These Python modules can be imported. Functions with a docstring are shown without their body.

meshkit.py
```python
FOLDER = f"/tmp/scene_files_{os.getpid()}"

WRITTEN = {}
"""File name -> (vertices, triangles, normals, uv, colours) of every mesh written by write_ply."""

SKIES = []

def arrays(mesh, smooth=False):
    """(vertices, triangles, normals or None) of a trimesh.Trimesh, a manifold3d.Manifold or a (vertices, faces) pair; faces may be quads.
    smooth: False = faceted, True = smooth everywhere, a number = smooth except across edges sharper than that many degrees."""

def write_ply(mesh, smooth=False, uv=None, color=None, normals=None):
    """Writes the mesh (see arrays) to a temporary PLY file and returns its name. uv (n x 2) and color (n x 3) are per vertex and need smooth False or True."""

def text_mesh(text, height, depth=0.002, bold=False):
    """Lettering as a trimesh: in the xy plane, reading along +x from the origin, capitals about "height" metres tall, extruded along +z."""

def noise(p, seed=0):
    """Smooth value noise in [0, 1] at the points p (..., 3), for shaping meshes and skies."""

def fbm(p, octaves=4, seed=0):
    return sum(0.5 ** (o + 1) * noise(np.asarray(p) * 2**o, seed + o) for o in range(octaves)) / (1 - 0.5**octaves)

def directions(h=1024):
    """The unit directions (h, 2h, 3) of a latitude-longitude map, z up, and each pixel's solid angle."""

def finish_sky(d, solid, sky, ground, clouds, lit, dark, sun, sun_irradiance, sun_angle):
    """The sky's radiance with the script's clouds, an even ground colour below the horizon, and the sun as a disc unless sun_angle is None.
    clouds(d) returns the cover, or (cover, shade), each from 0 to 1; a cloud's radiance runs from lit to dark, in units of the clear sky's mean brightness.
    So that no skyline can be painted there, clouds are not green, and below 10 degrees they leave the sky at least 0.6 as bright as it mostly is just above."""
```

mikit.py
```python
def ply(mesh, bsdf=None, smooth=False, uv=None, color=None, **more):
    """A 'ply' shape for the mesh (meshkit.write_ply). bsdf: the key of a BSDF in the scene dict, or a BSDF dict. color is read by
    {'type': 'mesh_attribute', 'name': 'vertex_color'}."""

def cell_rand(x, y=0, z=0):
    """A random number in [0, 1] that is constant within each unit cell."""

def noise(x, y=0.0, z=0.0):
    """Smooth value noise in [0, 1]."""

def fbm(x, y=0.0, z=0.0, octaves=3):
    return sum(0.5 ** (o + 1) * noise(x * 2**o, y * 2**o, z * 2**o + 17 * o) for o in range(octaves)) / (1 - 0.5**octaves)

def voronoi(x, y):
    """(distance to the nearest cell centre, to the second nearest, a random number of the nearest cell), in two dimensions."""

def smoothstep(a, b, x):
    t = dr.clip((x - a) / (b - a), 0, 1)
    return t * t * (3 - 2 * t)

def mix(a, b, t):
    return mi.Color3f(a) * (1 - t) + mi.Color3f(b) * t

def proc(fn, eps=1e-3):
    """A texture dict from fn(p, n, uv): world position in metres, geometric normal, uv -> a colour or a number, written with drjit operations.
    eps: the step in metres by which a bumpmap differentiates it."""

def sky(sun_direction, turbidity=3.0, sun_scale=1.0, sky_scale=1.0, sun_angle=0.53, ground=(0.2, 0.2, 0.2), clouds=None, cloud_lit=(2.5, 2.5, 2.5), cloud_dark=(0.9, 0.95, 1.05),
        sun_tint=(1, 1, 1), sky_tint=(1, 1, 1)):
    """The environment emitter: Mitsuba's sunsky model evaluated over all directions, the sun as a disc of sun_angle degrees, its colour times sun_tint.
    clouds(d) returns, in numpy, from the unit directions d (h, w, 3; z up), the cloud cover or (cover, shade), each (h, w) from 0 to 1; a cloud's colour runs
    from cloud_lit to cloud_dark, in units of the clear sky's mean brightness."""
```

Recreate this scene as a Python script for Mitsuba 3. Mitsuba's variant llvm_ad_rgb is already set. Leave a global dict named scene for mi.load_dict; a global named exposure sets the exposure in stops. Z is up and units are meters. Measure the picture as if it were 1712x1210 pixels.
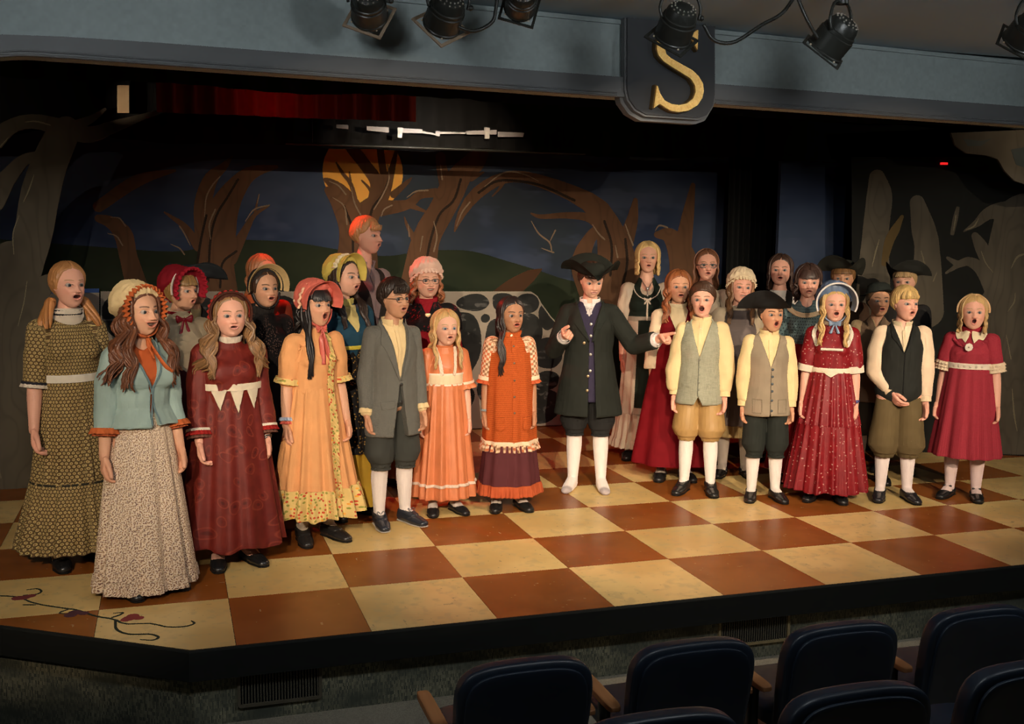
import math, random
import numpy as np, trimesh, manifold3d as m3, shapely, shapely.geometry as sg, shapely.ops as so
import drjit as dr, mitsuba as mi, mikit, meshkit
from scipy import sparse
from scipy.spatial import cKDTree
from mikit import noise, fbm, voronoi, cell_rand, smoothstep, mix

random.seed(7)
RNG = np.random.default_rng(11)
T4 = mi.ScalarTransform4f
TILE = 0.61                      # one painted floor square, metres; z = 0 is the stage floor
scene, labels, taken = {}, {}, set()

# ---------------------------------------------------------------- camera
def euler(yaw, pitch, roll):
    cy, sy, cp, sp, cr, sr = (f(a) for a in (yaw, pitch, roll) for f in (math.cos, math.sin))
    Z = np.array([[cy, -sy, 0], [sy, cy, 0], [0, 0, 1]]); X = np.array([[1, 0, 0], [0, cp, -sp], [0, sp, cp]]); Y = np.array([[cr, 0, sr], [0, 1, 0], [-sr, 0, cr]])
    return Z @ X @ Y
CAM = np.array([-1.395344, -8.857586, 2.993763]) * TILE
ROT = euler(-0.309824, -0.116825, -0.0102506)
scene['camera'] = {'type': 'perspective', 'fov_axis': 'x', 'fov': math.degrees(2 * math.atan(856 / 1789.77)), 'near_clip': 0.1, 'far_clip': 100.0,
                   'to_world': T4().look_at(origin=CAM.tolist(), target=(CAM + ROT[:, 1]).tolist(), up=ROT[:, 2].tolist())}

# ---------------------------------------------------------------- lights
exposure = 0.0
def spot(name, at, to, rgb, cutoff, beam):
    scene[name] = {'type': 'spot', 'to_world': T4().look_at(origin=[a * TILE for a in at], target=[a * TILE for a in to], up=[0, 0.01, 1]),
                   'intensity': {'type': 'rgb', 'value': list(rgb)}, 'cutoff_angle': cutoff, 'beam_width': beam}
WARM = np.array([1.0, 0.80, 0.57])
spot('unseen_front_spot', (-3.6, -7.5, 4.2), (-1.7, 1.6, 1.35), WARM * 62, 17, 7)  # five front spots, out of view over the auditorium, placed to light the cast
spot('unseen_front_spot_left', (-2.0, -7.5, 4.2), (1.2, 2.2, 1.35), WARM * 84, 17, 7)
spot('unseen_front_spot_middle', (1.0, -7.5, 4.2), (3.5, 2.4, 1.35), WARM * 92, 17, 7)
spot('unseen_front_spot_right', (4.0, -7.5, 4.2), (5.5, 2.2, 1.35), WARM * 92, 17, 7)
spot('unseen_front_spot_edge', (6.0, -7.0, 4.2), (7.7, 2.0, 1.35), WARM * 66, 17, 7)
spot('beam_spot', (2.05, -1.6, 4.25), (3.2, 1.4, 0), WARM * 14, 42, 20)
spot('unseen_side_spot', (6.5, 2.2, 4.6), (-1.5, 1.6, 1.0), WARM * 9, 30, 14)  # unseen spot from the right, throws the left group's shadows leftwards
spot('unseen_red_spot', (-.2, 4.0, 4.3), (.9, 3.7, 2.4), (8.0, .22, .12), 48, 30)  # unseen red source above the stage, reddens the hair in the back row
spot('unseen_canopy_spot', (8.6, 1.0, 4.25), (9.3, 2.6, 4.1), WARM * 1.0, 50, 10)  # unseen source without a fixture, placed to light the canopy cutout
spot('unseen_left_tree_spot', (-3.6, 1.6, 4.2), (-4.2, 4.6, 3.4), WARM * 1.8, 42, 10)  # unseen source, placed to brighten the left tree cutout and its branch
spot('unseen_red_border_spot', (-.5, 2.1, 4.2), (-.3, 2.87, 4.38), (.16, .006, .006), 45, 6)  # unseen red source, placed to light the red border curtain
spot('unseen_plank_spot', (-2.6, 3.4, 4.25), (-1.85, 4.6, 4.5), WARM * .9, 11, 5)  # unseen narrow spot, placed to light the plank alone
spot('unseen_backdrop_spot', (2.0, 2.4, 4.25), (1.7, 7.1, 3.1), WARM * 12, 33, 6)  # unseen source behind the beam, placed to light the middle of the backdrop
spot('unseen_strip_spot', (1.7, 4.0, 4.5), (1.6, 4.6, 4.05), (.35, .34, .33), 60, 20)  # unseen white source, placed to light the pale strips
def area_lamp(name, at, size, rgb, where):
    """An unseen lamp panel over the seats, tilted to light the beam."""
    scene[name] = {'type': 'rectangle', 'to_world': T4().translate([a * TILE for a in at]).rotate([1, 0, 0], 230).scale([size, size, 1]), 'bsdf': {'type': 'diffuse'},
                   'emitter': {'type': 'area', 'radiance': {'type': 'rgb', 'value': list(rgb)}}}
    labels[name] = {'label': 'unseen square lamp panel under the auditorium ceiling, out of view, placed to light the beam, ' + where, 'category': 'lamp'}

for i_, x_ in enumerate((-1.8, 2.2, 6.0)): area_lamp('unseen_lamp_panel' + ('_%03d' % i_ if i_ else ''), (x_, -4.6, 4.62), .17, (42, 44.5, 45), ('left of the seats', 'over the middle of the seats', 'right of the seats')[i_]); taken.add('unseen_lamp_panel' + ('_%03d' % i_ if i_ else ''))  # three glowing panels out of view, there to light the beam

# ---------------------------------------------------------------- materials
def rgb(c): return {'type': 'rgb', 'value': [float(x) for x in c]}
VC = {'type': 'mesh_attribute', 'name': 'vertex_color'}
def bsdf(name, color, rough=0.8, spec=0.3, two=True, **kw):
    b = {'type': 'principled', 'base_color': color if isinstance(color, dict) else rgb(color), 'roughness': rough, 'specular': spec, **kw}
    scene[name] = {'type': 'twosided', 'bsdf': b} if two else b
bsdf('m_cloth', VC, .85, .15)
bsdf('m_satin', VC, .42, .5)
bsdf('m_skin', VC, .52, .35)
bsdf('m_hair', VC, .42, .45)
bsdf('m_gloss', VC, .28, .6)
bsdf('m_metal', VC, .35, .5, metallic=.8)
bsdf('m_paint', VC, .8, .15)
def matte(name, fn, rough=.85, spec=.15, **kw): bsdf(name, mikit.proc(fn), rough, spec, **kw)
def tile_cream(p, n, uv):
    f = fbm(p.x * 3, p.y * 3, 0., 4); g = fbm(p.x * 23, p.y * 23, 3., 3)
    c = mix((.56, .38, .145), (.64, .455, .19), smoothstep(.3, .7, f))
    c = mix(c, (.50, .37, .17), .6 * smoothstep(.52, .80, g))
    return mix(c, (.25, .20, .11), .5 * smoothstep(.93, .97, noise(p.x * 46, p.y * 46, 9.)))
def tile_brown(p, n, uv):
    f = fbm(p.x * 4, p.y * 4, 7., 4)
    c = mix((.215, .062, .011), (.265, .082, .017), smoothstep(.3, .7, f))
    return mix(c, (.5, .36, .2), .5 * smoothstep(.955, .98, noise(p.x * 34, p.y * 34, 4.)))
matte('m_tile_cream', tile_cream, .36, .45)
matte('m_tile_brown', tile_brown, .34, .45)
def wall_paint(p, n, uv):
    f = fbm(p.x * 2, p.z * 2, p.y * 2, 4); g = fbm(p.x * 50, p.z * 50, p.y * 50, 2)
    return mix((.265, .315, .315), (.33, .38, .38), f) * (.9 + .2 * g)
matte('m_wall', wall_paint, .6, .3)
def carpet(p, n, uv):
    a = cell_rand(dr.floor(p.x * 170), dr.floor(p.z * 60), 0); b = fbm(p.x * 6, p.y * 6, p.z * 9, 3)
    return mix((.075, .082, .066), (.30, .28, .19), a * smoothstep(.2, .8, b))
matte('m_carpet_wall', carpet, .95, .05)
def carpet_floor(p, n, uv):
    a = cell_rand(dr.floor(p.x * 220), dr.floor(p.y * 220), 0); b = fbm(p.x * 3, p.y * 3, 0., 3)
    return mix((.16, .14, .11), (.33, .29, .22), a * .6 + b * .4)
matte('m_carpet_floor', carpet_floor, .95, .05)
def night_sky(p, n, uv):
    f = fbm(p.x * 1.1, p.z * 2.2, 2., 4); g = fbm(p.x * 2.0 + 9, p.z * 5, 5., 4)
    c = mix((.026, .040, .085), (.050, .072, .125), smoothstep(.3, .7, f))
    c = mix(c, (.036, .046, .052), .8 * smoothstep(.5, .8, fbm(p.x * .9, p.z * .9, 20., 3)))
    c = mix(c, (.068, .088, .150), .5 * smoothstep(.58, .75, g))
    return c
matte('m_night', night_sky, .8, .12)
def night_hill(p, n, uv): return mix((.018, .028, .017), (.034, .042, .025), fbm(p.x * 3, p.z * 5, 1., 4))
matte('m_hill', night_hill, .85, .1)
def bark_paint(p, n, uv):
    w = fbm(p.x * 3.2, p.z * 1.3, 4., 3)
    s = dr.abs(dr.sin(9 * (p.x * 2.6 + w * 2.4)))
    return mix(mix((.085, .045, .027), (.170, .088, .048), fbm(p.x * 4, p.z * 2, 8., 4)), (.032, .022, .018), .18 * smoothstep(.6, 0., s))
matte('m_bark', bark_paint, .85, .1)
def gray_bark(p, n, uv):
    w = fbm((p.x - p.y) * 3, p.z * 1.2, 4., 3); s = dr.abs(dr.sin(8 * ((p.x - p.y) * 2 + w * 2.8)))
    return mix(mix((.060, .052, .040), (.135, .118, .090), fbm((p.x - p.y) * 4, p.z * 2, 8., 4)), (.035, .032, .026), .2 * smoothstep(.6, 0., s))
matte('m_graybark', gray_bark, .85, .1)
def stone_paint(p, n, uv):
    f = fbm(p.x * 6, p.z * 9, 1., 4); g = fbm(p.x * 9 + 3 * f, p.z * 22, 6., 3)
    return mix(mix((.014, .016, .016), (.045, .047, .046), f), (.17, .17, .165), .6 * smoothstep(.62, .78, g))
matte('m_stone', stone_paint, .85, .1)
def wall_flat(p, n, uv): return mix((.33, .29, .235), (.42, .37, .30), fbm(p.x * 3, p.z * 3, 2., 4))
matte('m_lowwall', wall_flat, .85, .1)
def moon_paint(p, n, uv): return mix((.80, .38, .07), (.88, .47, .11), fbm(p.x * 5, p.z * 5, 2., 3))
matte('m_moon', moon_paint, .8, .1)
def gold(p, n, uv): return mix((.75, .40, .09), (.95, .62, .22), noise(p.x * 160, p.z * 160, p.y * 160))
bsdf('m_gold', mikit.proc(gold), .42, .5, metallic=.75)
bsdf('m_band', (.115, .118, .122), .5, .3)
bsdf('m_black', (.012, .013, .012), .8, .15)
bsdf('m_ceiling', (.30, .39, .45), .9, .1)
bsdf('m_can', (.018, .019, .016), .38, .5)
bsdf('m_canrim', (.30, .22, .15), .4, .5)
def vinyl(p, n, uv): return mix((.007, .012, .022), (.012, .020, .034), fbm(p.x * 8, p.y * 8, p.z * 8, 3))
matte('m_seat', vinyl, .42, .45)
def wood(p, n, uv): return mix((.30, .12, .045), (.42, .19, .075), fbm(p.x * 60, p.y * 6, p.z * 30, 3))
matte('m_wood', wood, .5, .35)
bsdf('m_plank', (.62, .44, .26), .7, .2)
# printed fabrics: uv in metres over the cloth
def prt(name, fn, rough=.85, spec=.12): matte(name, fn, rough, spec)
def rosettes(p, n, uv):
    s = .021
    y = uv.y / (s * .866); r = dr.floor(y); x = uv.x / s + .5 * (r - 2 * dr.floor(r / 2))
    fx, fy = x - dr.floor(x) - .5, (y - r - .5) * .866
    d = dr.sqrt(fx * fx + fy * fy)
    c = mix((.46, .37, .17), (.10, .062, .03), smoothstep(.30, .36, d))
    c = mix(c, (.12, .045, .02), smoothstep(.19, .15, d))
    return mix(c, (.42, .34, .17), smoothstep(.08, .05, d))
prt('m_rosette', rosettes)
def speckle(p, n, uv):
    a, b, c = voronoi(uv.x * 125, uv.y * 125)
    k = mix((.68, .55, .42), (.28, .16, .08), smoothstep(.40, .27, a))
    return mix(k, (.14, .06, .05), smoothstep(.40, .24, a) * smoothstep(.6, .62, c))
prt('m_speckle', speckle)
def paisley(p, n, uv):
    a, b, c = voronoi(uv.x * 14 + 1.2 * noise(uv.x * 9, uv.y * 9, 0.), uv.y * 11)
    ring = smoothstep(.07, .0, dr.abs(a - .30)) * smoothstep(.4, .45, c)
    k = mix((.090, .007, .006), (.155, .016, .010), fbm(uv.x * 22, uv.y * 22, 0., 3))
    k = mix(k, (.24, .045, .022), .55 * ring)
    return mix(k, (.05, .008, .008), .6 * smoothstep(.16, .05, a) * smoothstep(.5, .62, c))
prt('m_paisley', paisley, .6, .3)
def floral_yellow(p, n, uv):
    a, b, c = voronoi(uv.x * 48, uv.y * 48)
    k = mix((.68, .50, .20), (.60, .42, .15), fbm(uv.x * 30, uv.y * 30, 0., 2))
    m = smoothstep(.34, .24, a)
    k = mix(k, (.50, .07, .03), m * smoothstep(.68, .70, c))
    k = mix(k, (.28, .27, .06), m * smoothstep(.35, .33, c))
    return mix(k, (.72, .34, .05), m * smoothstep(.60, .62, c) * smoothstep(.70, .68, c))
prt('m_floral', floral_yellow)
def tweed(p, n, uv):
    i = dr.floor(uv.x / .006); h = uv.y / .006 + dr.select((i - 2 * dr.floor(i / 2)) > .5, 1., -1.) * uv.x / .006
    s = dr.sin(h * 6.283) * .5 + .5
    return mix((.052, .054, .050), (.185, .180, .160), .5 * s + .5 * noise(uv.x * 420, uv.y * 420, 0.))
prt('m_tweed', tweed)
def linen_sage(p, n, uv):
    a = noise(uv.x * 500, uv.y * 40, 0.); b = noise(uv.x * 40, uv.y * 500, 4.)
    return mix((.195, .20, .145), (.33, .325, .25), .5 * a + .5 * b)
prt('m_sage', linen_sage)
def check_patch(p, n, uv):
    s = .017; i, j = dr.floor(uv.x / s), dr.floor(uv.y / s)
    q = (i + j) - 2 * dr.floor((i + j) / 2)
    k = mix((.66, .46, .32), (.55, .40, .27), noise(uv.x * 200, uv.y * 200, 0.))
    k2 = mix((.42, .10, .03), (.22, .10, .045), smoothstep(.48, .52, cell_rand(i, j, 5)))
    return mix(k, k2, q * .9)
prt('m_patch', check_patch)
def stripe_orange(p, n, uv):
    s = dr.sin(uv.y * 2 * math.pi / .013) * .5 + .5
    return mix((.38, .075, .016), (.27, .048, .011), smoothstep(.62, .9, s)) * (.9 + .2 * noise(uv.x * 300, uv.y * 300, 0.))
prt('m_striped', stripe_orange)
def sprig_red(p, n, uv):
    a, b, c = voronoi(uv.x * 32, uv.y * 32)
    k = mix((.155, .004, .008), (.205, .006, .010), fbm(uv.x * 30, uv.y * 30, 0., 2))
    return mix(k, (.42, .26, .22), .75 * smoothstep(.17, .10, a) * smoothstep(.45, .5, c))
prt('m_sprig', sprig_red, .55, .35)
def dot_teal(p, n, uv):
    s = .022; y = uv.y / s; r = dr.floor(y); x = uv.x / s + .5 * (r - 2 * dr.floor(r / 2))
    fx, fy = x - dr.floor(x) - .5, y - r - .5
    d = dr.sqrt(fx * fx + fy * fy)
    return mix((.10, .155, .165), (.022, .034, .045), smoothstep(.25, .17, d))
prt('m_dotteal', dot_teal)
def gingham_crimson(p, n, uv):
    a = dr.sin(uv.x * 2 * math.pi / .009) * .5 + .5; b = dr.sin(uv.y * 2 * math.pi / .009) * .5 + .5
    return mix((.21, .012, .024), (.32, .040, .055), .5 * a + .5 * b)
prt('m_crimson', gingham_crimson)
def dark_floral(p, n, uv):
    a, b, c = voronoi(uv.x * 55, uv.y * 55)
    return mix((.012, .012, .014), (.38, .22, .06), smoothstep(.30, .2, a) * smoothstep(.5, .55, c))
prt('m_darkfloral', dark_floral)
def black_lace(p, n, uv):
    a, b, c = voronoi(uv.x * 60, uv.y * 60)
    return mix((.012, .011, .012), (.10, .06, .05), smoothstep(.32, .18, a) * smoothstep(.45, .55, fbm(uv.x * 9, uv.y * 9, 1., 2)))
prt('m_blacklace', black_lace)
def shawl_lace(p, n, uv):
    a, b, c = voronoi(uv.x * 42, uv.y * 42)
    return mix((.010, .009, .010), (.16, .010, .016), .8 * smoothstep(.30, .2, a) * smoothstep(.48, .66, noise(uv.x * 11, uv.y * 11, 3.)))
prt('m_shawllace', shawl_lace)

# ---------------------------------------------------------------- entries
def numbered(name):
    key, k = name, 0
    while key in taken:
        k += 1; key = '%s_%03d' % (name, k)
    taken.add(key); return key
def add(name, mesh, mat, parent=None, color=None, smooth=True, uv=None, label=None, cat=None, group=None, kind=None, to=None, numbered_key=None):
    """One entry of the scene; color: one colour or one per vertex, for the materials that read vertex colours."""
    key = numbered_key or numbered((parent + '__' if parent else '') + name)
    if hasattr(mesh, 'to_mesh') or isinstance(mesh, tuple):
        mesh = trimesh.Trimesh(*meshkit.arrays(mesh)[:2], process=False)
    kw = {}
    if color is not None:
        if smooth not in (True, False):
            mesh = trimesh.graph.smooth_shade(mesh, angle=np.radians(smooth), facet_minarea=None); smooth = True
        c = np.asarray(color, float); kw['color'] = np.tile(c, (len(mesh.vertices), 1)) if c.ndim == 1 else c
    if uv is not None: kw['uv'] = uv
    d = mikit.ply(mesh, mat, smooth=smooth, **kw)
    if to is not None: d['to_world'] = to
    scene[key] = d
    lab = {k: v for k, v in dict(label=label, category=cat, group=group, kind=kind).items() if v}
    if lab: labels[key] = lab
    return key
def thing(name, label, cat, group=None, kind=None):
    key = numbered(name); labels[key] = {k: v for k, v in dict(label=label, category=cat, group=group, kind=kind).items() if v}
    return key

# ---------------------------------------------------------------- mesh helpers
def box(c, s): b = trimesh.creation.box(extents=s); b.apply_translation(c); return b
def man(mesh): return m3.Manifold(m3.Mesh(vert_properties=np.asarray(mesh.vertices, np.float32), tri_verts=np.asarray(mesh.faces, np.uint32)))
def tri(m):
    a = m.to_mesh(); return trimesh.Trimesh(np.array(a.vert_properties[:, :3], float), np.array(a.tri_verts), process=False)
_ico = {k: np.array(trimesh.creation.icosphere(subdivisions=k).vertices) for k in (1, 2)}
def sph(c, r, k=2): return np.asarray(c, float) + _ico[k] * np.asarray(r, float)
def hull(*ps): return m3.Manifold.hull_points(np.vstack(ps))
def union(ms): return m3.Manifold.batch_boolean(list(ms), m3.OpType.Add)
def disc(c, axis, r, n=20, h=.004):
    a = np.asarray(axis, float); a = a / np.linalg.norm(a); u = np.cross(a, [0, 1, .2]); u /= np.linalg.norm(u); v = np.cross(a, u)
    t = np.arange(n) * 2 * np.pi / n; ring = np.asarray(c) + r * (np.cos(t)[:, None] * u + np.sin(t)[:, None] * v)
    return np.vstack([ring, ring + a * h])
def normals(v, f):
    n = np.zeros_like(v); fn = np.cross(v[f[:, 1]] - v[f[:, 0]], v[f[:, 2]] - v[f[:, 0]])
    for k in range(3): np.add.at(n, f[:, k], fn)
    return n / np.maximum(np.linalg.norm(n, axis=1, keepdims=True), 1e-12)
def taubin(v, f, it=10, lam=.5, mu=-.52):
    n = len(v); e = np.vstack([f[:, [0, 1]], f[:, [1, 2]], f[:, [2, 0]]])
    A = sparse.coo_matrix((np.ones(len(e)), (e[:, 0], e[:, 1])), shape=(n, n)).tocsr(); A = A + A.T; A.data[:] = 1
    L = sparse.diags(1 / np.maximum(np.asarray(A.sum(1)).ravel(), 1)) @ A
    for k in range(it):
        v = v + lam * (L @ v - v); v = v + mu * (L @ v - v)
    return v
def soft(m, edge, it=10, wrinkle=0., freq=9., seed=0, lam=.5, mu=-.52):
    """Refines and smooths a manifold, then wrinkles it along its normals; a manifold again."""
    t = tri(m.refine_to_length(edge)); t.merge_vertices(); v, f = np.array(t.vertices), np.array(t.faces)
    v = taubin(v, f, it, lam, mu)
    if wrinkle:
        q = v * [freq, freq, freq * .55] + seed * 7.3
        v = v + normals(v, f) * (wrinkle * (meshkit.fbm(q, 3, seed) - .5) * 2)[:, None]
    return trimesh.Trimesh(v, f, process=False)
def loft(rings, closed=True, cap=(False, False)):
    """rings: (k, n, 3) points; closed: each ring is a loop."""
    R = np.asarray(rings, float); k, n = R.shape[:2]; v = R.reshape(-1, 3); m = n if closed else n - 1
    i, j = np.meshgrid(np.arange(k - 1), np.arange(m), indexing='ij'); i, j = i.ravel(), j.ravel(); j2 = (j + 1) % n
    f = np.vstack([np.stack([i * n + j, i * n + j2, (i + 1) * n + j2], 1), np.stack([i * n + j, (i + 1) * n + j2, (i + 1) * n + j], 1)])
    for c, on in zip((0, k - 1), cap):
        if on:
            v = np.vstack([v, R[c].mean(0)]); q = np.arange(n); g = np.stack([np.full(n, len(v) - 1), c * n + (q + 1) % n, c * n + q], 1)
            f = np.vstack([f, g if c == 0 else g[:, ::-1]])
    return trimesh.Trimesh(v, f, process=False)
def tube(path, r, n=8, flat=1., up=None):
    """A tube along a polyline with radii r; flat squashes it along its second axis."""
    p = np.asarray(path, float); r = np.broadcast_to(r, len(p)); t = np.gradient(p, axis=0); t /= np.linalg.norm(t, axis=1, keepdims=True) + 1e-12
    ref = np.asarray(up if up is not None else [0.13, 0.31, .94], float)
    a = np.cross(t, ref); a /= np.linalg.norm(a, axis=1, keepdims=True) + 1e-9; b = np.cross(a, t); g = np.arange(n) * 2 * np.pi / n
    R = p[:, None] + r[:, None, None] * (np.cos(g)[None, :, None] * a[:, None] + flat * np.sin(g)[None, :, None] * b[:, None])
    return loft(R, True, (True, True))
def curve(pts, n=24):
    """A smooth (Catmull-Rom) curve through the points."""
    p = np.asarray(pts, float); p = np.vstack([2 * p[0] - p[1], p, 2 * p[-1] - p[-2]]); s = np.linspace(0, len(p) - 3 - 1e-9, n); i = s.astype(int); t = (s - i)[:, None]
    a, b, c, d = p[i], p[i + 1], p[i + 2], p[i + 3]
    return .5 * ((2 * b) + (-a + c) * t + (2 * a - 5 * b + 4 * c - d) * t ** 2 + (-a + 3 * b - 3 * c + d) * t ** 3)
def cat(ms): return trimesh.util.concatenate([m for m in ms])
def poly_mesh(g, depth):
    g = g.buffer(0)
    return cat([trimesh.creation.extrude_polygon(q, depth, engine='earcut') for q in getattr(g, 'geoms', [g]) if q.area > 1e-6])
def stroke_poly(pts, n=20):
    c = curve([p[:2] for p in pts], n); w = np.interp(np.linspace(0, 1, n), np.linspace(0, 1, len(pts)), [p[2] for p in pts]) / 2
    return so.unary_union([sg.MultiPoint([*sg.Point(a).buffer(max(u, .002), 6).exterior.coords, *sg.Point(b).buffer(max(s, .002), 6).exterior.coords]).convex_hull for a, b, u, s in zip(c[:-1], c[1:], w[:-1], w[1:])])
class Frame:
    """An upright plane: u runs along it, z up, d comes out of it towards the audience."""
    def __init__(s, o, u): s.o, s.u = np.array([*o, 0.]), np.array([*u, 0.]); s.d = np.array([s.u[1], -s.u[0], 0.])
    def lift(s, mesh, d0=0.):
        """mesh in (u, z, depth)"""
        v = np.asarray(mesh.vertices); return trimesh.Trimesh(s.o + v[:, :1] * s.u + (v[:, 2:] + d0) * s.d + np.array([0, 0, 1.]) * v[:, 1:2], mesh.faces, process=False)
    def flat(s, g, depth, d0=0.): return s.lift(poly_mesh(g, depth), d0)
    def box(s, u0, u1, z0, z1, d0, d1): return s.lift(box([(u0 + u1) / 2, (z0 + z1) / 2, (d0 + d1) / 2], [u1 - u0, z1 - z0, d1 - d0]))
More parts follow.
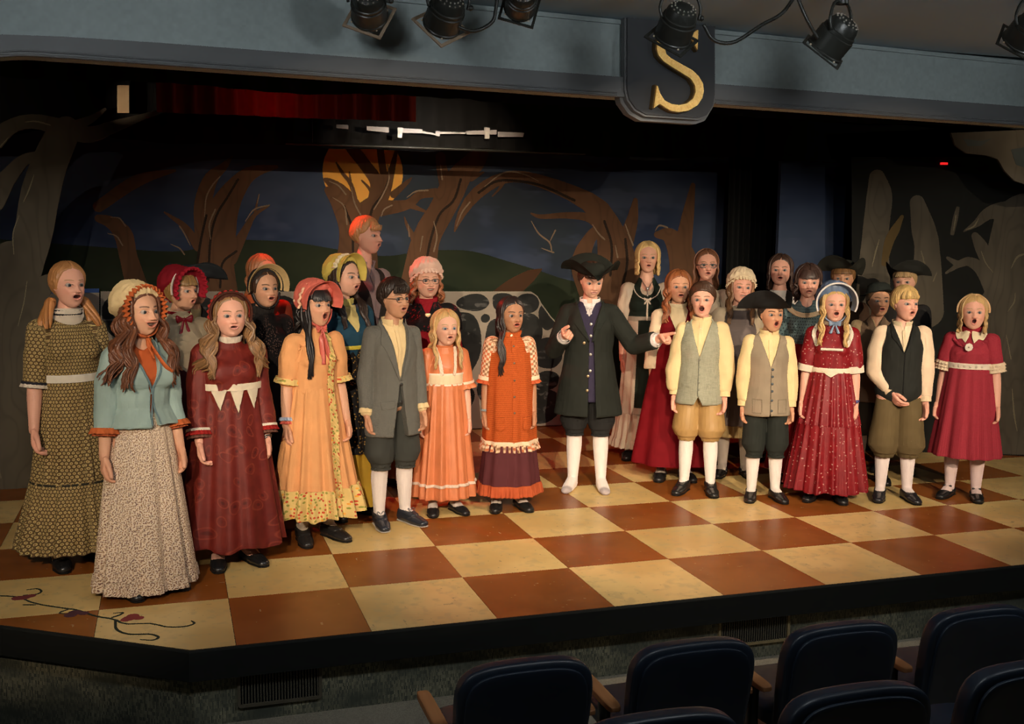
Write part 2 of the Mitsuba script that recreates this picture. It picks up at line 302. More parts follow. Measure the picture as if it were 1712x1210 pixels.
BACK_TREES = [[[(4.457,1.35,0.363),(4.482,1.785,0.285),(4.527,2.001,0.241),(4.67,2.166,0.132),(4.754,2.383,0.066),(4.793,2.535,0.039),(4.838,2.697,0.022)],[(4.439,1.865,0.24),(4.396,2.053,0.195),(4.3,2.201,0.14),(4.21,2.284,0.075),(4.157,2.314,0.032)],[(4.322,1.513,0.163),(4.362,1.838,0.163),(4.278,2.078,0.118),(4.183,2.22,0.064)],[(4.582,2.056,0.132),(4.627,2.283,0.121),(4.529,2.441,0.109),(4.411,2.586,0.108),(4.294,2.73,0.086)],[(4.461,1.99,0.044),(4.398,2.256,0.038),(4.318,2.371,0.032),(4.26,2.465,0.016)],[(4.387,2.309,0.022),(4.377,2.384,0.011)],[(4.599,2.164,0.049),(4.556,2.244,0.027),(4.491,2.312,0.016)],[(4.67,2.069,0.144),(4.904,2.105,0.09),(5.027,2.195,0.073),(5.174,2.22,0.085)],[(4.932,2.1,0.056),(5.084,2.043,0.023)],[(4.781,2.195,0.067),(4.904,2.306,0.039),(4.949,2.351,0.011)],[(4.709,2.21,0.066),(4.688,2.381,0.066),(4.661,2.595,0.066),(4.684,2.729,0.066)]],[[(5.016,1.403,0.33),(5.084,1.79,0.261),(5.231,2.056,0.24),(5.328,2.245,0.252),(5.425,2.402,0.207),(5.54,2.504,0.197),(5.597,2.599,0.174)],[(5.282,2.277,0.137),(5.236,2.424,0.102),(5.219,2.548,0.091)],[(5.518,2.36,0.058),(5.633,2.418,0.017)],[(5.027,1.68,0.091),(4.959,1.817,0.051),(4.903,1.925,0.028),(4.881,1.991,0.011)]],[[(5.358,1.87,0.017),(5.415,2.015,0.075),(5.53,2.183,0.116),(5.675,2.298,0.117),(5.822,2.368,0.106),(5.999,2.389,0.107),(6.24,2.339,0.121),(6.547,2.233,0.16),(6.799,2.094,0.213),(6.929,1.865,0.291),(6.998,1.632,0.395),(7.039,1.279,0.577)],[(5.851,2.357,0.035),(5.793,2.272,0.024),(5.723,2.199,0.012)],[(6.963,1.778,0.19),(6.738,1.995,0.088),(6.489,2.032,0.062),(6.214,2.016,0.042),(6.111,2.043,0.018)],[(7.061,1.691,0.192),(7.156,1.984,0.128),(7.189,2.188,0.051)],[(6.751,1.339,0.315),(6.634,1.572,0.212),(6.711,1.805,0.125),(6.864,1.951,0.101)]],[[(3.215,1.303,0.335),(3.196,1.617,0.303),(3.231,1.826,0.293),(3.276,2.034,0.253),(3.391,2.233,0.173),(3.526,2.36,0.113),(3.733,2.413,0.031)],[(3.126,1.851,0.201),(3.106,2.082,0.15),(3.171,2.289,0.12),(3.273,2.394,0.07),(3.356,2.489,0.02)],[(3.323,1.607,0.122),(3.455,1.854,0.067),(3.535,1.986,0.036),(3.665,2.077,0.016)],[(3.535,1.981,0.026),(3.579,2.169,0.01)],[(3.057,1.71,0.09),(2.952,1.874,0.055),(2.855,1.95,0.034),(2.783,2.0,0.015)]],[[(2.554,1.307,0.185),(2.48,1.615,0.145),(2.443,1.807,0.154),(2.35,1.907,0.105),(2.252,1.941,0.066)],[(2.255,2.041,0.095),(2.571,2.264,0.106),(2.875,2.358,0.025)]],[[(7.792,1.274,0.401),(7.713,1.635,0.292),(7.575,1.842,0.158),(7.431,1.858,0.065)],[(7.712,1.694,0.199),(7.766,2.052,0.133),(7.81,2.348,0.053)]]]
BACK_LIGHTS = [[(3.113,1.969,0.006),(3.132,2.134,0.013),(3.184,2.238,0.013),(3.251,2.317,0.01)],[(3.159,1.773,0.006),(3.152,1.903,0.013),(3.205,2.033,0.013)],[(3.457,1.933,0.006),(3.536,2.038,0.013),(3.665,2.077,0.013)],[(3.562,2.091,0.006),(3.579,2.169,0.013)],[(2.988,1.72,0.006),(2.941,1.823,0.013),(2.903,1.884,0.013)],[(2.825,1.729,0.006),(2.898,1.694,0.013),(2.936,1.642,0.013)],[(2.347,1.953,0.006),(2.418,1.943,0.012),(2.464,1.878,0.012)],[(2.319,1.816,0.006),(2.389,1.792,0.012),(2.435,1.716,0.012)],[(4.194,2.299,0.006),(4.274,2.264,0.014),(4.343,2.186,0.014)],[(4.225,2.157,0.006),(4.326,2.079,0.014),(4.352,1.918,0.014)],[(4.392,2.256,0.006),(4.419,2.118,0.014),(4.478,2.001,0.014)],[(4.727,2.463,0.007),(4.737,2.329,0.014),(4.682,2.193,0.014),(4.598,2.057,0.011)],[(4.664,1.993,0.007),(4.692,2.058,0.014),(4.764,2.097,0.014)],[(4.904,2.171,0.007),(4.988,2.227,0.015),(5.1,2.24,0.015)],[(5.219,2.478,0.007),(5.236,2.342,0.015)],[(5.157,1.956,0.007),(5.186,1.819,0.015),(5.158,1.68,0.015)],[(5.027,1.68,0.007),(5.05,1.817,0.015)],[(4.914,1.926,0.007),(4.926,1.816,0.015)],[(5.375,1.915,0.007),(5.427,2.043,0.015),(5.502,2.139,0.015)],[(5.646,2.286,0.007),(5.792,2.4,0.015),(5.91,2.431,0.015),(6.059,2.402,0.012),(6.179,2.349,0.006)],[(6.739,1.949,0.008),(6.803,1.863,0.016),(6.868,1.806,0.016)],[(7.086,1.954,0.008),(7.134,1.838,0.017),(7.175,1.75,0.017)],[(6.983,1.749,0.008),(7.011,1.632,0.017)],[(7.41,1.899,0.008),(7.454,1.947,0.017),(7.54,1.93,0.017)],[(6.112,1.97,0.007),(6.186,1.857,0.016),(6.297,1.772,0.016),(6.323,1.687,0.012)],[(6.297,1.772,0.007),(6.356,1.887,0.016)],[(6.219,1.715,0.007),(6.341,1.675,0.016)]]
BACK_DARKS = [[(3.402,2.295,0.02),(3.308,2.138,0.02),(3.214,1.981,0.02),(3.159,1.773,0.02),(3.131,1.408,0.02)],[(3.375,1.67,0.02),(3.256,1.565,0.02),(3.231,1.355,0.02)],[(3.129,1.98,0.02),(3.079,1.772,0.02),(3.044,1.565,0.02)],[(5.414,2.346,0.023),(5.346,2.152,0.023),(5.214,2.023,0.023),(5.129,1.791,0.023),(5.084,1.569,0.023)],[(4.737,2.329,0.022),(4.682,2.193,0.022),(4.582,2.056,0.022),(4.526,1.785,0.022)],[(4.326,2.079,0.022),(4.395,1.892,0.022),(4.405,1.676,0.022)],[(5.588,2.229,0.023),(5.763,2.339,0.024),(6.0,2.344,0.024),(6.241,2.3,0.024),(6.548,2.176,0.025)],[(6.864,1.98,0.025),(6.945,1.748,0.025),(6.939,1.456,0.025)],[(7.09,1.808,0.026),(7.115,1.573,0.026),(7.069,1.338,0.026)]]
MOON = [(4.502,2.387),0.365]
HILL = [(1.217,1.78,0),(2.22,1.704,0),(2.897,1.668,0),(3.301,1.764,0),(3.817,1.758,0),(4.242,1.697,0),(4.679,1.634,0),(5.016,1.679,0),(5.244,1.692,0),(5.533,1.682,0),(5.889,1.588,0),(6.191,1.503,0),(6.562,1.398,0),(7.198,1.337,0),(8.961,1.391,0)]
PATH = [(6.221,1.514,0.018),(6.101,1.445,0.121),(5.951,1.343,0.18),(5.832,1.229,0.239)]
LOW = [(2.253,1.331,0),(6.079,1.308,0),(6.146,1.263,0),(6.19,1.188,0),(6.289,1.061,0),(6.45,0.908,0),(6.544,0.533,0),(6.578,0.007,0),(2.211,0.028,0)]
STONES = [(5.502,1.206,0.162,0.081),(5.394,0.82,0.197,0.336),(5.626,1.058,0.047,0.041),(5.807,1.209,0.118,0.089),(6.039,1.195,0.12,0.096),(5.715,0.865,0.089,0.189),(6.048,0.915,0.15,0.181),(6.252,1.073,0.097,0.134),(6.251,0.716,0.147,0.147),(6.249,0.449,0.122,0.092),(6.198,0.194,0.208,0.171),(5.743,0.384,0.178,0.214),(5.391,0.311,0.14,0.14),(2.421,1.112,0.172,0.201),(2.709,1.056,0.097,0.214),(3.056,1.114,0.149,0.179),(3.381,1.02,0.143,0.224),(3.733,1.121,0.177,0.156),(4.005,1.091,0.117,0.201),(4.218,1.034,0.075,0.161),(4.988,1.133,0.135,0.146),(5.187,0.796,0.046,0.172),(2.456,0.65,0.212,0.193),(2.87,0.638,0.178,0.168),(4.763,0.473,0.146,0.224),(2.372,0.291,0.144,0.106)]
LOWLEFT = [(1.616,1.315,0),(2.243,1.326,0),(2.201,0.029,0),(1.565,0.04,0)]
TAPE = [(1.617,1.344,0),(2.244,1.356,0),(2.243,1.321,0),(1.616,1.31,0)]
LEFT_TREE = [[(2.264,-0.141,0.584),(2.322,0.506,0.403),(2.331,0.932,0.354),(2.368,1.269,0.253),(2.456,1.562,0.215),(2.52,1.813,0.246),(2.568,2.062,0.254),(2.63,2.27,0.232),(2.706,2.445,0.217),(2.763,2.542,0.171)],[(2.392,1.1,0.193),(2.56,1.436,0.14),(2.716,1.435,0.102),(2.791,1.329,0.056),(2.826,1.178,0.032)],[(2.295,2.443,0.127),(2.412,2.548,0.091),(2.565,2.583,0.099),(2.755,2.537,0.132),(2.91,2.506,0.11),(3.07,2.57,0.08),(3.232,2.631,0.048),(3.404,2.697,0.016)],[(2.755,2.537,0.093),(2.914,2.61,0.051),(3.019,2.688,0.016)],[(2.241,2.055,0.225),(2.359,2.181,0.113),(2.478,2.315,0.076),(2.594,2.343,0.077)],[(2.375,1.645,0.229),(2.219,1.521,0.302)],[(2.252,0.509,0.346),(2.232,0.935,0.305)]]
LEFT_LIGHTS = [[(2.496,2.576,0.004),(2.565,2.583,0.011),(2.656,2.562,0.008)],[(2.539,2.218,0.004),(2.501,2.11,0.011),(2.463,2.027,0.004)],[(2.433,1.936,0.004),(2.39,1.811,0.008),(2.388,1.666,0.004)],[(2.465,1.478,0.004),(2.44,1.332,0.008),(2.394,1.164,0.004)],[(2.331,2.403,0.008),(2.386,2.466,0.004)],[(2.242,0.078,0.004),(2.23,0.166,0.012)]]
RIGHT_TREE = [[(1.739,-0.202,0.585),(1.617,0.832,0.444),(1.625,1.341,0.355),(1.623,1.694,0.401),(1.715,1.969,0.521)],[(1.507,1.39,0.154),(1.39,1.58,0.106),(1.279,1.654,0.077),(1.194,1.633,0.058),(1.104,1.682,0.024)],[(1.194,1.623,0.048),(1.101,1.555,0.019)],[(1.45,1.616,0.115),(1.368,1.781,0.106),(1.315,1.871,0.058)],[(1.686,2.053,0.256),(1.447,2.072,0.115),(1.319,1.971,0.058),(1.226,1.91,0.014)],[(1.131,1.889,0.034),(1.148,2.01,0.043),(1.163,2.1,0.029)],[(0.514,1.218,0.308),(0.504,1.832,0.217),(0.521,2.186,0.216),(0.494,2.357,0.127)],[(0.953,1.226,0.294),(0.935,1.736,0.205),(0.891,1.937,0.195),(0.831,2.148,0.117)],[(1.504,1.11,0.145),(1.421,1.287,0.077),(1.485,1.44,0.077)],[(0.569,2.711,0.039),(0.74,2.686,0.048),(0.937,2.611,0.058),(1.131,2.586,0.029)],[(1.701,1.038,0.288),(1.772,1.445,0.286)]]
RIGHT_ORANGE = [[(0.588,1.629,0.049),(0.618,1.808,0.079),(0.662,1.91,0.078),(0.715,2.026,0.029)]]
RIGHT_LIGHTS = [[(0.49,1.603,0.005),(0.514,1.73,0.015),(0.538,1.832,0.005)],[(0.887,1.735,0.005),(0.916,1.634,0.015),(0.925,1.558,0.005)],[(0.998,1.483,0.01),(1.023,1.559,0.005)],[(1.619,1.603,0.005),(1.661,1.694,0.019),(1.725,1.725,0.014)],[(1.617,1.24,0.005),(1.66,1.317,0.014),(1.665,1.392,0.005)],[(1.371,1.741,0.005),(1.415,1.641,0.01),(1.477,1.566,0.005)],[(1.24,1.92,0.005),(1.301,1.951,0.014),(1.335,2.016,0.005)],[(1.139,1.914,0.005),(1.151,2.04,0.01)],[(1.691,0.577,0.005),(1.718,0.371,0.015),(1.752,0.216,0.005)],[(1.615,1.036,0.005),(1.666,0.833,0.01)]]
RIGHT_BOARD = [(0.279,2.527,0),(2.078,2.527,0),(2.252,-0.055,0),(0.397,-0.045,0)]
CANOPY = [(0.379,2.665,0),(0.419,2.569,0),(0.51,2.511,0),(0.682,2.495,0),(0.772,2.468,0),(0.837,2.376,0),(0.92,2.303,0),(1.041,2.267,0),(1.239,2.261,0),(1.207,2.712,0)]
CANOPY_BLUE = [[(0.479,2.621,0),(0.626,2.605,0),(0.722,2.634,0),(0.628,2.568,0),(0.521,2.566,0)],[(0.875,2.544,0),(0.981,2.565,0),(0.992,2.407,0),(0.922,2.429,0)]]
LETTER = [(2.772,2.471),(2.787,2.59),(2.8,2.585),(2.815,2.549),(2.841,2.518),(2.881,2.503),(2.926,2.5),(2.972,2.512),(3.004,2.536),(3.017,2.567),(3.011,2.599),(2.987,2.628),(2.941,2.649),(2.875,2.677),(2.823,2.703),(2.793,2.73),(2.78,2.762),(2.783,2.799),(2.807,2.828),(2.838,2.851),(2.882,2.873),(2.927,2.882),(2.966,2.876),(2.992,2.863),(3.009,2.87),(3.021,2.878),(3.03,2.877),(3.029,2.769),(3.016,2.78),(2.994,2.816),(2.961,2.839),(2.928,2.847),(2.896,2.844),(2.864,2.83),(2.839,2.804),(2.834,2.776),(2.844,2.745),(2.874,2.726),(2.939,2.701),(2.999,2.678),(3.039,2.65),(3.067,2.614),(3.075,2.576),(3.066,2.537),(3.038,2.499),(2.986,2.469),(2.928,2.457),(2.882,2.46),(2.843,2.474),(2.813,2.491),(2.798,2.483),(2.782,2.471)]
PLAQUE = [(2.632,2.94),(2.641,2.562),(2.656,2.51),(2.696,2.465),(2.756,2.439),(3.078,2.438),(3.126,2.455),(3.164,2.51),(3.173,2.565),(3.157,2.987)]
HEADPTS = {'l0':[-0.189,2.524],'l0t':[-0.186,2.594],'l1':[0.03,2.536],'l1t':[0.033,2.611],'r':[5.415,2.541],'rt':[5.405,2.651],'m':[2.615,2.531],'mt':[2.64,2.615],'top':[2.64,2.883],'topr':[5.378,2.937],'far':[5.415,2.541]}
PLANK = [(2.493,2.853,0),(2.572,2.857,0),(2.567,2.666,0),(2.487,2.663,0)]
STRIPS = [[(4.262,2.643,0),(4.431,2.641,0),(4.431,2.6,0),(4.261,2.612,0)],[(4.515,2.639,0),(4.692,2.637,0),(4.692,2.606,0),(4.515,2.603,0)],[(4.692,2.624,0),(4.796,2.61,0),(4.796,2.596,0),(4.692,2.606,0)],[(4.796,2.628,0),(4.83,2.629,0),(4.83,2.588,0),(4.796,2.592,0)],[(4.83,2.625,0),(5.036,2.628,0),(5.036,2.614,0),(4.83,2.606,0)],[(5.036,2.637,0),(5.289,2.656,0),(5.289,2.619,0),(5.045,2.61,0)],[(5.299,2.643,0),(5.517,2.642,0),(5.507,2.609,0),(5.299,2.601,0)],[(4.031,2.647,0),(4.121,2.646,0),(4.121,2.615,0),(4.031,2.62,0)]]
CLAMPS = [[(4.496,2.643,0),(4.538,2.64,0),(4.529,2.564,0),(4.496,2.567,0)],[(5.186,2.671,0),(5.23,2.668,0),(5.226,2.585,0),(5.191,2.583,0)]]
VINE = [[(-1.706,0.351,0.0108),(-1.618,0.307,0.009),(-1.521,0.178,0.009),(-1.375,0.065,0.0108),(-1.317,0.022,0.0108),(-1.229,-0.089,0.0108),(-1.146,-0.155,0.0108),(-1.089,-0.237,0.009),(-0.982,-0.26,0.009),(-0.902,-0.332,0.009),(-0.822,-0.347,0.009),(-0.781,-0.318,0.009),(-0.794,-0.282,0.0072)],[(-1.593,0.328,0.0072),(-1.532,0.329,0.009),(-1.517,0.373,0.009),(-1.542,0.419,0.009),(-1.589,0.413,0.0054)],[(-1.137,-0.174,0.0108),(-1.126,-0.299,0.0108),(-1.071,-0.377,0.0108),(-0.98,-0.404,0.0108),(-0.941,-0.453,0.0108),(-0.966,-0.484,0.009),(-1.018,-0.461,0.0054)],[(-1.152,-0.128,0.0108),(-1.121,-0.103,0.0108),(-1.109,-0.073,0.009),(-1.15,-0.07,0.0054)],[(-1.36,0.052,0.009),(-1.397,0.01,0.0072),(-1.374,-0.014,0.0054)],[(-1.575,0.176,0.0108),(-1.525,0.161,0.0108)]]
ROSES = [(-1.589,0.289),(-1.558,0.308),(-1.616,0.288),(-1.329,-0.009),(-1.287,-0.03),(-1.345,-0.039),(-1.078,-0.166),(-1.032,-0.171),(-1.06,-0.138),(-1.091,-0.179)]
OUTLINE = [(-0.807,-0.711),(-1.647,-0.089)]
FRAMES = {'back': ((-3.66, 4.3615), (1.0, 0.0)), 'low': ((-3.66, 4.2395), (1.0, 0.0)), 'left': ((-4.27, 2.806), (1.0, 0.0)), 'right': ((4.453, 2.6535), (0.89981, -0.43627)), 'head': ((-1.281, -0.61), (0.99457, 0.10408)), 'top': ((4.636, 1.769), (0.97342, -0.22904)), 'batten': ((-3.66, 2.806), (1.0, 0.0))}
F = {k: Frame(*v) for k, v in FRAMES.items()}
# ================================================================ the setting
# ---- stage floor of painted squares
YB, YF, XL, XR = 4.42, -0.653, -5.0, 8.6
(cx0, cy0), (cx1, cy1) = OUTLINE
CX = cx0
k = (cy1 - YF) / (cx1 - CX)
outline = sg.Polygon([(CX, YF), (XR, YF), (XR, YB), (XL, YB), (XL, YF + k * (XL - CX)), (CX, YF)])
add('floor', poly_mesh(outline, .06).apply_translation([0, 0, -.063]), 'm_black', smooth=False, kind='structure', label='black wooden stage platform under the painted squares')
for i in range(-9, 15):
    for j in range(-2, 8):
        y0 = j * TILE
        g = sg.box(i * TILE + .0012, max(y0, -5) + .0012, (i + 1) * TILE - .0012, (j + 1) * TILE - .0012)
        if j == -2: continue
        if j == -1: g = sg.box(i * TILE + .0012, YF + .004, (i + 1) * TILE - .0012, -.0012)
        g = g.intersection(outline.buffer(-.004))
        if g.is_empty or g.area < .002: continue
        add('tile', poly_mesh(g, .004).apply_translation([0, 0, -.004]), 'm_tile_brown' if (i + j) % 2 == 0 else 'm_tile_cream', 'floor', smooth=False)
def ground_stroke(pts, w=1.): return stroke_poly([(x, y, r * w) for x, y, r in pts], 28)
add('painted_vine', poly_mesh(so.unary_union([ground_stroke(s, 1.2) for s in VINE]).intersection(outline.buffer(-.01)), .0012), 'm_paint', 'floor', color=(.022, .026, .020), smooth=False, label='dark green painted vine with curling tendrils')
for n, q in enumerate((ROSES[:3], ROSES[3:6], ROSES[6:])):
    g = so.unary_union([sg.Point(a).buffer(.030 - .006 * (k % 2), 5) for k, a in enumerate(q)])
    add('painted_rose', poly_mesh(g, .002), 'm_paint', 'floor', color=((.16, .035, .035), (.075, .03, .04), (.22, .04, .04))[n], smooth=False, label='dark red painted rose on the vine')
# nosing, riser, vents
lip = outline.difference(outline.buffer(-.03)).intersection(sg.box(XL, -3, XR, YF + .9))
front = [(XR, YF), (CX, YF), (XL, YF + k * (XL - CX))]
def along(path, prof):
    """Sweeps a profile of (outwards, z) along the front edge."""
    P = np.array(path); d = np.diff(P, axis=0); d /= np.linalg.norm(d, axis=1, keepdims=True); nrm = np.stack([-d[:, 1], d[:, 0]], 1)
    m = [nrm[0], (nrm[0] + nrm[1]) / (1 + nrm[0] @ nrm[1]), nrm[1]]
    R = [[[*(P[i] + m[i] * o), z] for o, z in prof] for i in range(3)]
    return loft(R, True, (True, True))
add('trim_1', along(front, [(-.02, -.001), (.012, -.001), (.018, -.008), (.018, -.14), (-.02, -.14)]), 'm_black', smooth=False, kind='structure', label='black painted nosing board along the stage edge')
add('wall_riser', along(front, [(-.10, -.10), (-.04, -.10), (-.04, -.52), (-.10, -.52)]), 'm_carpet_wall', smooth=False, kind='structure', label='dark ribbed carpet on the front of the stage')
FZ = -.375
add('floor_auditorium', cat([box([1.5, -4.3, FZ - .05], [14, 7.4, .1])]), 'm_carpet_floor', smooth=False, kind='structure', label='dark carpeted auditorium floor')
for u0, u1, lab in ((-.60, -.235, 'dark slotted vent grille in the stage front left of the seats'), (1.83, 2.24, 'brass edged slotted vent grille behind the seats')):
    y = YF + .04; t = thing('vent_grille', lab, 'vent')
    z0, z1 = (-.30, -.145) if u0 < 0 else (-.29, -.15)
    fr = cat([box([(u0 + u1) / 2, y - .006, z], [u1 - u0, .014, .014]) for z in (z0, z1)] + [box([x, y - .006, (z0 + z1) / 2], [.014, .014, z1 - z0]) for x in (u0, u1)])
    add('frame', fr, 'm_paint', t, color=(.10, .085, .06) if u0 < 0 else (.30, .23, .12), smooth=False)
    add('backing', box([(u0 + u1) / 2, y - .001, (z0 + z1) / 2], [u1 - u0, .004, z1 - z0]), 'm_black', t, smooth=False)
    for x in np.arange(u0 + .016, u1 - .01, .0135): add('slat', box([x, y - .006, (z0 + z1) / 2], [.004, .010, z1 - z0 - .012]), 'm_paint', t, color=(.12, .105, .075), smooth=False)

# ---- back wall: painted night backdrop
bk = F['back']
add('wall_back', bk.box(.0, 13., -.06, 3.4, -.06, 0), 'm_night', smooth=False, kind='structure', label='painted night sky backdrop at the back of the stage')
hillg = sg.Polygon([(u, z) for u, z, w in HILL] + [(HILL[-1][0], 0), (HILL[0][0], 0)])
hillg = sg.Polygon([*map(tuple, curve([(u, z) for u, z, w in HILL], 60)), (HILL[-1][0], 0.0), (HILL[0][0], 0.0)])
add('painted_hill', bk.flat(hillg, .002), 'm_hill', 'wall_back', smooth=False, label='dark green painted hills')
add('painted_path', bk.flat(stroke_poly(PATH), .003, .001), 'm_paint', 'wall_back', color=(.075, .035, .018), smooth=False, label='brown painted path over the hill')
add('painted_moon', bk.flat(sg.Point(MOON[0]).buffer(MOON[1], 24), .003, .001), 'm_moon', 'wall_back', smooth=False, label='large orange painted moon behind branches')
for k_, strokes in enumerate(BACK_TREES):
    add('painted_tree', bk.flat(so.unary_union([stroke_poly(s) for s in strokes]), .003, .003), 'm_bark', 'wall_back', smooth=False, label=None)
add('painted_bark_line', bk.flat(so.unary_union([stroke_poly(s) for s in BACK_DARKS]), .002, .0055), 'm_paint', 'wall_back', color=(.030, .020, .015), smooth=False, label='dark painted bark lines')
add('painted_highlight', bk.flat(so.unary_union([stroke_poly(s) for s in BACK_LIGHTS]), .002, .0075), 'm_paint', 'wall_back', color=(.24, .175, .12), smooth=False, label='cream painted bark highlights')
# ---- low stone wall flats standing before it
lw = F['low']
def upright(name, frame, g, depth, mat, label, cat_): return add(name, frame.flat(g, depth, -depth), mat, smooth=False, label=label, cat=cat_)
lowg = sg.Polygon([(u, z) for u, z, w in LOW])
low_key = upright('low_wall_flat', lw, lowg, .02, 'm_lowwall', 'low scenery wall painted with big dark stones along the backdrop', 'scenery')
for (u, z, a, b) in STONES:
    t = np.arange(28) * 2 * np.pi / 28; r = 1 + .13 * (meshkit.noise(np.stack([np.cos(t) * 1.3 + u * 5, np.sin(t) * 1.3 + z * 5, t * 0], 1)) - .5) * 2
    g = sg.Polygon(np.stack([u + a * r * np.cos(t) * 1.0, z + b * r * np.sin(t)], 1)).intersection(lowg.buffer(-.012))
    if not g.is_empty: add('painted_stone', lw.flat(g, .003), 'm_stone', low_key, smooth=False)
k2 = upright('low_wall_flat', lw, sg.Polygon([(u, z) for u, z, w in LOWLEFT]), .02, 'm_lowwall', 'plain beige scenery wall with blue tape on its top edge', 'scenery')
add('blue_tape', lw.flat(sg.Polygon([(u, z) for u, z, w in TAPE]), .004), 'm_paint', k2, color=(.055, .12, .36), smooth=False, label='strip of blue tape')
# ---- tree flats at the sides
lf = F['left']
kl = upright('tree_flat', lf, so.unary_union([stroke_poly(s) for s in LEFT_TREE]).intersection(sg.box(-9, 0.0, 30, 9)), .025, 'm_graybark', 'grey painted tree cutout with a long branch at left of the stage', 'scenery')
add('painted_highlight', lf.flat(so.unary_union([stroke_poly(s) for s in LEFT_LIGHTS]), .002), 'm_paint', kl, color=(.20, .18, .12), smooth=False)
rf = F['right']
kr = upright('tree_flat', rf, sg.Polygon([(u, max(z, 0)) for u, z, w in RIGHT_BOARD]), .025, 'm_black', 'black scenery board painted with grey bare trees at right of the stage', 'scenery')
add('painted_tree', rf.flat(so.unary_union([stroke_poly(s) for s in RIGHT_TREE]).intersection(sg.box(.28, 0.01, 2.1, 2.5)), .003), 'm_graybark', kr, smooth=False)
add('painted_orange_piece', rf.flat(so.unary_union([stroke_poly(s) for s in RIGHT_ORANGE]), .002, .003), 'm_paint', kr, color=(.11, .075, .03), smooth=False)  # orange-brown piece of the painting on the board
add('painted_highlight', rf.flat(so.unary_union([stroke_poly(s) for s in RIGHT_LIGHTS]), .002, .004), 'm_paint', kr, color=(.20, .175, .115), smooth=False)
add('wall_right', box([4.68, 3.07, 1.3], [.64, .05, 2.6]).apply_transform(trimesh.transformations.rotation_matrix(-.1, [0, 0, 1], [4.68, 3.07, 0])), 'm_night', smooth=False, kind='structure', label='narrow dark blue wing panel at right of the backdrop')
tp = F['top']
kc = upright('canopy_flat', tp, sg.Polygon([(u, z) for u, z, w in CANOPY]), .025, 'm_graybark', 'hanging grey canopy cutout high at the right edge', 'scenery')
for s in CANOPY_BLUE: add('painted_gap', tp.flat(sg.Polygon([(u, z) for u, z, w in s]), .002), 'm_paint', kc, color=(.06, .075, .075), smooth=False)
# ---- black borders, red border, batten with pale strips, plank
def drape_curtain(x0, x1, y, z0, z1, n, amp, jag=0., seed=0):
    x = np.linspace(x0, x1, n * 6); r = np.random.default_rng(seed); low = z0 + jag * (meshkit.fbm(np.stack([x * 1.3, x * 0 + seed, x * 0], 1), 3) - .5) * 2
    yy = y + amp * np.sin(np.arange(len(x)) * 2 * np.pi / 6.3)
    f = np.stack([np.stack([x, yy, z], 1) for z in (np.full_like(x, z1), (low + z1) / 2, low)]); b = f[::-1] + [0, .008, 0]
    return loft(np.concatenate([f, b, f[:1]]), False)
add('border_curtain', drape_curtain(-4.5, 8, 1.2, 2.66, 3.42, 60, .02, .03, 1), 'm_cloth', color=(.012, .013, .012), label='black border curtain just behind the proscenium beam', cat='curtain')
add('border_curtain', drape_curtain(-4.5, 8, 2.95, 2.50, 3.42, 60, .02, .04, 2), 'm_cloth', color=(.010, .010, .010), label='black border curtain behind the pale strips over the backdrop', cat='curtain')
add('border_curtain', drape_curtain(-.9, .75, 1.75, 2.575, 3.42, 14, .015, .01, 3), 'm_cloth', color=(.20, .02, .012), label='short red border curtain high above the left half of the stage', cat='curtain')
add('leg_curtain', drape_curtain(4.33, 5.6, 3.95, .004, 3.42, 22, .03, .0, 5), 'm_cloth', color=(.010, .011, .011), label='black side curtain between the backdrop and the dark blue wing panel', cat='curtain')
bt = F['batten']
pk = add('plank', bt.flat(sg.Polygon([(u, z) for u, z, w in PLANK]), .02), 'm_plank', smooth=False, label='short pale wooden plank hanging upright at upper left', cat='plank')
pf = thing('batten', 'row of pale torn strips with white clips over the painted moon', 'batten')
add('pole', tube([[.0, 2.86, 2.50], [2.4, 2.86, 2.50]], .012, 8), 'm_can', pf)
for s in STRIPS: add('strip', bt.flat(sg.Polygon([(u, z) for u, z, w in s]), .006), 'm_paint', pf, color=(.55, .53, .52), smooth=False)
for s in CLAMPS: add('clip', bt.flat(sg.Polygon([(u, z) for u, z, w in s]), .02), 'm_paint', pf, color=(.85, .84, .80), smooth=False)
for x in (.2, 2.2): add('hanger', tube([[x, 2.86, 2.50], [x, 2.86, 3.42]], .004, 6), 'm_can', pf)
add('exit_light', box([5.38, 2.2, 2.47], [.055, .03, .018]), {'type': 'diffuse', 'reflectance': rgb((.3, .01, .01))}, smooth=False, label='tiny red indicator light under the beam at right', cat='light')
scene['exit_light']['emitter'] = {'type': 'area', 'radiance': rgb((1.0, .02, .02))}

# ---- proscenium beam with moulding and letter plaque
hd = F['head']
beam_bot, band_top, beam_top = 2.535, 2.645, 3.02
arch = sg.Polygon([*map(tuple, curve([(-1.2, 2.30), (-.55, 2.44), (-.18, 2.525), (.05, beam_bot), (.4, beam_bot)], 30)), (7.5, beam_bot), (7.5, beam_top), (-1.2, beam_top)])
add('wall_proscenium', hd.flat(arch.buffer(-.001), .16, -.20), 'm_wall', smooth=False, kind='structure', label='blue grey painted beam across the top of the stage')
band = sg.Polygon([*map(tuple, curve([(-1.2, 2.29), (-.55, 2.43), (-.18, 2.515), (.05, beam_bot - .008), (.4, beam_bot - .008)], 30)), (7.5, beam_bot - .008), (7.5, band_top), (.4, band_top - .03), (.05, band_top - .035), (-.18, band_top - .045), (-.55, 2.54), (-1.2, 2.40)])
add('trim_2', hd.flat(band, .035, -.035), 'm_band', smooth=False, kind='structure', label='dark grey moulding along the lower edge of the beam')
line = [(-1.2, 2.292), (-.55, 2.432), (-.18, 2.517), (.05, beam_bot - .006), (.4, beam_bot - .006), (2.6, beam_bot - .006)]
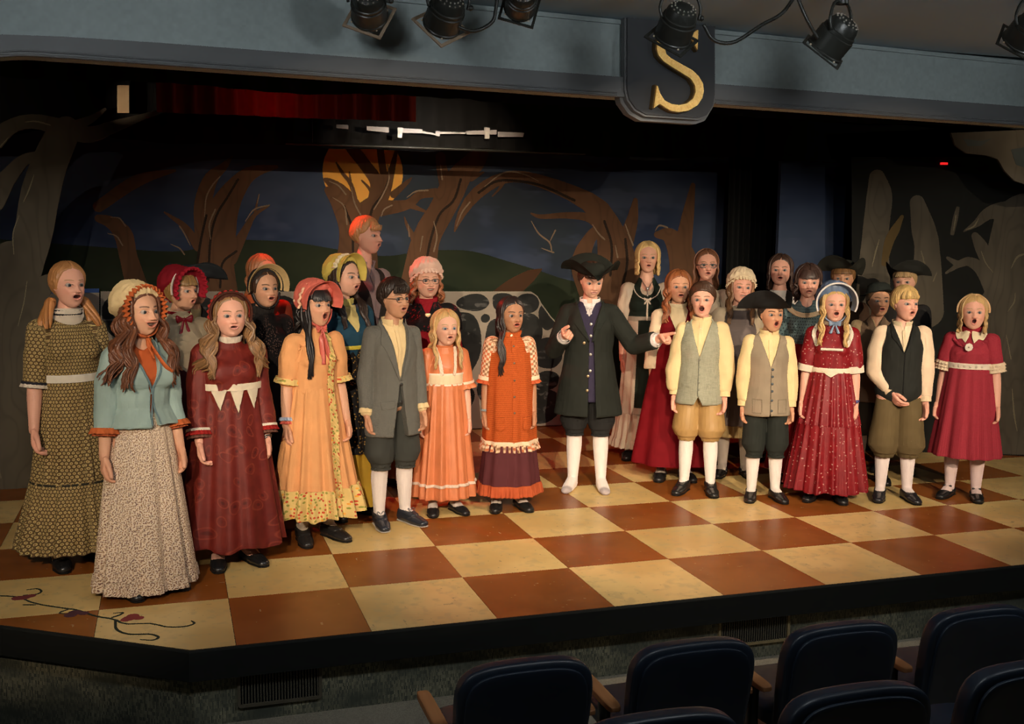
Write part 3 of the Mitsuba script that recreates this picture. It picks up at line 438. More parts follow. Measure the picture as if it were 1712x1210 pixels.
for dz, r in ((.0, .006), (.016, .004)):
    add('bead', hd.lift(tube([(u, z + dz, .002) for u, z in curve(line, 60)], r, 6)), 'm_band', 'trim_2')
    add('bead', hd.lift(tube([(u, beam_bot - .006 + dz, .002) for u in (3.19, 7.5)], r, 6)), 'm_band', 'trim_2')
add('top_trim', hd.box(-1.2, 7.5, 2.885, 2.905, -.04, -.025), 'm_wall', 'wall_proscenium', smooth=False)
plq = sg.Polygon([(u, min(z, 2.93)) for u, z in PLAQUE])
pq = thing('letter_plaque', 'dark grey rounded plaque with a big golden letter S on the beam', 'sign')
add('plaque_back', hd.flat(plq.buffer(.022).difference(sg.box(0, 2.6, 9, 4)), .05, -.07), 'm_band', pq, smooth=False)
add('board', hd.flat(plq.buffer(-.012).buffer(.006), .045, -.02), 'm_paint', pq, color=(.060, .062, .067), smooth=False)
add('bead', hd.flat(plq.buffer(.004).difference(plq.buffer(-.012)), .035, -.02), 'm_band', pq, smooth=False)
S = sg.Polygon(LETTER); S = S.buffer(.006).buffer(-.006)
add('letter', hd.flat(S.buffer(-.004), .040, .030), 'm_gold', pq, smooth=False, label='golden letter S')
add('letter_edge', hd.flat(S, .030, .030), 'm_paint', pq, color=(.10, .065, .03), smooth=False)
add('ceiling', box([1.5, -3.2, 2.96], [14, 6.2, .1]), 'm_ceiling', smooth=False, kind='structure', label='grey auditorium ceiling above the seats')
add('ceiling_stage', box([1.5, 2.1, 3.45], [14, 5.2, .08]), 'm_black', smooth=False, kind='structure', label='black ceiling above the stage')
add('wall_left', box([-5.05, 1., 1.2], [.1, 8., 4.6]), 'm_black', smooth=False, kind='structure', label='dark wall at the left side of the stage')
add('wall_stage_right', box([8.7, 1., 1.2], [.1, 8., 4.6]), 'm_black', smooth=False, kind='structure', label='dark wall at the right side of the stage')

# ---- stage lanterns hanging from the ceiling
def rot_to(d):
    d = np.asarray(d, float); d /= np.linalg.norm(d); M = np.eye(4); M[:3, :3] = trimesh.geometry.align_vectors([0, 0, -1], d)[:3, :3]; return M
def lantern(at, aim, size, lab, mat='m_can', rim=True, cable=None):
    """A can: vented dome at the back, body, gel frame at the mouth, yoke and clamp."""
    t = thing('stage_lantern', lab, 'stage light'); M = rot_to(aim); M[:3, 3] = at; s = size
    def put(name, mesh, m, smooth=30, color=None):
        mesh = mesh.copy(); mesh.apply_transform(M); add(name, mesh, m, t, smooth=smooth, color=color)
    g = np.arange(28) * 2 * np.pi / 28
    prof = [(.0, .30), (.20, .29), (.33, .22), (.38, .12), (.40, .0), (.43, -.02), (.43, -.10), (.46, -.12), (.46, -.55), (.48, -.57), (.48, -.62), (.42, -.62), (.42, -.1), (.0, -.08)]
    put('body', loft([[[r * s * math.cos(a), r * s * math.sin(a), z * s] for a in g] for r, z in prof]), mat)
    fr = [box([x * s, y * s, -.645 * s], [w * s, h * s, .03 * s]) for x, y, w, h in ((.5, 0, .08, 1.06), (-.5, 0, .08, 1.06), (0, .5, 1.06, .08), (0, -.5, 1.06, .08))]
    put('gel_frame', cat(fr), 'm_canrim' if rim else mat, False)
    put('vent_hole', cat([trimesh.creation.icosphere(1, .022 * s).apply_translation([.31 * s * math.cos(a) * q, .31 * s * math.sin(a) * q, z * s]) for a in g[::2] for q, z in ((1., .245), (.75, .285))]), 'm_metal', True, (.75, .72, .66))
    for k_ in range(4):
        a = math.pi / 4 + k_ * math.pi / 2
        put('stud', trimesh.creation.icosphere(2, .025 * s).apply_translation([.50 * s * math.cos(a), .50 * s * math.sin(a), -.60 * s]), 'm_metal', True, (.9, .8, .65))
    at = np.asarray(at, float); top = np.array([at[0], at[1], 2.90])
    sd = np.cross(aim, [0, 0, 1.]); sd /= np.linalg.norm(sd)
    yk = curve([at + sd * .50 * s - np.array([0, 0, .05 * s]), at + sd * .54 * s + [0, 0, .25 * s], at + sd * .3 * s + [0, 0, .62 * s], at - sd * .3 * s + [0, 0, .62 * s], at - sd * .54 * s + [0, 0, .25 * s], at - sd * .50 * s - np.array([0, 0, .05 * s])], 26)
    add('yoke', tube(yk, .022 * s + .003, 6), 'm_can', t)
    add('knob', trimesh.creation.icosphere(2, .07 * s).apply_translation(at + sd * .58 * s), 'm_can', t)
    add('clamp', tube([at + [0, 0, .6 * s], np.maximum(top, at + [0, 0, .7 * s])], .028, 10), 'm_can', t)
    if cable: add('cable', tube(curve(cable, 30), .008, 6), 'm_can', t)
    return t
A = CAM / TILE
for at, aim, size, lab, rim, cable in (
    ((-.04, -1.28, 4.60), (.25, 1, -.55), .165, 'stage lantern with pale rim hanging at the top left of the beam', True, None),
    ((.50, -1.40, 4.58), (-.1, 1, -.75), .175, 'stage lantern with pale tilted rim, second from the left', True, [(.33, -.84, 2.72), (.42, -.84, 2.70), (.50, -.84, 2.74), (.52, -.84, 2.80), (.53, -.84, 2.90)]),
    ((1.03, -1.43, 4.68), (.2, 1, -.35), .15, 'small dark stage lantern, third from the left', False, None),
    ((1.985, -2.0, 4.50), (.0, 1, -1.0), .17, 'black stage lantern hanging in front of the golden letter', False, [(1.32, -1.22, 2.72), (1.37, -1.22, 2.66), (1.46, -1.23, 2.655), (1.58, -1.24, 2.73), (1.68, -1.25, 2.79), (1.76, -1.25, 2.90)]),
    ((3.06, -2.30, 4.43), (-.55, 1, -1.2), .175, 'black stage lantern with pierced round back right of the golden letter', False, [(1.76, -1.40, 2.66), (1.70, -1.40, 2.74), (1.66, -1.38, 2.84), (1.65, -1.36, 2.90)]),
    ((4.78, -2.2, 4.60), (.0, 1, -.8), .17, 'black stage lantern cut by the right edge at the ceiling', False, None)):
    lantern([a * TILE for a in at], aim, size, lab, rim=rim, cable=cable)

# ---- auditorium seats
def superbox(w, d, h, r, n=4.0, k=3):
    s = trimesh.creation.icosphere(subdivisions=k + 1); v = np.array(s.vertices); u = v / np.linalg.norm(v, axis=1, keepdims=True)
    q = 1 / (np.abs(u) ** n).sum(1) ** (1 / n); v = u * q[:, None]
    return trimesh.Trimesh(v * [w / 2, d / 2, h / 2], s.faces, process=False)
def seat(x, y, top, lab, fz):
    grp = None
    t = thing('auditorium_seat', lab, 'seat', grp)
    def put(name, m, mat): m = m.copy(); m.apply_translation([x, y, 0]); add(name, m, mat, t)
    b = superbox(.515, .10, .50, .05, 5); v = np.array(b.vertices); v[:, 1] += .9 * (v[:, 0] ** 2) * -.5 - .18 * v[:, 2]; v[:, 0] *= 1 - .10 * (v[:, 2] / .25 < 0) * -v[:, 2] / .25 * .4
    v[:, 0] *= 1 + .03 * v[:, 2] / .25; b.vertices = v; b.apply_translation([0, -.02, top - .25]); put('backrest', b, 'm_seat')
    sh = superbox(.47, .03, .47, .05, 5); v = np.array(sh.vertices); v[:, 1] += -.45 * v[:, 0] ** 2 - .18 * v[:, 2]; sh.vertices = v; sh.apply_translation([0, -.062, top - .26]); put('back_shell', sh, 'm_seat')
    c = superbox(.48, .46, .11, .05, 5); c.apply_translation([0, .24, top - .42]); put('cushion', c, 'm_seat')
    for s in (-1, 1):
        a = superbox(.055, .36, .03, .01, 6); a.apply_translation([s * .285, .16, top - .26]); put('armrest', a, 'm_wood')
        l = box([s * .285, .10, (fz + top - .28) / 2], [.03, .06, top - .28 - fz]); put('leg', l, 'm_can')
add('floor_step', box([2.2, -3.4, FZ + .07], [5.0, 2.2, .16]), 'm_carpet_floor', smooth=False, kind='structure', label='carpeted step under the second row of seats')
for x, lab in ((.338, 'dark blue padded seat at the left end of the front row'), (1.012, 'dark blue padded seat, second from the left in the front row'), (1.668, 'dark blue padded seat, third from the left in the front row'), (2.34, 'dark blue padded seat at the right end of the front row')):
    seat(x, -1.8, .300, lab, FZ)
for x, lab in ((.44, 'dark blue padded seat at the left end of the second row'), (1.104, 'dark blue padded seat in the middle of the second row'), (1.755, 'dark blue padded seat at the right end of the second row')):
    seat(x, -2.684, .476, lab, FZ + .15)
# ================================================================ people
def _warp():
    s = trimesh.creation.icosphere(subdivisions=5); d = np.array(s.vertices); a = np.arccos(np.clip(-d[:, 1], -1, 1)); b = a - .46 * np.sin(a)
    w = np.sqrt(d[:, 0] ** 2 + d[:, 2] ** 2) + 1e-12
    return np.stack([d[:, 0] / w * np.sin(b), -np.cos(b), d[:, 2] / w * np.sin(b)], 1), np.array(s.faces)
HEAD_D, HEAD_F = _warp()
ICO4 = trimesh.creation.icosphere(subdivisions=4); ICO4_D, ICO4_F = np.array(ICO4.vertices), np.array(ICO4.faces)
EYE = trimesh.creation.icosphere(subdivisions=3); EYE_V, EYE_F = np.array(EYE.vertices), np.array(EYE.faces)
def ss(a, b, x): t = np.clip((x - a) / (b - a), 0, 1); return t * t * (3 - 2 * t)
def ray_ell(d, c, r):
    c, r = np.asarray(c) / r, np.asarray(r, float); e = d / r; A = (e ** 2).sum(1); B = -(e @ c); C = c @ c - 1
    return (-B + np.sqrt(np.maximum(B * B - A * C, 0))) / A
def head_radius(d, jw=1., cheek=1.):
    a = ray_ell(d, [0, .07, .105], [.350, .40, .395]); b = ray_ell(d, [0, -.075, -.125], [.286 * jw, .325, .375]); p = 9
    return (a ** p + b ** p) ** (1 / p) * .965
SKIN = dict(fair=(.62, .35, .25), pink=(.64, .34, .25), tan=(.50, .265, .16), brown=(.35, .17, .095), warm=(.58, .315, .20))

class Person:
    def __init__(s, label, x, y, turn, h, b=1., sh=1., skin='fair', z0=0., face=None, yaw=0., pitch=0., roll=0., arms=None, hands=('relaxed', 'relaxed'), feet=.055, lean=0., group=None, palm=(0, 0), aim=(None, None)):
        s.key = numbered('person'); labels[s.key] = {'label': label, 'category': 'person'}
        s.h, s.b, s.sh = h, b, sh; s.H = (.150 + .046 * h) * 1.085; s.skin = np.array(SKIN[skin] if isinstance(skin, str) else skin)
        P = np.array([x * TILE, y * TILE, z0]); c = CAM - P; base = math.degrees(math.atan2(c[0], -c[1])); s.rot = turn + base; s.P = P
        s.to = T4().translate(P.tolist()).rotate([0, 0, 1], s.rot); s.seed = int(abs(x * 100 + y * 37)) % 997
        h_ = h; sx = .087 * h * sh
        A = arms or ((12, 4, 5, 16), (12, 4, 5, 16))          # picture-left arm, picture-right arm: (out, forward) of upper arm and of forearm
        s.arm = {}
        for side, (o1, f1, o2, f2) in zip((-1, 1), A):
            d = lambda o, f: np.array([side * math.sin(math.radians(o)), -math.sin(math.radians(f)) * math.cos(math.radians(o)), -math.cos(math.radians(f)) * math.cos(math.radians(o))])
            o1 = o1 * .62 if o1 <= 16 else o1; S0 = np.array([side * sx, .006 * h, .778 * h]); E = S0 + d(o1, f1) * .170 * h; W = E + d(o2, f2) * .150 * h
            s.arm[side] = (S0, E, W)
        s.foot = {side: (np.array([side * feet * h, .012 * h, 0]), side) for side in (-1, 1)}
        s.hip = {side: np.array([side * .05 * h * b, 0, .50 * h]) for side in (-1, 1)}
        s.hands, s.palm, s.aim = dict(zip((-1, 1), hands)), dict(zip((-1, 1), palm)), dict(zip((-1, 1), aim))
        s.face = {**dict(mouth=(.17, .10), eyeopen=1., jaw=1., cheek=1., brow=(.20, .11, .06), lips=(.50, .16, .13), iris=(.05, .06, .07), nose=1., gaze=(0, 0), teeth=False, smile=0., blush=.5, z=0.), **(face or {})}
        s.Hc = np.array([0, -.016 * h, h - .5 * s.H])
        R = trimesh.transformations.euler_matrix(math.radians(pitch), math.radians(roll), math.radians(yaw), 'sxyz')
        piv = np.array([0, .10, -.30]) * s.H; M = np.eye(4); M[:3, :3] = R[:3, :3]; M[:3, 3] = s.Hc + piv - R[:3, :3] @ piv; s.M = M
        s.meshes = {}
        s.body()
    # ---- small tools
    def world(s, m): return m
    def put(s, name, mesh, mat='m_cloth', color=None, parent=None, smooth=True, uv=None, label=None, vary=.10):
        if color is not None and np.ndim(color) == 1 and mat in ('m_cloth', 'm_satin', 'm_hair') and vary:
            v = np.asarray(mesh.vertices); color = np.asarray(color) * (1 + vary * 2 * (meshkit.fbm(v * 14 + s.seed, 2, 3) - .5))[:, None]
        return add(name, mesh, mat, parent or s.key, color=color, smooth=smooth, uv=uv, label=label, to=s.to)
    def hp(s, pts): p = np.asarray(pts, float) * s.H; return p @ s.M[:3, :3].T + s.M[:3, 3]     # head units -> local
    def armpt(s, side, t):
        S0, E, W = s.arm[side]; return S0 + (E - S0) * t if t <= 1 else E + (W - E) * (t - 1)
    def armdir(s, side, t):
        S0, E, W = s.arm[side]; d = (E - S0) if t <= 1 else (W - E); return d / np.linalg.norm(d)
    def armrad(s, t): return s.h * np.interp(t, [0, .5, 1, 1.3, 2], [.028, .0265, .0232, .0235, .0155]) * (.55 + .45 * s.b)
    # ---- body
    def head(s):
        H, f = s.H, s.face; d = HEAD_D; r = head_radius(d, f['jaw']); p = d * r[:, None]; p[:, 1] -= .0
        x, z = p[:, 0].copy(), p[:, 2].copy(); m = ss(-.06, -.2, p[:, 1]); g = lambda x0, z0, sx, sz: np.exp(-((x - x0) / sx) ** 2 - ((z - z0) / sz) ** 2)
        (mw, mh) = f['mouth']; mz = -.245; zs = f['smile'] * .035 * np.minimum((x / (mw / 2)) ** 2, 1.6) - f['smile'] * .01; drop = .45 * mh * m * ss(mz + .0, mz - .12, z)
        dy = np.zeros(len(p)); t = np.clip((.04 - z) / .185, 0, 1); prof = (.024 + .062 * t ** 1.4) * ss(.10, .0, z) * ss(-.178, -.146, z)
        dy -= f['nose'] * prof * np.exp(-(x / (.034 + .026 * t)) ** 2) + f['nose'] * .030 * (g(.042, -.137, .026, .026) + g(-.042, -.137, .026, .026))
        for e in (-1, 1):
            dy += .048 * g(e * .135, .0, .085, .052); dy -= .022 * g(e * .13, .088, .10, .030); dy -= f['cheek'] * .022 * g(e * .17, -.14, .085, .085)
            qe = ((x - e * .135) / .064) ** 2 + ((z + .004) / (.025 * f['eyeopen'])) ** 2; dy += .03 * ss(1.05, .7, qe)
            dy -= .010 * np.exp(-((np.sqrt(qe) - 1.25) / .2) ** 2)
        q = np.sqrt((x / (mw / 2)) ** 2 + ((z - mz - zs) / (mh / 2)) ** 2)
        ql = np.sqrt((x / (mw / 2 + .028)) ** 2 + ((z - mz - zs) / (mh / 2 + .034)) ** 2)
        dy -= .026 * np.exp(-((ql - .86) / .26) ** 2) * (np.abs(x) < mw / 2 + .05); dy += .09 * ss(1.02, .80, q)
        dy -= .034 * g(0, -.43, .085, .06) - .014 * g(0, -.345, .10, .03)
        p[:, 1] += dy * m; p[:, 2] -= drop
        # colours
        c = np.tile(s.skin, (len(p), 1)); mixc = lambda c, k, w: c * (1 - w[:, None]) + np.asarray(k) * w[:, None]
        for e in (-1, 1): c = mixc(c, s.skin * [1.02, .62, .58], .55 * f['blush'] * m * g(e * .19, -.14, .09, .08))
        c = mixc(c, s.skin * [1.02, .72, .68], .5 * m * g(0, -.14, .05, .04))
        lip = m * ss(1.04, .90, ql) * ss(.90, 1.0, q); c = mixc(c, f['lips'], .75 * lip); c = mixc(c, (.045, .010, .008), m * ss(1.04, .93, q))
        if f['teeth']: c = mixc(c, (.62, .55, .46), m * ss(.98, .90, q) * ss(-.016, -.002, z - mz - zs))
        elif mh > .05: c = mixc(c, (.52, .45, .38), .8 * m * ss(.96, .88, q) * ss(mz + mh * .26, mz + mh * .34, z))
        for e in (-1, 1):
            bx = (e * x - .135) / .095; bz = .096 + .018 * (1 - bx ** 2) + .004 * bx; c = mixc(c, f['brow'], .85 * m * (np.abs(bx) < 1.05) * ss(.020, .008, np.abs(z - bz)) * ss(1.05, .7, np.abs(bx)))
            qe = np.sqrt(((x - e * .135) / .072) ** 2 + ((z + .003) / (.031 * f['eyeopen'])) ** 2)
            c = mixc(c, (.07, .04, .03), .9 * m * ss(.24, .06, np.abs(qe - .98)) * ss(-.004, .008, z + .010 * (1 - f['eyeopen'])))
            c = mixc(c, s.skin * [.72, .55, .52], .5 * m * ss(1.9, 1.1, qe) * (z < .0))
            c = mixc(c, s.skin * .35, .7 * m * g(e * .032, -.170, .016, .009))
        # ears
        ears = []
        for e in (-1, 1):
            ev = _ico[2] * [.022, .055, .098]; ev = ev + np.array([e * .012, 0, 0]) * (np.abs(_ico[2][:, 1:2]) > .6)
            ev[:, 1] += .25 * ev[:, 2]; ears.append(m3.Manifold.hull_points((ev + [e * .300, .045, -.035]) * H))
        v = p * H; hm = man(trimesh.Trimesh(v, HEAD_F, process=False))
        full = union([hm] + [man(soft(k, .012 * 1, 2)) for k in ears])
        s.head_cols = (v, c); s.eye_y = []
        kd = cKDTree(v[:, [0, 2]]); front = v[:, 1] < 0
        for e in (-1, 1):
            near = (np.abs(v[:, 0] - e * .135 * H) < .10 * H) & (np.abs(v[:, 2]) < .06 * H) & front
            rim = near & (np.hypot((v[:, 0] - e * .135 * H) / (.075 * H), v[:, 2] / (.042 * H)) > 1.0); s.eye_y.append(np.median(v[rim, 1]))
        return full, v, c
    def hand(s, side):
        """A hand with palm, four fingers and a thumb; fingers along -z, palm normal towards the body, thumb to the front."""
        L = .098 * s.h * (.9 + .1 * s.b); kind = s.hands[side]; w = .40 * L; pieces = []
        pieces.append(hull(sph([0, -.13 * L, -.06 * L], [.10 * L, .13 * L, .1 * L], 1), sph([0, .13 * L, -.06 * L], [.09 * L, .12 * L, .1 * L], 1), sph([0, -.17 * L, -.44 * L], [.085 * L, .085 * L, .08 * L], 1), sph([0, .17 * L, -.40 * L], [.08 * L, .08 * L, .08 * L], 1)))
        pal = -side   # palm faces -side x
        curls = {'relaxed': [(22, 28, 18), (26, 32, 20), (30, 36, 22), (34, 38, 24)], 'point': [(4, 6, 4), (78, 88, 50), (82, 90, 50), (84, 90, 50)], 'loose_fist': [(45, 62, 40), (50, 66, 40), (54, 68, 40), (58, 68, 40)], 'flat': [(10, 12, 8), (12, 14, 8), (14, 16, 8), (18, 18, 10)]}[kind]
        for k, (y, ln, cu) in enumerate(zip((-.165, -.055, .058, .165), (.47, .52, .48, .38), curls)):
            p = np.array([0, y * L, -(.47 - .02 * abs(k - 1)) * L]); a = 0.; spread = (y / .165) * .10
            for q, (fr, ang) in enumerate(zip((.45, .30, .25), cu)):
                a += math.radians(ang); d = np.array([pal * math.sin(a), spread * math.cos(a), -math.cos(a)]); e = p + d / np.linalg.norm(d) * fr * ln * L
                pieces.append(hull(sph(p, (.082 - .008 * q) * L * (.94 if k == 3 else 1), 1), sph(e, (.074 - .009 * q) * L * (.94 if k == 3 else 1), 1))); p = e
        p = np.array([pal * .03 * L, -.13 * L, -.10 * L])
        tw = {'relaxed': ((.25, -.60, -.76), (.25, -.28, -.93), (.2, -.12, -.97)), 'point': ((.5, -.5, -.7), (.75, .15, -.6), (.7, .3, -.6)), 'loose_fist': ((.4, -.5, -.76), (.6, -.1, -.8), (.7, .15, -.7)), 'flat': ((.15, -.75, -.65), (.1, -.45, -.9), (.1, -.3, -.95))}[kind]
        for q, (d, ln, r) in enumerate(zip(tw, (.26, .20, .16), (.105, .088, .078))):
            d = np.array([pal * d[0], d[1], d[2]]); e = p + d / np.linalg.norm(d) * ln * L; pieces.append(hull(sph(p, r * L, 1), sph(e, r * .92 * L, 1))); p = e
        m = soft(union(pieces), .0055 * s.h / 1.4, 6)
        dr_ = s.armdir(side, 2) if s.aim[side] is None else np.asarray(s.aim[side], float) / np.linalg.norm(s.aim[side]); W = s.armpt(side, 2); zax = -dr_; fwd = np.array([0, -1., 0]); tw_ = math.radians(s.palm[side])
        yax = -(fwd - (fwd @ dr_) * dr_)
        if np.linalg.norm(yax) < .25: yax = np.array([0, 0, -1.]) - (np.array([0, 0, -1.]) @ dr_) * dr_
        yax /= np.linalg.norm(yax); xax = np.cross(yax, zax)
        xa, ya = math.cos(tw_) * xax + math.sin(tw_) * yax * side, -math.sin(tw_) * xax * side + math.cos(tw_) * yax
        v = np.asarray(m.vertices); m.vertices = W + v[:, :1] * xa + v[:, 1:2] * ya + v[:, 2:] * zax
        return man(m)
    def torso_parts(s, i=0., bust=0., hips=True):
        h, b = s.h, s.b; P = []
        hipE = sph([0, .006 * h, .515 * h], [.093 * h * b + i, .070 * h * b + i, .055 * h + i]); wai = sph([0, .002 * h, .615 * h], [.080 * h * b + i, .060 * h * b + i, .05 * h + i])
        che = sph([0, 0, .715 * h], [.085 * h * (.5 + .5 * b) * (.3 + .7 * s.sh) + i, .064 * h * b + i, .06 * h + i]); up = sph([0, .008 * h, .768 * h], [.075 * h * s.sh + i, .048 * h * (.6 + .4 * b) + i, .036 * h + i])
        P += [hull(hipE, wai)] if hips else []
        P += [hull(wai, che), hull(che, up)]
        for e in (-1, 1): P.append(hull(up, sph([e * .076 * h * s.sh, .006 * h, .778 * h], .022 * h * (.6 + .4 * b) + i * .8)))
        P.append(hull(sph([0, .010 * h, .782 * h], [.060 * h * s.sh + i, .044 * h + i, .026 * h + i]), sph([0, .012 * h, .832 * h], [.034 * h + i * .5, .034 * h + i * .5, .014 * h + i * .4])))
        if bust: P.append(hull(*[sph([e * .040 * h, -.050 * h * (.5 + .5 * b), .715 * h], [.040 * h * bust + i, .026 * h * bust + i, .038 * h * bust + i]) for e in (-1, 1)], sph([0, 0, .70 * h], [.085 * h + i, .03 * h, .05 * h]), sph([0, -.01 * h, .77 * h], [.06 * h + i, .03 * h + i, .02 * h])))
        return P
    def body(s):
        h, b = s.h, s.b; P = s.torso_parts()
        for side in (-1, 1):
            S0, E, W = s.arm[side]; P += [hull(sph(S0, .027 * h * (.55 + .45 * b)), sph(E, s.armrad(1))), hull(sph(E, s.armrad(1)), sph(s.armpt(side, 1.3), s.armrad(1.3))), hull(sph(s.armpt(side, 1.3), s.armrad(1.3)), sph(W, s.armrad(2)))]
            F0, _ = s.foot[side]; K = (s.hip[side] + F0) / 2 + [0, -.006 * h, .035 * h]; A = F0 + [0, 0, .045 * h]; s.knee = getattr(s, 'knee', {}); s.knee[side] = K
            P += [hull(sph(s.hip[side], .052 * h * b), sph(K, .031 * h * b)), *s.leg_bones(side, 0.)]
        neck = [hull(sph([0, .012 * h, .80 * h], .040 * h), sph(s.hp([[0, .09, -.25]])[0], .150 * s.H))]
        core = soft(union(P + neck), .020, 10, lam=.5)
        hd, hv, hc = s.head(); T = s.M; A = np.asarray(T[:3, :]); hd = hd.transform(A)
        m = tri(union([man(core), hd, s.hand(-1), s.hand(1)])); m.merge_vertices()
        v = np.asarray(m.vertices); hw = s.hp(hv / s.H); d, i = cKDTree(hw).query(v, distance_upper_bound=.006)
        col = np.tile(s.skin, (len(v), 1)); ok = np.isfinite(d); col[ok] = hc[i[ok]]
        for side in (-1, 1):   # hands and forearms a little redder
            w = ss(.09 * h, .02 * h, np.linalg.norm(v - (s.armpt(side, 2) + s.armdir(side, 2) * .05 * h), axis=1)); col = col * (1 - .25 * w[:, None] * np.array([0, .35, .4]))
        add('person', m, 'm_skin', color=col, smooth=True, to=s.to, numbered_key=s.key)
        for e, ey in zip((-1, 1), s.eye_y):
            rr = .066; c = np.array([e * .135, ey / s.H + .066 - .004, -.002]); V = EYE_V * rr + c; g = s.face['gaze']
            look = np.array([g[0], -1, g[1]]); look = look / np.linalg.norm(look); ang = np.degrees(np.arccos(np.clip(EYE_V @ look, -1, 1)))
            cc = np.tile([.36, .29, .26], (len(V), 1)); cc[ang < 36] = s.face['iris']; cc[ang < 19] = (.01, .01, .01)
            add('eye', trimesh.Trimesh(s.hp(V), EYE_F, process=False), 'm_skin', s.key, color=cc, smooth=True, to=s.to)
    def leg_bones(s, side, i):
        h, b = s.h, s.b; F0, _ = s.foot[side]; K = s.knee[side]; A = F0 + [0, 0, .045 * h]; C = K * .62 + A * .38 + [0, .010 * h, 0]; o = np.array([side * .22, -1, 0]); o /= np.linalg.norm(o)
        return [hull(sph(K, .031 * h * (.5 + .5 * b) + i), sph(C, .0315 * h * (.5 + .5 * b) + i)), hull(sph(C, .0315 * h * (.5 + .5 * b) + i), sph(A, .0195 * h + i)),
                hull(sph(A, .0195 * h + i), sph(F0 + [0, .012 * h, .020 * h], .020 * h + i, 1)), hull(sph(A, .0195 * h + i), sph(F0 + o * .075 * h + [0, 0, .017 * h], [.024 * h + i, .024 * h + i, .016 * h + i], 1), sph(F0 + [0, .012 * h, .020 * h], .020 * h + i, 1)),
                hull(sph(F0 + o * .075 * h + [0, 0, .017 * h], [.024 * h + i, .024 * h + i, .016 * h + i], 1), sph(F0 + o * .108 * h + [0, 0, .013 * h], [.019 * h + i, .019 * h + i, .0125 * h + i], 1))]
    # ---- legwear
    def stockings(s, color, top=None, toes=None):
        for side in (-1, 1):
            m = soft(union(s.leg_bones(side, .004)), .014, 6); z = np.asarray(m.vertices)[:, 2]; c = np.tile(np.asarray(color, float), (len(z), 1))
            if toes is not None:
                F0 = s.foot[side][0]; y = np.asarray(m.vertices)[:, 1] - F0[1]; w = ss(-.085 * s.h, -.100 * s.h, y)[:, None]; c = c * (1 - w) + np.asarray(toes) * w
            s.put('stocking', m, 'm_cloth', c, vary=0)
    def shoes(s, kind='flat', color=(.012, .012, .013), sole=None, lace=False):
        h = s.h
        for side in (-1, 1):
            F0, _ = s.foot[side]; o = np.array([side * .22, -1, 0]); o /= np.linalg.norm(o); t = np.array([-o[1], o[0], 0]); i = .007
            P = lambda a, z: F0 + o * a * h + [0, 0, z * h]
            heel, mid, ball, toe = sph(P(-.014, .022), [.022 * h + i, .022 * h + i, .024 * h], 2), sph(P(.03, .020), [.022 * h + i, .024 * h + i, .022 * h], 2), sph(P(.078, .018), [.026 * h + i, .026 * h + i, .018 * h + .004], 2), sph(P(.118, .014), [.019 * h + i, .017 * h + i, .013 * h + .003], 2)
            parts = [hull(heel, mid), hull(mid, ball), hull(ball, toe)]
            if kind in ('oxford', 'boot'): parts.append(hull(sph(P(-.004, .046), [.024 * h + i, .026 * h + i, .012 * h]), heel, sph(P(.052, .036), [.020 * h + i, .02 * h + i, .012 * h]), mid))
            elif kind == 'loafer': parts.append(hull(sph(P(-.006, .040), [.023 * h + i, .024 * h + i, .008 * h]), heel, sph(P(.056, .034), [.021 * h + i, .02 * h + i, .010 * h]), mid))
            m = union(parts).trim_by_plane([0, 0, 1], .005)
            if kind in ('flat', 'strap', 'tied'): m = m - hull(sph(P(.010, .058), [.020 * h, .030 * h, .026 * h]), sph(P(.055, .050), [.017 * h, .020 * h, .024 * h]))
            elif kind == 'loafer': m = m - hull(sph(P(-.002, .060), [.020 * h, .024 * h, .022 * h]), sph(P(.02, .060), [.018 * h, .020 * h, .020 * h]))
            k_ = s.put('shoe', soft(m, .008, 4), 'm_gloss', color)
            sm = union([hull(sph(P(-.014, 0), [.023 * h + i, .023 * h + i, .005], 1), sph(P(.03, 0), [.021 * h + i, .021 * h + i, .005], 1)), hull(sph(P(.03, 0), [.021 * h + i, .02 * h + i, .005], 1), sph(P(.078, 0), [.027 * h + i, .027 * h + i, .005], 1)), hull(sph(P(.078, 0), [.027 * h + i, .027 * h + i, .005], 1), sph(P(.120, 0), [.019 * h + i, .018 * h + i, .005], 1))]).translate([0, 0, .006])
            s.put('sole', tri(sm.trim_by_plane([0, 0, 1], .0012)), 'm_gloss', sole if sole is not None else (.015, .014, .013), parent=k_, smooth=40)
            if kind in ('strap', 'tied'):
                for a, z in (((.030, .046),) if kind == 'strap' else ((.022, .050), (.042, .040))):
                    e = (1 if kind == 'strap' else (1 if a < .03 else -1))
                    pts = [P(a - .004 * e, .022) + t * (.026 * h + i), P(a, z - .004) + t * .016 * h, P(a + .004 * e, z), P(a + .006 * e, z - .004) - t * .016 * h, P(a + .008 * e, .022) - t * (.026 * h + i)]
                    s.put('strap', tube(curve(pts, 16), .0045, 6), 'm_gloss', color, parent=k_)
            if kind == 'strap' : s.put('bow', union([hull(sph(P(.032, .050) + t * .006, [.004] * 3, 1), sph(P(.032, .053) + t * .022, [.009, .006, .007], 1)), hull(sph(P(.032, .050) - t * .006, [.004] * 3, 1), sph(P(.032, .053) - t * .022, [.009, .006, .007], 1))]), 'm_gloss', color, parent=k_)
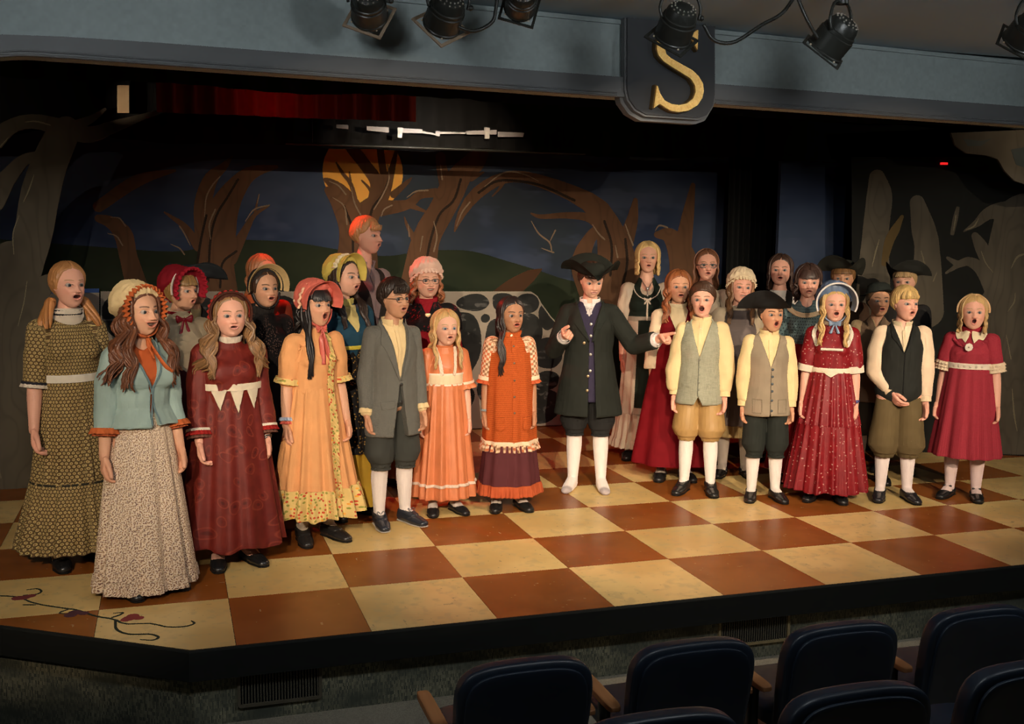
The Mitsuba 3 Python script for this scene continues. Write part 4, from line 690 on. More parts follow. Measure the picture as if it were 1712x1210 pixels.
            if kind == 'oxford':
                for a, z in ((.040, .047), (.052, .042), (.064, .037)):
                    s.put('lace', tube(curve([P(a, z - .006) + t * .014 * h, P(a + .003, z) , P(a, z - .006) - t * .014 * h], 8), .0024, 5), 'm_gloss', np.minimum(np.asarray(color) * 2 + .01, .3), parent=k_)
                if lace:
                    for e in (-1, 1): s.put('lace', tube(curve([P(.040, .050), P(.035, .062) + t * .014 * e, P(.045, .058) + t * .026 * e, P(.052, .050) + t * .012 * e], 14), .0022, 5), 'm_gloss', np.minimum(np.asarray(color) * 2 + .01, .3), parent=k_)
            if kind == 'heel' or kind == 'boot': s.put('heel', tri(hull(sph(P(-.016, .010), [.020 * h, .020 * h, .008], 1), sph(P(-.016, .004), [.018 * h, .018 * h, .004], 1)).trim_by_plane([0, 0, 1], .001)), 'm_gloss', color, parent=k_)
    def breeches(s, color, mat='m_cloth', low=.27, puff=.012, wide=1., ruffle=True, name='breeches', uvs=False):
        h, b = s.h, s.b; P = [hull(sph([0, .004 * h, .585 * h], [.079 * h * b + .006, .060 * h * b + .006, .02 * h]), sph([0, .008 * h, .515 * h], [.091 * h * b + .008, .070 * h * b + .008, .05 * h]))]
        for side in (-1, 1):
            A = s.hip[side]; F0 = s.foot[side][0]; K = s.knee[side]; B = np.array([K[0], K[1], low * h])
            pf = np.array([side * .058 * h * (.6 + .4 * b), .004 * h, (low + .055) * h]); r = .052 * h * wide + puff
            P += [hull(sph(A + [-side * .004 * h, 0, 0], .047 * h * b + .008), sph(pf, [r, r * .98, .035 * h])), hull(sph(pf, [r, r * .98, .035 * h]), sph(B + [0, 0, .022 * h], [.044 * h * wide + puff * .6] * 2 + [.014 * h])), hull(sph(B + [0, 0, .02 * h], [.040 * h * wide + puff * .3] * 2 + [.012 * h]), disc(B, [0, 0, -1], .037 * h * wide + .004))]
        m = soft(union(P), .014, 8, .007, 10, s.seed + 5); s.meshes['breeches'] = m
        s.put(name, m, mat, None if mat not in ('m_cloth', 'm_satin') else color, uv=s.cyl_uv(m) if mat not in ('m_cloth', 'm_satin') else None)
        if ruffle:
            for side in (-1, 1):
                K = s.knee[side]; s.put('knee_gather', s.ring([K[0], K[1], low * h], [0, 0, -1], .034 * h + .004, .034 * h + .004, .020, 22, .004, .006), 'm_cloth' if mat not in ('m_satin',) else mat, color if color is not None else (.1, .1, .1))
    # ---- upper garments
    def cyl_uv(s, m):
        v = np.asarray(m.vertices); u = np.arctan2(v[:, 0], -v[:, 1]) * .15; w = v[:, 2].copy()
        for side in (-1, 1):
            S0, E, W = s.arm[side]; d = (E - S0) / np.linalg.norm(E - S0); q = v - S0; t = q @ d; rad = np.linalg.norm(q - t[:, None] * d, axis=1); near = (side * v[:, 0] > side * S0[0] - .004) & (t > -.02)
            for A, B in ((S0, E), (E, W)):
                d = (B - A) / np.linalg.norm(B - A); q = v - A; t = q @ d; e1 = np.cross(d, [0, 1., 0]); e1 /= np.linalg.norm(e1); e2 = np.cross(d, e1); g = q - t[:, None] * d
                k = near & (t > (-.05 if A is S0 else 0)) ; u = np.where(k, np.arctan2(g @ e1, g @ e2) * .055, u); w = np.where(k, t + (0 if A is S0 else np.linalg.norm(E - S0)), w)
        return np.stack([u, w], 1)
    def top(s, name, color=None, mat='m_cloth', infl=.010, z0=.58, bust=0., neck=('crew', .835), sleeve=None, edge=.0125, wr=.006, hips=None, freq=9., it=8, label=None, cut=None, flare=0., sleeve_mat=None, sleeve_color=None, collar_gap=None, hole=0.):
        """A bodice, shirt, vest or coat: the inflated torso, sleeves, and the neckline and hem cut from it. sleeve: [(t along the arm 0..2, extra radius), ...]."""
        h = s.h; body_ = union(s.torso_parts(infl, bust, z0 < .60 if hips is None else hips)); arms = []
        if flare: body_ = body_ + hull(sph([0, .002 * h, .615 * h], [.080 * h * s.b + infl, .060 * h * s.b + infl, .03 * h]), disc([0, .004 * h, z0 * h], [0, 0, -1], .001, 4), np.array([[ (.095 * h * s.b + infl + flare) * math.sin(a), .004 * h - (.072 * h * s.b + infl + flare) * math.cos(a), z0 * h] for a in np.linspace(0, 6.283, 32)]))
        if sleeve:
            for side in (-1, 1):
                q = [(s.armpt(side, t), s.armrad(t) + r * .85, s.armdir(side, t)) for t, r in sleeve]; L = []
                L.append(hull(sph([side * .062 * h * s.sh, .006 * h, .780 * h], .026 * h * (.6 + .4 * s.b) + infl * .6), sph(q[0][0], q[0][1])))
                for (a, ra, da), (c, rc, dc) in zip(q[:-2], q[1:-1]): L.append(hull(sph(a, ra), sph(c, rc)))
                (a, ra, da), (c, rc, dc) = q[-2:]; L.append(hull(sph(a, ra), disc(c, dc, rc)))
                arms.append(union(L))
        whole = union([body_.trim_by_plane([0, 0, 1], z0 * h)] + ([] if sleeve_mat else arms))
        if hole:
            for side in (-1, 1): whole = whole - hull(sph([side * (.091 * h * s.sh + hole), .006 * h, .79 * h], [.028 * h, .06 * h, .05 * h]), sph([side * (.091 * h * s.sh + hole * 1.3), .006 * h, .70 * h], [.022 * h, .05 * h, .05 * h]))
        m = soft(whole, edge, it, wr * 1.5, freq, s.seed); mm = man(m)
        k = neck[0]
        if k == 'crew': mm = mm.trim_by_plane([0, 0, -1], -neck[1] * h)
        elif k == 'v':      # ('v', half width at the top, z of the point)
            w, zb = neck[1] * h, neck[2] * h; zt = .86 * h
            g = np.array([[-w, -1, zt], [w, -1, zt], [0, -1, zb], [-w, .010 * h, zt], [w, .010 * h, zt], [0, -.03 * h, zb], [-w * .8, -1, .80 * h], [w * .8, -1, .80 * h]]); mm = mm - m3.Manifold.hull_points(g) - hull(sph([0, .012 * h, .86 * h], [.045 * h, .045 * h, .035 * h]))
        elif k == 'scoop':  # ('scoop', half width, z of the lowest point)
            w, zb = neck[1] * h, neck[2] * h; mm = mm - hull(sph([0, -.20 * h, zb + w * .85], [w, .20 * h, w * .85]), sph([0, -.20 * h, .90 * h], [w, .20 * h, .06 * h])) - hull(sph([0, .01 * h, .87 * h], [w * .8, .05 * h, .045 * h]))
        if cut is not None: mm = mm - cut
        m = tri(mm); m.merge_vertices(); s.meshes[name] = m; pr = mat not in ('m_cloth', 'm_satin')
        key = s.put(name, m, mat, None if pr else color, uv=s.cyl_uv(m) if pr else None, smooth=True, label=label)
        if sleeve_mat:
            for a, side in zip(arms, (-1, 1)):
                n_ = soft(a, edge, it, wr * 1.5, freq, s.seed + side); pr2 = sleeve_mat not in ('m_cloth', 'm_satin')
                s.put('sleeve', n_, sleeve_mat, None if pr2 else sleeve_color, uv=s.cyl_uv(n_) if pr2 else None)
        return key
    def ring(s, c, axis, rx, ry, width, n=0, amp=.0, flare=.0, thick=.004, N=72, a0=0., a1=2 * math.pi, wob=0.):
        """A band around an axis: width runs along the axis; n waves of amp; flare widens its far end."""
        a = np.asarray(axis, float); a /= np.linalg.norm(a); u = np.cross(a, [0, 1., 0]) if abs(a[1]) < .9 else np.cross(a, [1., 0, 0]); u /= np.linalg.norm(u); v = np.cross(u, a)
        if v[1] > 0: v = -v
        full = a1 - a0 > 6.28; t = np.linspace(a0, a1, N, endpoint=not full); R = []
        for q, off in ((0, 0), (.5, 0), (1, 0), (1, -thick), (0, -thick), (0, 0)):
            w = (amp * np.sin(n * t + 1.3 * np.sin(3 * t)) + flare) * q + off
            along_ = width * q * (1 + wob * np.sin(n * .5 * t + 1))
            R.append(np.asarray(c) + a * along_[:, None] + u * ((rx + w) * np.sin(t))[:, None] + v * ((ry + w) * np.cos(t))[:, None])
        return loft(R, full)
    def cuff(s, side, t, extra, width, color, mat='m_cloth', n=0, amp=0., flare=0., name='cuff', **kw):
        c, d = s.armpt(side, t), s.armdir(side, t); r = s.armrad(t) + extra; m = s.ring(c, d, r, r, width, n, amp, flare)
        uv = None
        if mat not in ('m_cloth', 'm_satin', 'm_gloss', 'm_metal'): v = np.asarray(m.vertices); uv = np.stack([v[:, 0] + v[:, 1], v[:, 2]], 1); color = None
        s.put(name, m, mat, color, uv=uv, **kw)
    def skirt_fn(s, z1, z2, r1, r2, n=14, amp=.03, cy=(0., 0.), pw=1., seed=0, sharp=1.):
        rng = np.random.default_rng(seed + s.seed); ph = rng.uniform(0, 6.28, 4)
        def fn(t, q):
            e = q ** pw; rx = r1[0] + (r2[0] - r1[0]) * e; ry = r1[1] + (r2[1] - r1[1]) * e
            wob = .55 * np.sin(n * t + ph[0] + 1.1 * np.sin(2 * t + ph[1])) + .30 * np.sin(int(n * .62 + 1) * t + ph[2]) + .25 * np.sin(int(n * 1.7) * t + ph[3])
            wob = np.sign(wob) * np.abs(wob) ** sharp; k = 1 + 1.45 * amp * wob * (.25 + .75 * q ** .8)
            return np.stack([rx * k * np.sin(t), cy[0] + (cy[1] - cy[0]) * q - ry * k * np.cos(t), z1 + (z2 - z1) * q + 0 * t], -1)
        return fn
    def skirt(s, name, color=None, mat='m_cloth', z=(.60, .06), r1=None, r2=(.25, .22), n=14, amp=.05, cy=(0., .0), pw=1., q0=0., q1=1., off=0., a0=0., a1=2 * math.pi, N=200, K=36, fn=None, ruffle=(0, 0.), seed=0, sharp=1., hemwave=.0, parent=None, label=None):
        h = s.h; r1 = r1 or (.080 * h * s.b + .016, .060 * h * s.b + .016)
        fn = fn or s.skirt_fn(z[0] * h, z[1] * h, r1, r2, n, amp, (cy[0] + .002 * h, cy[1] + .002 * h), pw, seed, sharp); s.last = fn
        full = a1 - a0 > 6.28; t = np.linspace(a0, a1, N, endpoint=not full); R = []
        for q in np.linspace(q0, q1, K):
            p = fn(t, np.full_like(t, q)); d = p - [0, np.mean(p[:, 1]) if full else 0, 0]; d[:, 2] = 0; d /= np.linalg.norm(d, axis=1, keepdims=True) + 1e-9; w = (q - q0) / max(q1 - q0, 1e-6)
            R.append(p + d * (off + ruffle[1] * (w ** .7) * np.sin(ruffle[0] * t + 1.7 * np.sin(5 * t)))[:, None] + np.stack([0 * t, 0 * t, hemwave * w * np.sin(7 * t + 1)], 1))
        back = [r - .006 * (r - [0, r[:, 1].mean(), 0]) / (np.linalg.norm((r - [0, r[:, 1].mean(), 0])[:, :2], axis=1, keepdims=True) + 1e-9) * [1, 1, 0] for r in R[::-1]]
        back = back if K < 12 or not full else back[:6] + back[-1:]
        R = R + back + [R[0]]
        m = loft(R, full); m.invert(); uv = None
        if mat not in ('m_cloth', 'm_satin'):
            rr = np.concatenate([[np.mean(np.hypot(r[:, 0], r[:, 1]))] * len(r) for r in R]); uu = np.tile(t, len(R)) * np.mean(rr) ; uv = np.stack([uu, np.concatenate(R)[:, 2]], 1)
        s.meshes[name] = m
        return s.put(name, m, mat, color if uv is None else None, uv=uv, parent=parent, label=label)
    # ---- pieces laid on the front
    def front(s, names, x, z, back=False):
        key = (tuple(names), back)
        s._fc = getattr(s, '_fc', {})
        if key not in s._fc:
            P = []
            for n_ in names:
                m = s.meshes[n_]; v = np.asarray(m.vertices); nn = normals(v, np.asarray(m.faces)); k = (nn[:, 1] < -.12) if not back else (nn[:, 1] > .12); P.append(v[k])
            P = np.vstack(P); s._fc[key] = (cKDTree(P[:, [0, 2]]), P)
        kd, P = s._fc[key]; d, i = kd.query(np.stack([x, z], -1), k=8); y = P[i, 1]; best = y.min(-1, keepdims=True) if not back else y.max(-1, keepdims=True)
        w = 1 / (d + .003) * (np.abs(y - best) < .03); return (w * y).sum(-1) / w.sum(-1)
    def drape(s, name, g, on, color=None, mat='m_cloth', off=.004, thick=.005, edge=.014, ruffle=(0, 0), parent=None, lift=0., smooth=True, label=None):
        """g: a shapely outline in (x, z) metres, laid on the front of the named meshes."""
        g = g.buffer(0); ms = []
        for q in getattr(g, 'geoms', [g]):
            m = man(trimesh.creation.extrude_polygon(q, thick, engine='earcut')).refine_to_length(edge); t = tri(m); t.merge_vertices(); v = np.array(t.vertices); x, z, d = v.T
            y = s.front(on, x, z) - off - d - ruffle[1] * (1 + np.sin(ruffle[0] * (x + z))) / 2 - lift * 0
            ms.append(trimesh.Trimesh(np.stack([x, y, z], 1), t.faces, process=False))
        m = cat(ms)
        if m.volume < 0: m.invert()
        pr = mat not in ('m_cloth', 'm_satin', 'm_gloss'); s.meshes[name] = m
        return s.put(name, m, mat, None if pr else color, uv=np.asarray(m.vertices)[:, [0, 2]] if pr else None, parent=parent, smooth=smooth, label=label)
    def buttons(s, on, pts, color=(.03, .025, .02), r=.008, mat='m_gloss'):
        for x, z in pts:
            y = float(s.front(on, np.array([x]), np.array([z]))[0]); b = trimesh.creation.icosphere(2, 1); b.apply_scale([r, r * .45, r]); b.apply_translation([x, y - .004, z]); s.put('button', b, mat, color)
    def bow(s, c, color, size=.03, tail=.07, mat='m_satin', name='ribbon_bow', spread=.5):
        c = np.asarray(c, float); ms = [hull(sph(c, [size * .28, size * .25, size * .3], 1))]
        for e in (-1, 1):
            ms.append(hull(sph(c + [e * size * .2, 0, 0], [size * .12, size * .12, size * .16], 1), sph(c + [e * size * 1.0, .0, size * .25], [size * .22, size * .25, size * .38], 1), sph(c + [e * size * .9, 0, -size * .22], [size * .2, size * .22, size * .25], 1)))
            if tail: ms.append(hull(sph(c + [e * size * .12, 0, -.1 * size], [size * .14, size * .1, size * .1], 1), sph(c + [e * (size * spread + .008), -.006, -tail], [size * .30, .004, size * .22], 1)))
        s.put(name, soft(union(ms), size * .25, 2, .002, 40), mat, color)
    def collar(s, color, z=.845, rx=.040, ry=.040, height=.030, flare=.006, n=0, amp=0., mat='m_cloth', name='collar', gap=0., cy=.010):
        h = s.h; m = s.ring([0, cy * h, z * h], [0, -.12, 1], rx * h, ry * h, height, n, amp, flare, a0=gap, a1=2 * math.pi - gap); s.put(name, m, mat, color)
    # ---- hair, hats
    def shell(s, on, thick, D=ICO4_D, Fc=ICO4_F, sink=.05, grow=None):
        """A closed shell around the head in head units: on(p, d) weight 0..1 where it shows, thick(p, d) its thickness."""
        r = head_radius(D, s.face['jaw']); p = D * r[:, None]; w = on(p, D); t = thick(p, D) if callable(thick) else thick
        sk = sink + .15 * ss(.10, -.06, p[:, 2]) * ss(-.02, -.18, p[:, 1])
        return trimesh.Trimesh(D * (r + np.where(w > 0, t * w + (w - 1) * sk, -sk))[:, None], Fc, process=False)
    def hair(s, color, line=.27, side=-.02, back=-.40, part=0., thick=.055, locks=None, fringe=None, tone=.35, name='hair', cap=True, temple=.0, groove=1.):
        """A cap of hair above a hairline plus falling locks. locks: dict(n, length, a=(from, to) degrees from the face, wave, front, curl)."""
        color = np.asarray(color, float); ms, cs = [], []; rng = np.random.default_rng(s.seed + 3)
        def on(p, d):
            az = np.abs(np.degrees(np.arctan2(d[:, 0], -d[:, 1]))); zl = np.interp(az, [0, 25, 48, 62, 78, 95, 115, 140, 180], [line + .05, line + .035, line - .02 + temple, .13, side, side - .02, -.20, back + .05, back])
            if part: zl = zl + .0
            return ss(-.035, .03, p[:, 2] - zl)
        def th(p, d):
            az = np.arctan2(d[:, 0], d[:, 1] + .02); g = .5 + .5 * np.sin(az * 30 + 5 * meshkit.noise(d * 7, 2)); pt = np.exp(-((d[:, 0] - part) / .035) ** 2) * (d[:, 1] < .3)
            zl = np.interp(np.abs(np.degrees(np.arctan2(d[:, 0], -d[:, 1]))), [0, 25, 48, 62, 78, 95, 115, 140, 180], [line + .05, line + .035, line - .02 + temple, .13, side, side - .02, -.20, back + .05, back])
            return (.40 + .60 * ss(.0, .20, p[:, 2] - zl)) * thick * (.75 + .30 * g + .25 * meshkit.noise(d * 5 + s.seed, 1)) - .035 * pt * groove
        if cap:
            m = s.shell(on, th, ICO5_D, ICO5_F); v = np.asarray(m.vertices); az = np.arctan2(v[:, 0], v[:, 1] + .02); n_ = meshkit.fbm(np.stack([np.sin(az) * 22, np.cos(az) * 22, v[:, 2] * 2.5], 1), 3, 5)
            ms.append(trimesh.Trimesh(s.hp(v), m.faces, process=False)); cs.append(color * (1 + tone * 2 * (n_ - .5))[:, None])
        if fringe:   # (z of the tips, width in degrees, number)
            zt, wd, nn = fringe
            for a in np.linspace(-wd, wd, nn) + rng.uniform(-2, 2, nn):
                r_ = math.radians(a); d0 = np.array([part * .4 + math.sin(r_) * .45, -math.cos(r_) * .55, .75]); d1 = np.array([math.sin(r_), -math.cos(r_), .42]); zt_ = zt + rng.uniform(-.02, .02); pts = []
                for q in np.linspace(0, 1, 7):
                    d = d0 * (1 - q) + d1 * q; d = d / np.linalg.norm(d); pts.append(d * (float(head_radius(d[None], 1.)[0]) + .045))
                pts = np.array(pts); e = pts[-1].copy(); e[2] = zt_; e[:2] *= 1.0 + .04 * rng.uniform(); pts = np.vstack([pts, e * .5 + pts[-1] * .5 + [0, -.012, 0], e + [0, -.015, 0]])
                m = tube(s.hp(curve(pts, 12)), s.H * np.interp(np.linspace(0, 1, 12), [0, .6, 1], [.03, .042, .012]), 6, .45, up=s.hp([[0, 0, 0]])[0] - s.hp([[math.sin(r_), -math.cos(r_), 0]])[0]); ms.append(m); cs.append(np.tile(color * (1 + tone * rng.uniform(-1, .8)), (len(m.vertices), 1)))
        for L in (locks or []):
            L = {**dict(n=46, length=.30, a=(70, 180), wave=.012, front=0., r=.0125, out=0., curl=2.2, both=True, top=.42, taper=.35, pinch=None), **L}
            for side in ((-1, 1) if L['both'] is True else (L['both'],)):
                for j in range(L['n']):
                    a = math.radians(rng.uniform(*L['a'])) * side; lay = rng.uniform(.6, 1.35); pts = []
                    for q in np.linspace(0, 1, 6):
                        pol = math.radians(14 + 82 * q); d = np.array([math.sin(pol) * math.sin(a), -math.sin(pol) * math.cos(a), math.cos(pol)])
                        if q < .3: d = d + [part * .5 * (1 - q / .3), 0, 0]; d /= np.linalg.norm(d)
                        pts.append(d * (float(head_radius(d[None], 1.)[0]) + .05 * lay))
                    P = s.hp(pts); e = P[-1]; ln = L['length'] * rng.uniform(.86, 1.05); k = 12; fall = []; ph = 3.1 * a + rng.uniform(-.7, .7); outv = np.array([math.sin(a), -math.cos(a), 0.])
                    outv = s.M[:3, :3] @ outv; outv[2] = 0
                    for q in np.linspace(.08, 1, k):
                        p = e + np.array([0, 0, -ln * q]) + outv * (L['out'] * q + L['wave'] * math.sin(L['curl'] * 6.28 * q + ph)) + np.array([L['wave'] * .7 * math.cos(L['curl'] * 6.28 * q + ph), L['front'] * q ** .8, 0])
                        if L['pinch'] is not None: c_ = np.asarray(L['pinch']); w = ss(.0, .35, q) * .86; p[:2] = p[:2] * (1 - w) + (c_[:2] + (p[:2] - e[:2]) * .5) * w
                        # keep outside the shoulders and chest
                        zz = p[2] / s.h; rx = np.interp(zz, [.60, .70, .78, .815, .84, .88], [.092 * s.b, .104, .112 * s.sh, .104 * s.sh, .055, .03]) * s.h; ry = np.interp(zz, [.60, .70, .78, .815, .84, .88], [.075 * s.b, .088 * s.b, .074, .060, .050, .03]) * s.h * 1.0
                        if zz < .88:
                            x_, y_ = p[0], p[1]; f_ = math.hypot(x_ / rx, y_ / ry)
                            want = 1.10 + .10 * (lay - .6)
                            if f_ < want:
                                if L['front'] < 0: y_ = -ry * math.sqrt(max(want ** 2 - min((x_ / rx) ** 2, want ** 2 * .96), .02)); p[1] = min(p[1], y_)
                                else: y_ = ry * math.sqrt(max(want ** 2 - min((x_ / rx) ** 2, want ** 2 * .96), .02)); p[1] = max(p[1], y_)
                        fall.append(p)
                    path = curve(np.vstack([P, fall]), 26); rad = L['r'] * s.h / 1.5 * np.interp(np.linspace(0, 1, 26), [0, .15, .7, 1], [.5, 1, .95, L['taper']]) * rng.uniform(.8, 1.15)
                    m = tube(path, rad, 6, .55, up=outv + [0, 0, .05]); ms.append(m); cs.append(np.tile(color * (1 + tone * rng.uniform(-1, .8)), (len(m.vertices), 1)))
        s.put(name, cat(ms), 'm_hair', np.vstack(cs), vary=0)
    def tail(s, color, root, path, r, name='pigtail', n=14, tone=.3, loose=.3, both=None):
        """A bunch of strands along a path in local metres offset from a head point."""
        rng = np.random.default_rng(s.seed + 9); p0 = s.hp([root])[0]; ms, cs = [], []; c = np.vstack([p0, p0 + np.asarray(path, float)]); c = curve(c, 20); q = np.linspace(0, 1, 20)
        for k in range(n):
            a = rng.uniform(0, 6.28); rr = r * math.sqrt(rng.uniform(.1, 1)); off = np.stack([np.cos(a + q * 1.5) * rr, np.sin(a + q * 1.5) * rr, 0 * q], 1) * (np.interp(q, [0, .1, .6, 1], [.35, .8, 1, 1 + loose]))[:, None]
            m = tube(c + off, r * .55 * np.interp(q, [0, .2, .8, 1], [.7, 1, .9, .3]), 6); ms.append(m); cs.append(np.tile(np.asarray(color) * (1 + tone * rng.uniform(-1, .8)), (len(m.vertices), 1)))
        s.put(name, cat(ms), 'm_hair', np.vstack(cs), vary=0)
    def cap(s, name, color, mat='m_cloth', edge=(.22, .02, -.30), puff=.10, top=.0, lump=.03, seed=1, uvs=False, sink=.06, yback=0.):
        """A soft cap: edge heights at the forehead, the ears and the nape."""
        def on(p, d):
            az = np.abs(np.degrees(np.arctan2(d[:, 0], -d[:, 1]))); zl = np.interp(az, [0, 40, 90, 140, 180], [edge[0], edge[0] - .03, edge[1], (edge[1] + edge[2]) / 2 - .02, edge[2]]); return ss(-.03, .05, p[:, 2] - zl)
        def th(p, d):
            az = np.arctan2(d[:, 0], d[:, 1]); return puff * (.55 + .45 * ss(.0, .5, d[:, 2] + .3)) + top * ss(.3, 1, d[:, 2]) + yback * ss(-.1, .8, d[:, 1]) + lump * (meshkit.fbm(d * 5 + seed, 3, seed) - .5) * 2 + .25 * lump * np.sin(az * 16)
        m = s.shell(on, th, ICO5_D, ICO5_F, sink); m.vertices = s.hp(m.vertices); pr = mat not in ('m_cloth', 'm_satin')
        return s.put(name, m, mat, None if pr else color, uv=np.asarray(m.vertices)[:, [0, 2]] if pr else None)
    def head_ruffle(s, name, color, edge=(.22, .02, -.30), r=.10, w=.10, n=26, amp=.035, mat='m_cloth', parent=None, a0=0., a1=2 * math.pi, tilt=.6):
        t = np.linspace(a0, a1, 150, endpoint=a1 - a0 < 6.28); az = np.abs(np.degrees((t + math.pi) % (2 * math.pi) - math.pi)); z = np.interp(az, [0, 40, 90, 140, 180], [edge[0], edge[0] - .03, edge[1], (edge[1] + edge[2]) / 2 - .02, edge[2]]) + .015
        d = np.stack([np.sin(t), -np.cos(t), 0 * t], 1); R = []; base = []
        for a_, z_ in zip(t, z):
            lo = np.array([math.sin(a_), -math.cos(a_), 0.]); k = 1.
            for _ in range(12):
                dd = lo + [0, 0, k - 1.]; dd /= np.linalg.norm(dd); rr = float(head_radius(dd[None], 1.)[0]); k += (z_ - rr * dd[2]) * 2
            base.append(dd * rr)
        base = np.array(base); hd = base * [1, 1, 0]; hd /= np.linalg.norm(hd, axis=1, keepdims=True)
        for q, off in ((-.3, 0), (0, 0), (.5, 0), (1, 0), (1, -.015), (.5, -.015), (-.3, -.015)):
            wv = amp * np.sin(n * t + 1.2 * np.sin(4 * t)) * max(q, 0)
            R.append(base + hd * (r * .5 + (w * max(q, 0)) * tilt + wv + off)[:, None] + np.stack([0 * t, 0 * t, -w * q * (1 - tilt * .5) + .5 * wv + r * .25], 1))
        m = loft(R + [R[0]], a1 - a0 > 6.28); m.vertices = s.hp(m.vertices); s.put(name, m, mat, color, parent=parent)
    def brim(s, name, color, depth=.40, r0=.43, r1=.58, span=112, y0=-.02, zc=.06, mat='m_cloth', thick=.018, wave=(0, 0.), parent=None, squash=1., lining=None, tiltup=0.):
        """The arched front of a bonnet, from one ear over the crown to the other."""
        b = np.radians(np.linspace(-span, span, 90)); R = []
        prof = [(q, 0.) for q in np.linspace(0, 1, 8)] + [(q, -thick) for q in np.linspace(1, 0, 8)]
        for q, off in prof + prof[:1]:
            rho = r0 + (r1 - r0) * q ** .8 + off + wave[1] * q * np.sin(wave[0] * b); y = y0 - depth * q * (1 - .35 * (np.abs(b) / b.max()) ** 2)
            R.append(np.stack([rho * np.sin(b) * squash, y, zc + rho * np.cos(b) + tiltup * q * np.cos(b)], 1))
        m = loft(R, False); m.vertices = s.hp(m.vertices); pr = mat not in ('m_cloth', 'm_satin'); return s.put(name, m, mat, color, parent=parent)
    def brim_edge(s, name, color, depth=.40, r1=.58, span=112, y0=-.02, zc=.06, n=40, amp=.02, w=.06, mat='m_cloth', squash=1., at=1., r=None):
        b = np.radians(np.linspace(-span, span, 160)); R = []
        for q, off in ((0, .012), (.5, .02), (1, .012), (1, -.03), (0, -.03)):
            rho = (r or r1) + off + amp * np.sin(n * b); y = y0 - depth * at * (1 - .35 * (np.abs(b) / b.max()) ** 2) - w * (q - .5) + amp * .6 * np.cos(n * b * .9); R.append(np.stack([rho * np.sin(b) * squash, y, zc + rho * np.cos(b)], 1))
        m = loft(R + [R[0]], False); m.vertices = s.hp(m.vertices); s.put(name, m, mat, color)
    def ties(s, color, mat='m_satin', r=.012, bow_size=.03, tail=.08, start=(.40, -.06, -.12), chin=-.53, bow=True, yb=-.16):
        for e in (-1, 1):
            pts = s.hp([[e * start[0], start[1], start[2]], [e * .34, -.10, -.30], [e * .20, -.14, -.46], [0, yb, chin]]); s.put('ribbon', tube(curve(pts, 16), r, 6, .5), mat, color)
        if bow:
            c = s.hp([[0, yb - .04, chin - .03]])[0]; s.bow(c, color, bow_size, tail, mat)
    def tricorn(s, color=(.016, .017, .016), crown=.36, width=.46, up=70, phase=0., tilt=0., z=.20, corner=.16, mat='m_cloth', rin=.40):
        """Round crown and a brim folded up on three sides, corners at phase, phase +- 120 degrees from the front."""
        t = np.linspace(0, 2 * math.pi, 120, endpoint=False); d = np.stack([np.sin(t), -np.cos(t)], 1); el = np.array([.92, 1.06]); R = []
        dome = [(rin * 1.0, .0), (rin * .99, crown * .35), (rin * .92, crown * .68), (rin * .75, crown * .90), (rin * .45, crown * .99), (rin * .02, crown)]
        M = trimesh.transformations.rotation_matrix(math.radians(tilt), [1, 0, 0]); o = np.array([0, .04, z])
        def place(m): v = np.asarray(m.vertices) @ M[:3, :3].T + o; m.vertices = s.hp(v); return m
        m = loft([[*np.stack([d[:, 0] * r * el[0], d[:, 1] * r * el[1], np.full(len(t), zz)], 1)] for r, zz in dome], True, (False, True)); k = s.put('hat_crown', place(m), mat, color)
        f = np.abs(np.sin(1.5 * (t - math.radians(phase)))) ** .8; ang = np.radians(up) * f - math.radians(4) * (1 - f); L = width * (1 + corner * (1 - f) ** 2)
        for q, off in [(q, 0) for q in np.linspace(0, 1, 9)] + [(q, .016) for q in np.linspace(1, 0, 9)]:
            bend = ang * min(1, q * 1.6 + .15); rad = rin + L * q * np.cos(bend) - off * np.sin(bend); zz = L * q * np.sin(bend) + off * np.cos(bend)
            R.append(np.stack([d[:, 0] * rad * el[0], d[:, 1] * rad * el[1], zz], 1))
        s.put('hat_brim', place(loft(R + [R[0]], True)), mat, color); return k
    def felt_hat(s, color=(.020, .022, .020), crown=.34, width=.26, droop=8, z=.20, rin=.40, wav=.05, mat='m_cloth', tilt=0.):
        t = np.linspace(0, 2 * math.pi, 96, endpoint=False); d = np.stack([np.sin(t), -np.cos(t)], 1); el = np.array([.94, 1.06]); M = trimesh.transformations.rotation_matrix(math.radians(tilt), [1, 0, 0]); o = np.array([0, .04, z])
        def place(m): v = np.asarray(m.vertices) @ M[:3, :3].T + o; m.vertices = s.hp(v); return m
        dome = [(rin, 0), (rin * .98, crown * .4), (rin * .88, crown * .75), (rin * .6, crown * .95), (rin * .02, crown)]
        s.put('hat_crown', place(loft([np.stack([d[:, 0] * r * el[0], d[:, 1] * r * el[1], np.full(len(t), zz)], 1) for r, zz in dome], True, (False, True))), mat, color); R = []
        for q, off in [(q, 0) for q in np.linspace(0, 1, 6)] + [(q, .016) for q in np.linspace(1, 0, 6)]:
            rad = rin + width * q; zz = -width * q * math.sin(math.radians(droop)) + off + wav * q * np.sin(2 * t + 1); R.append(np.stack([d[:, 0] * rad * el[0], d[:, 1] * rad * el[1], zz], 1))
        s.put('hat_brim', place(loft(R + [R[0]], True)), mat, color)
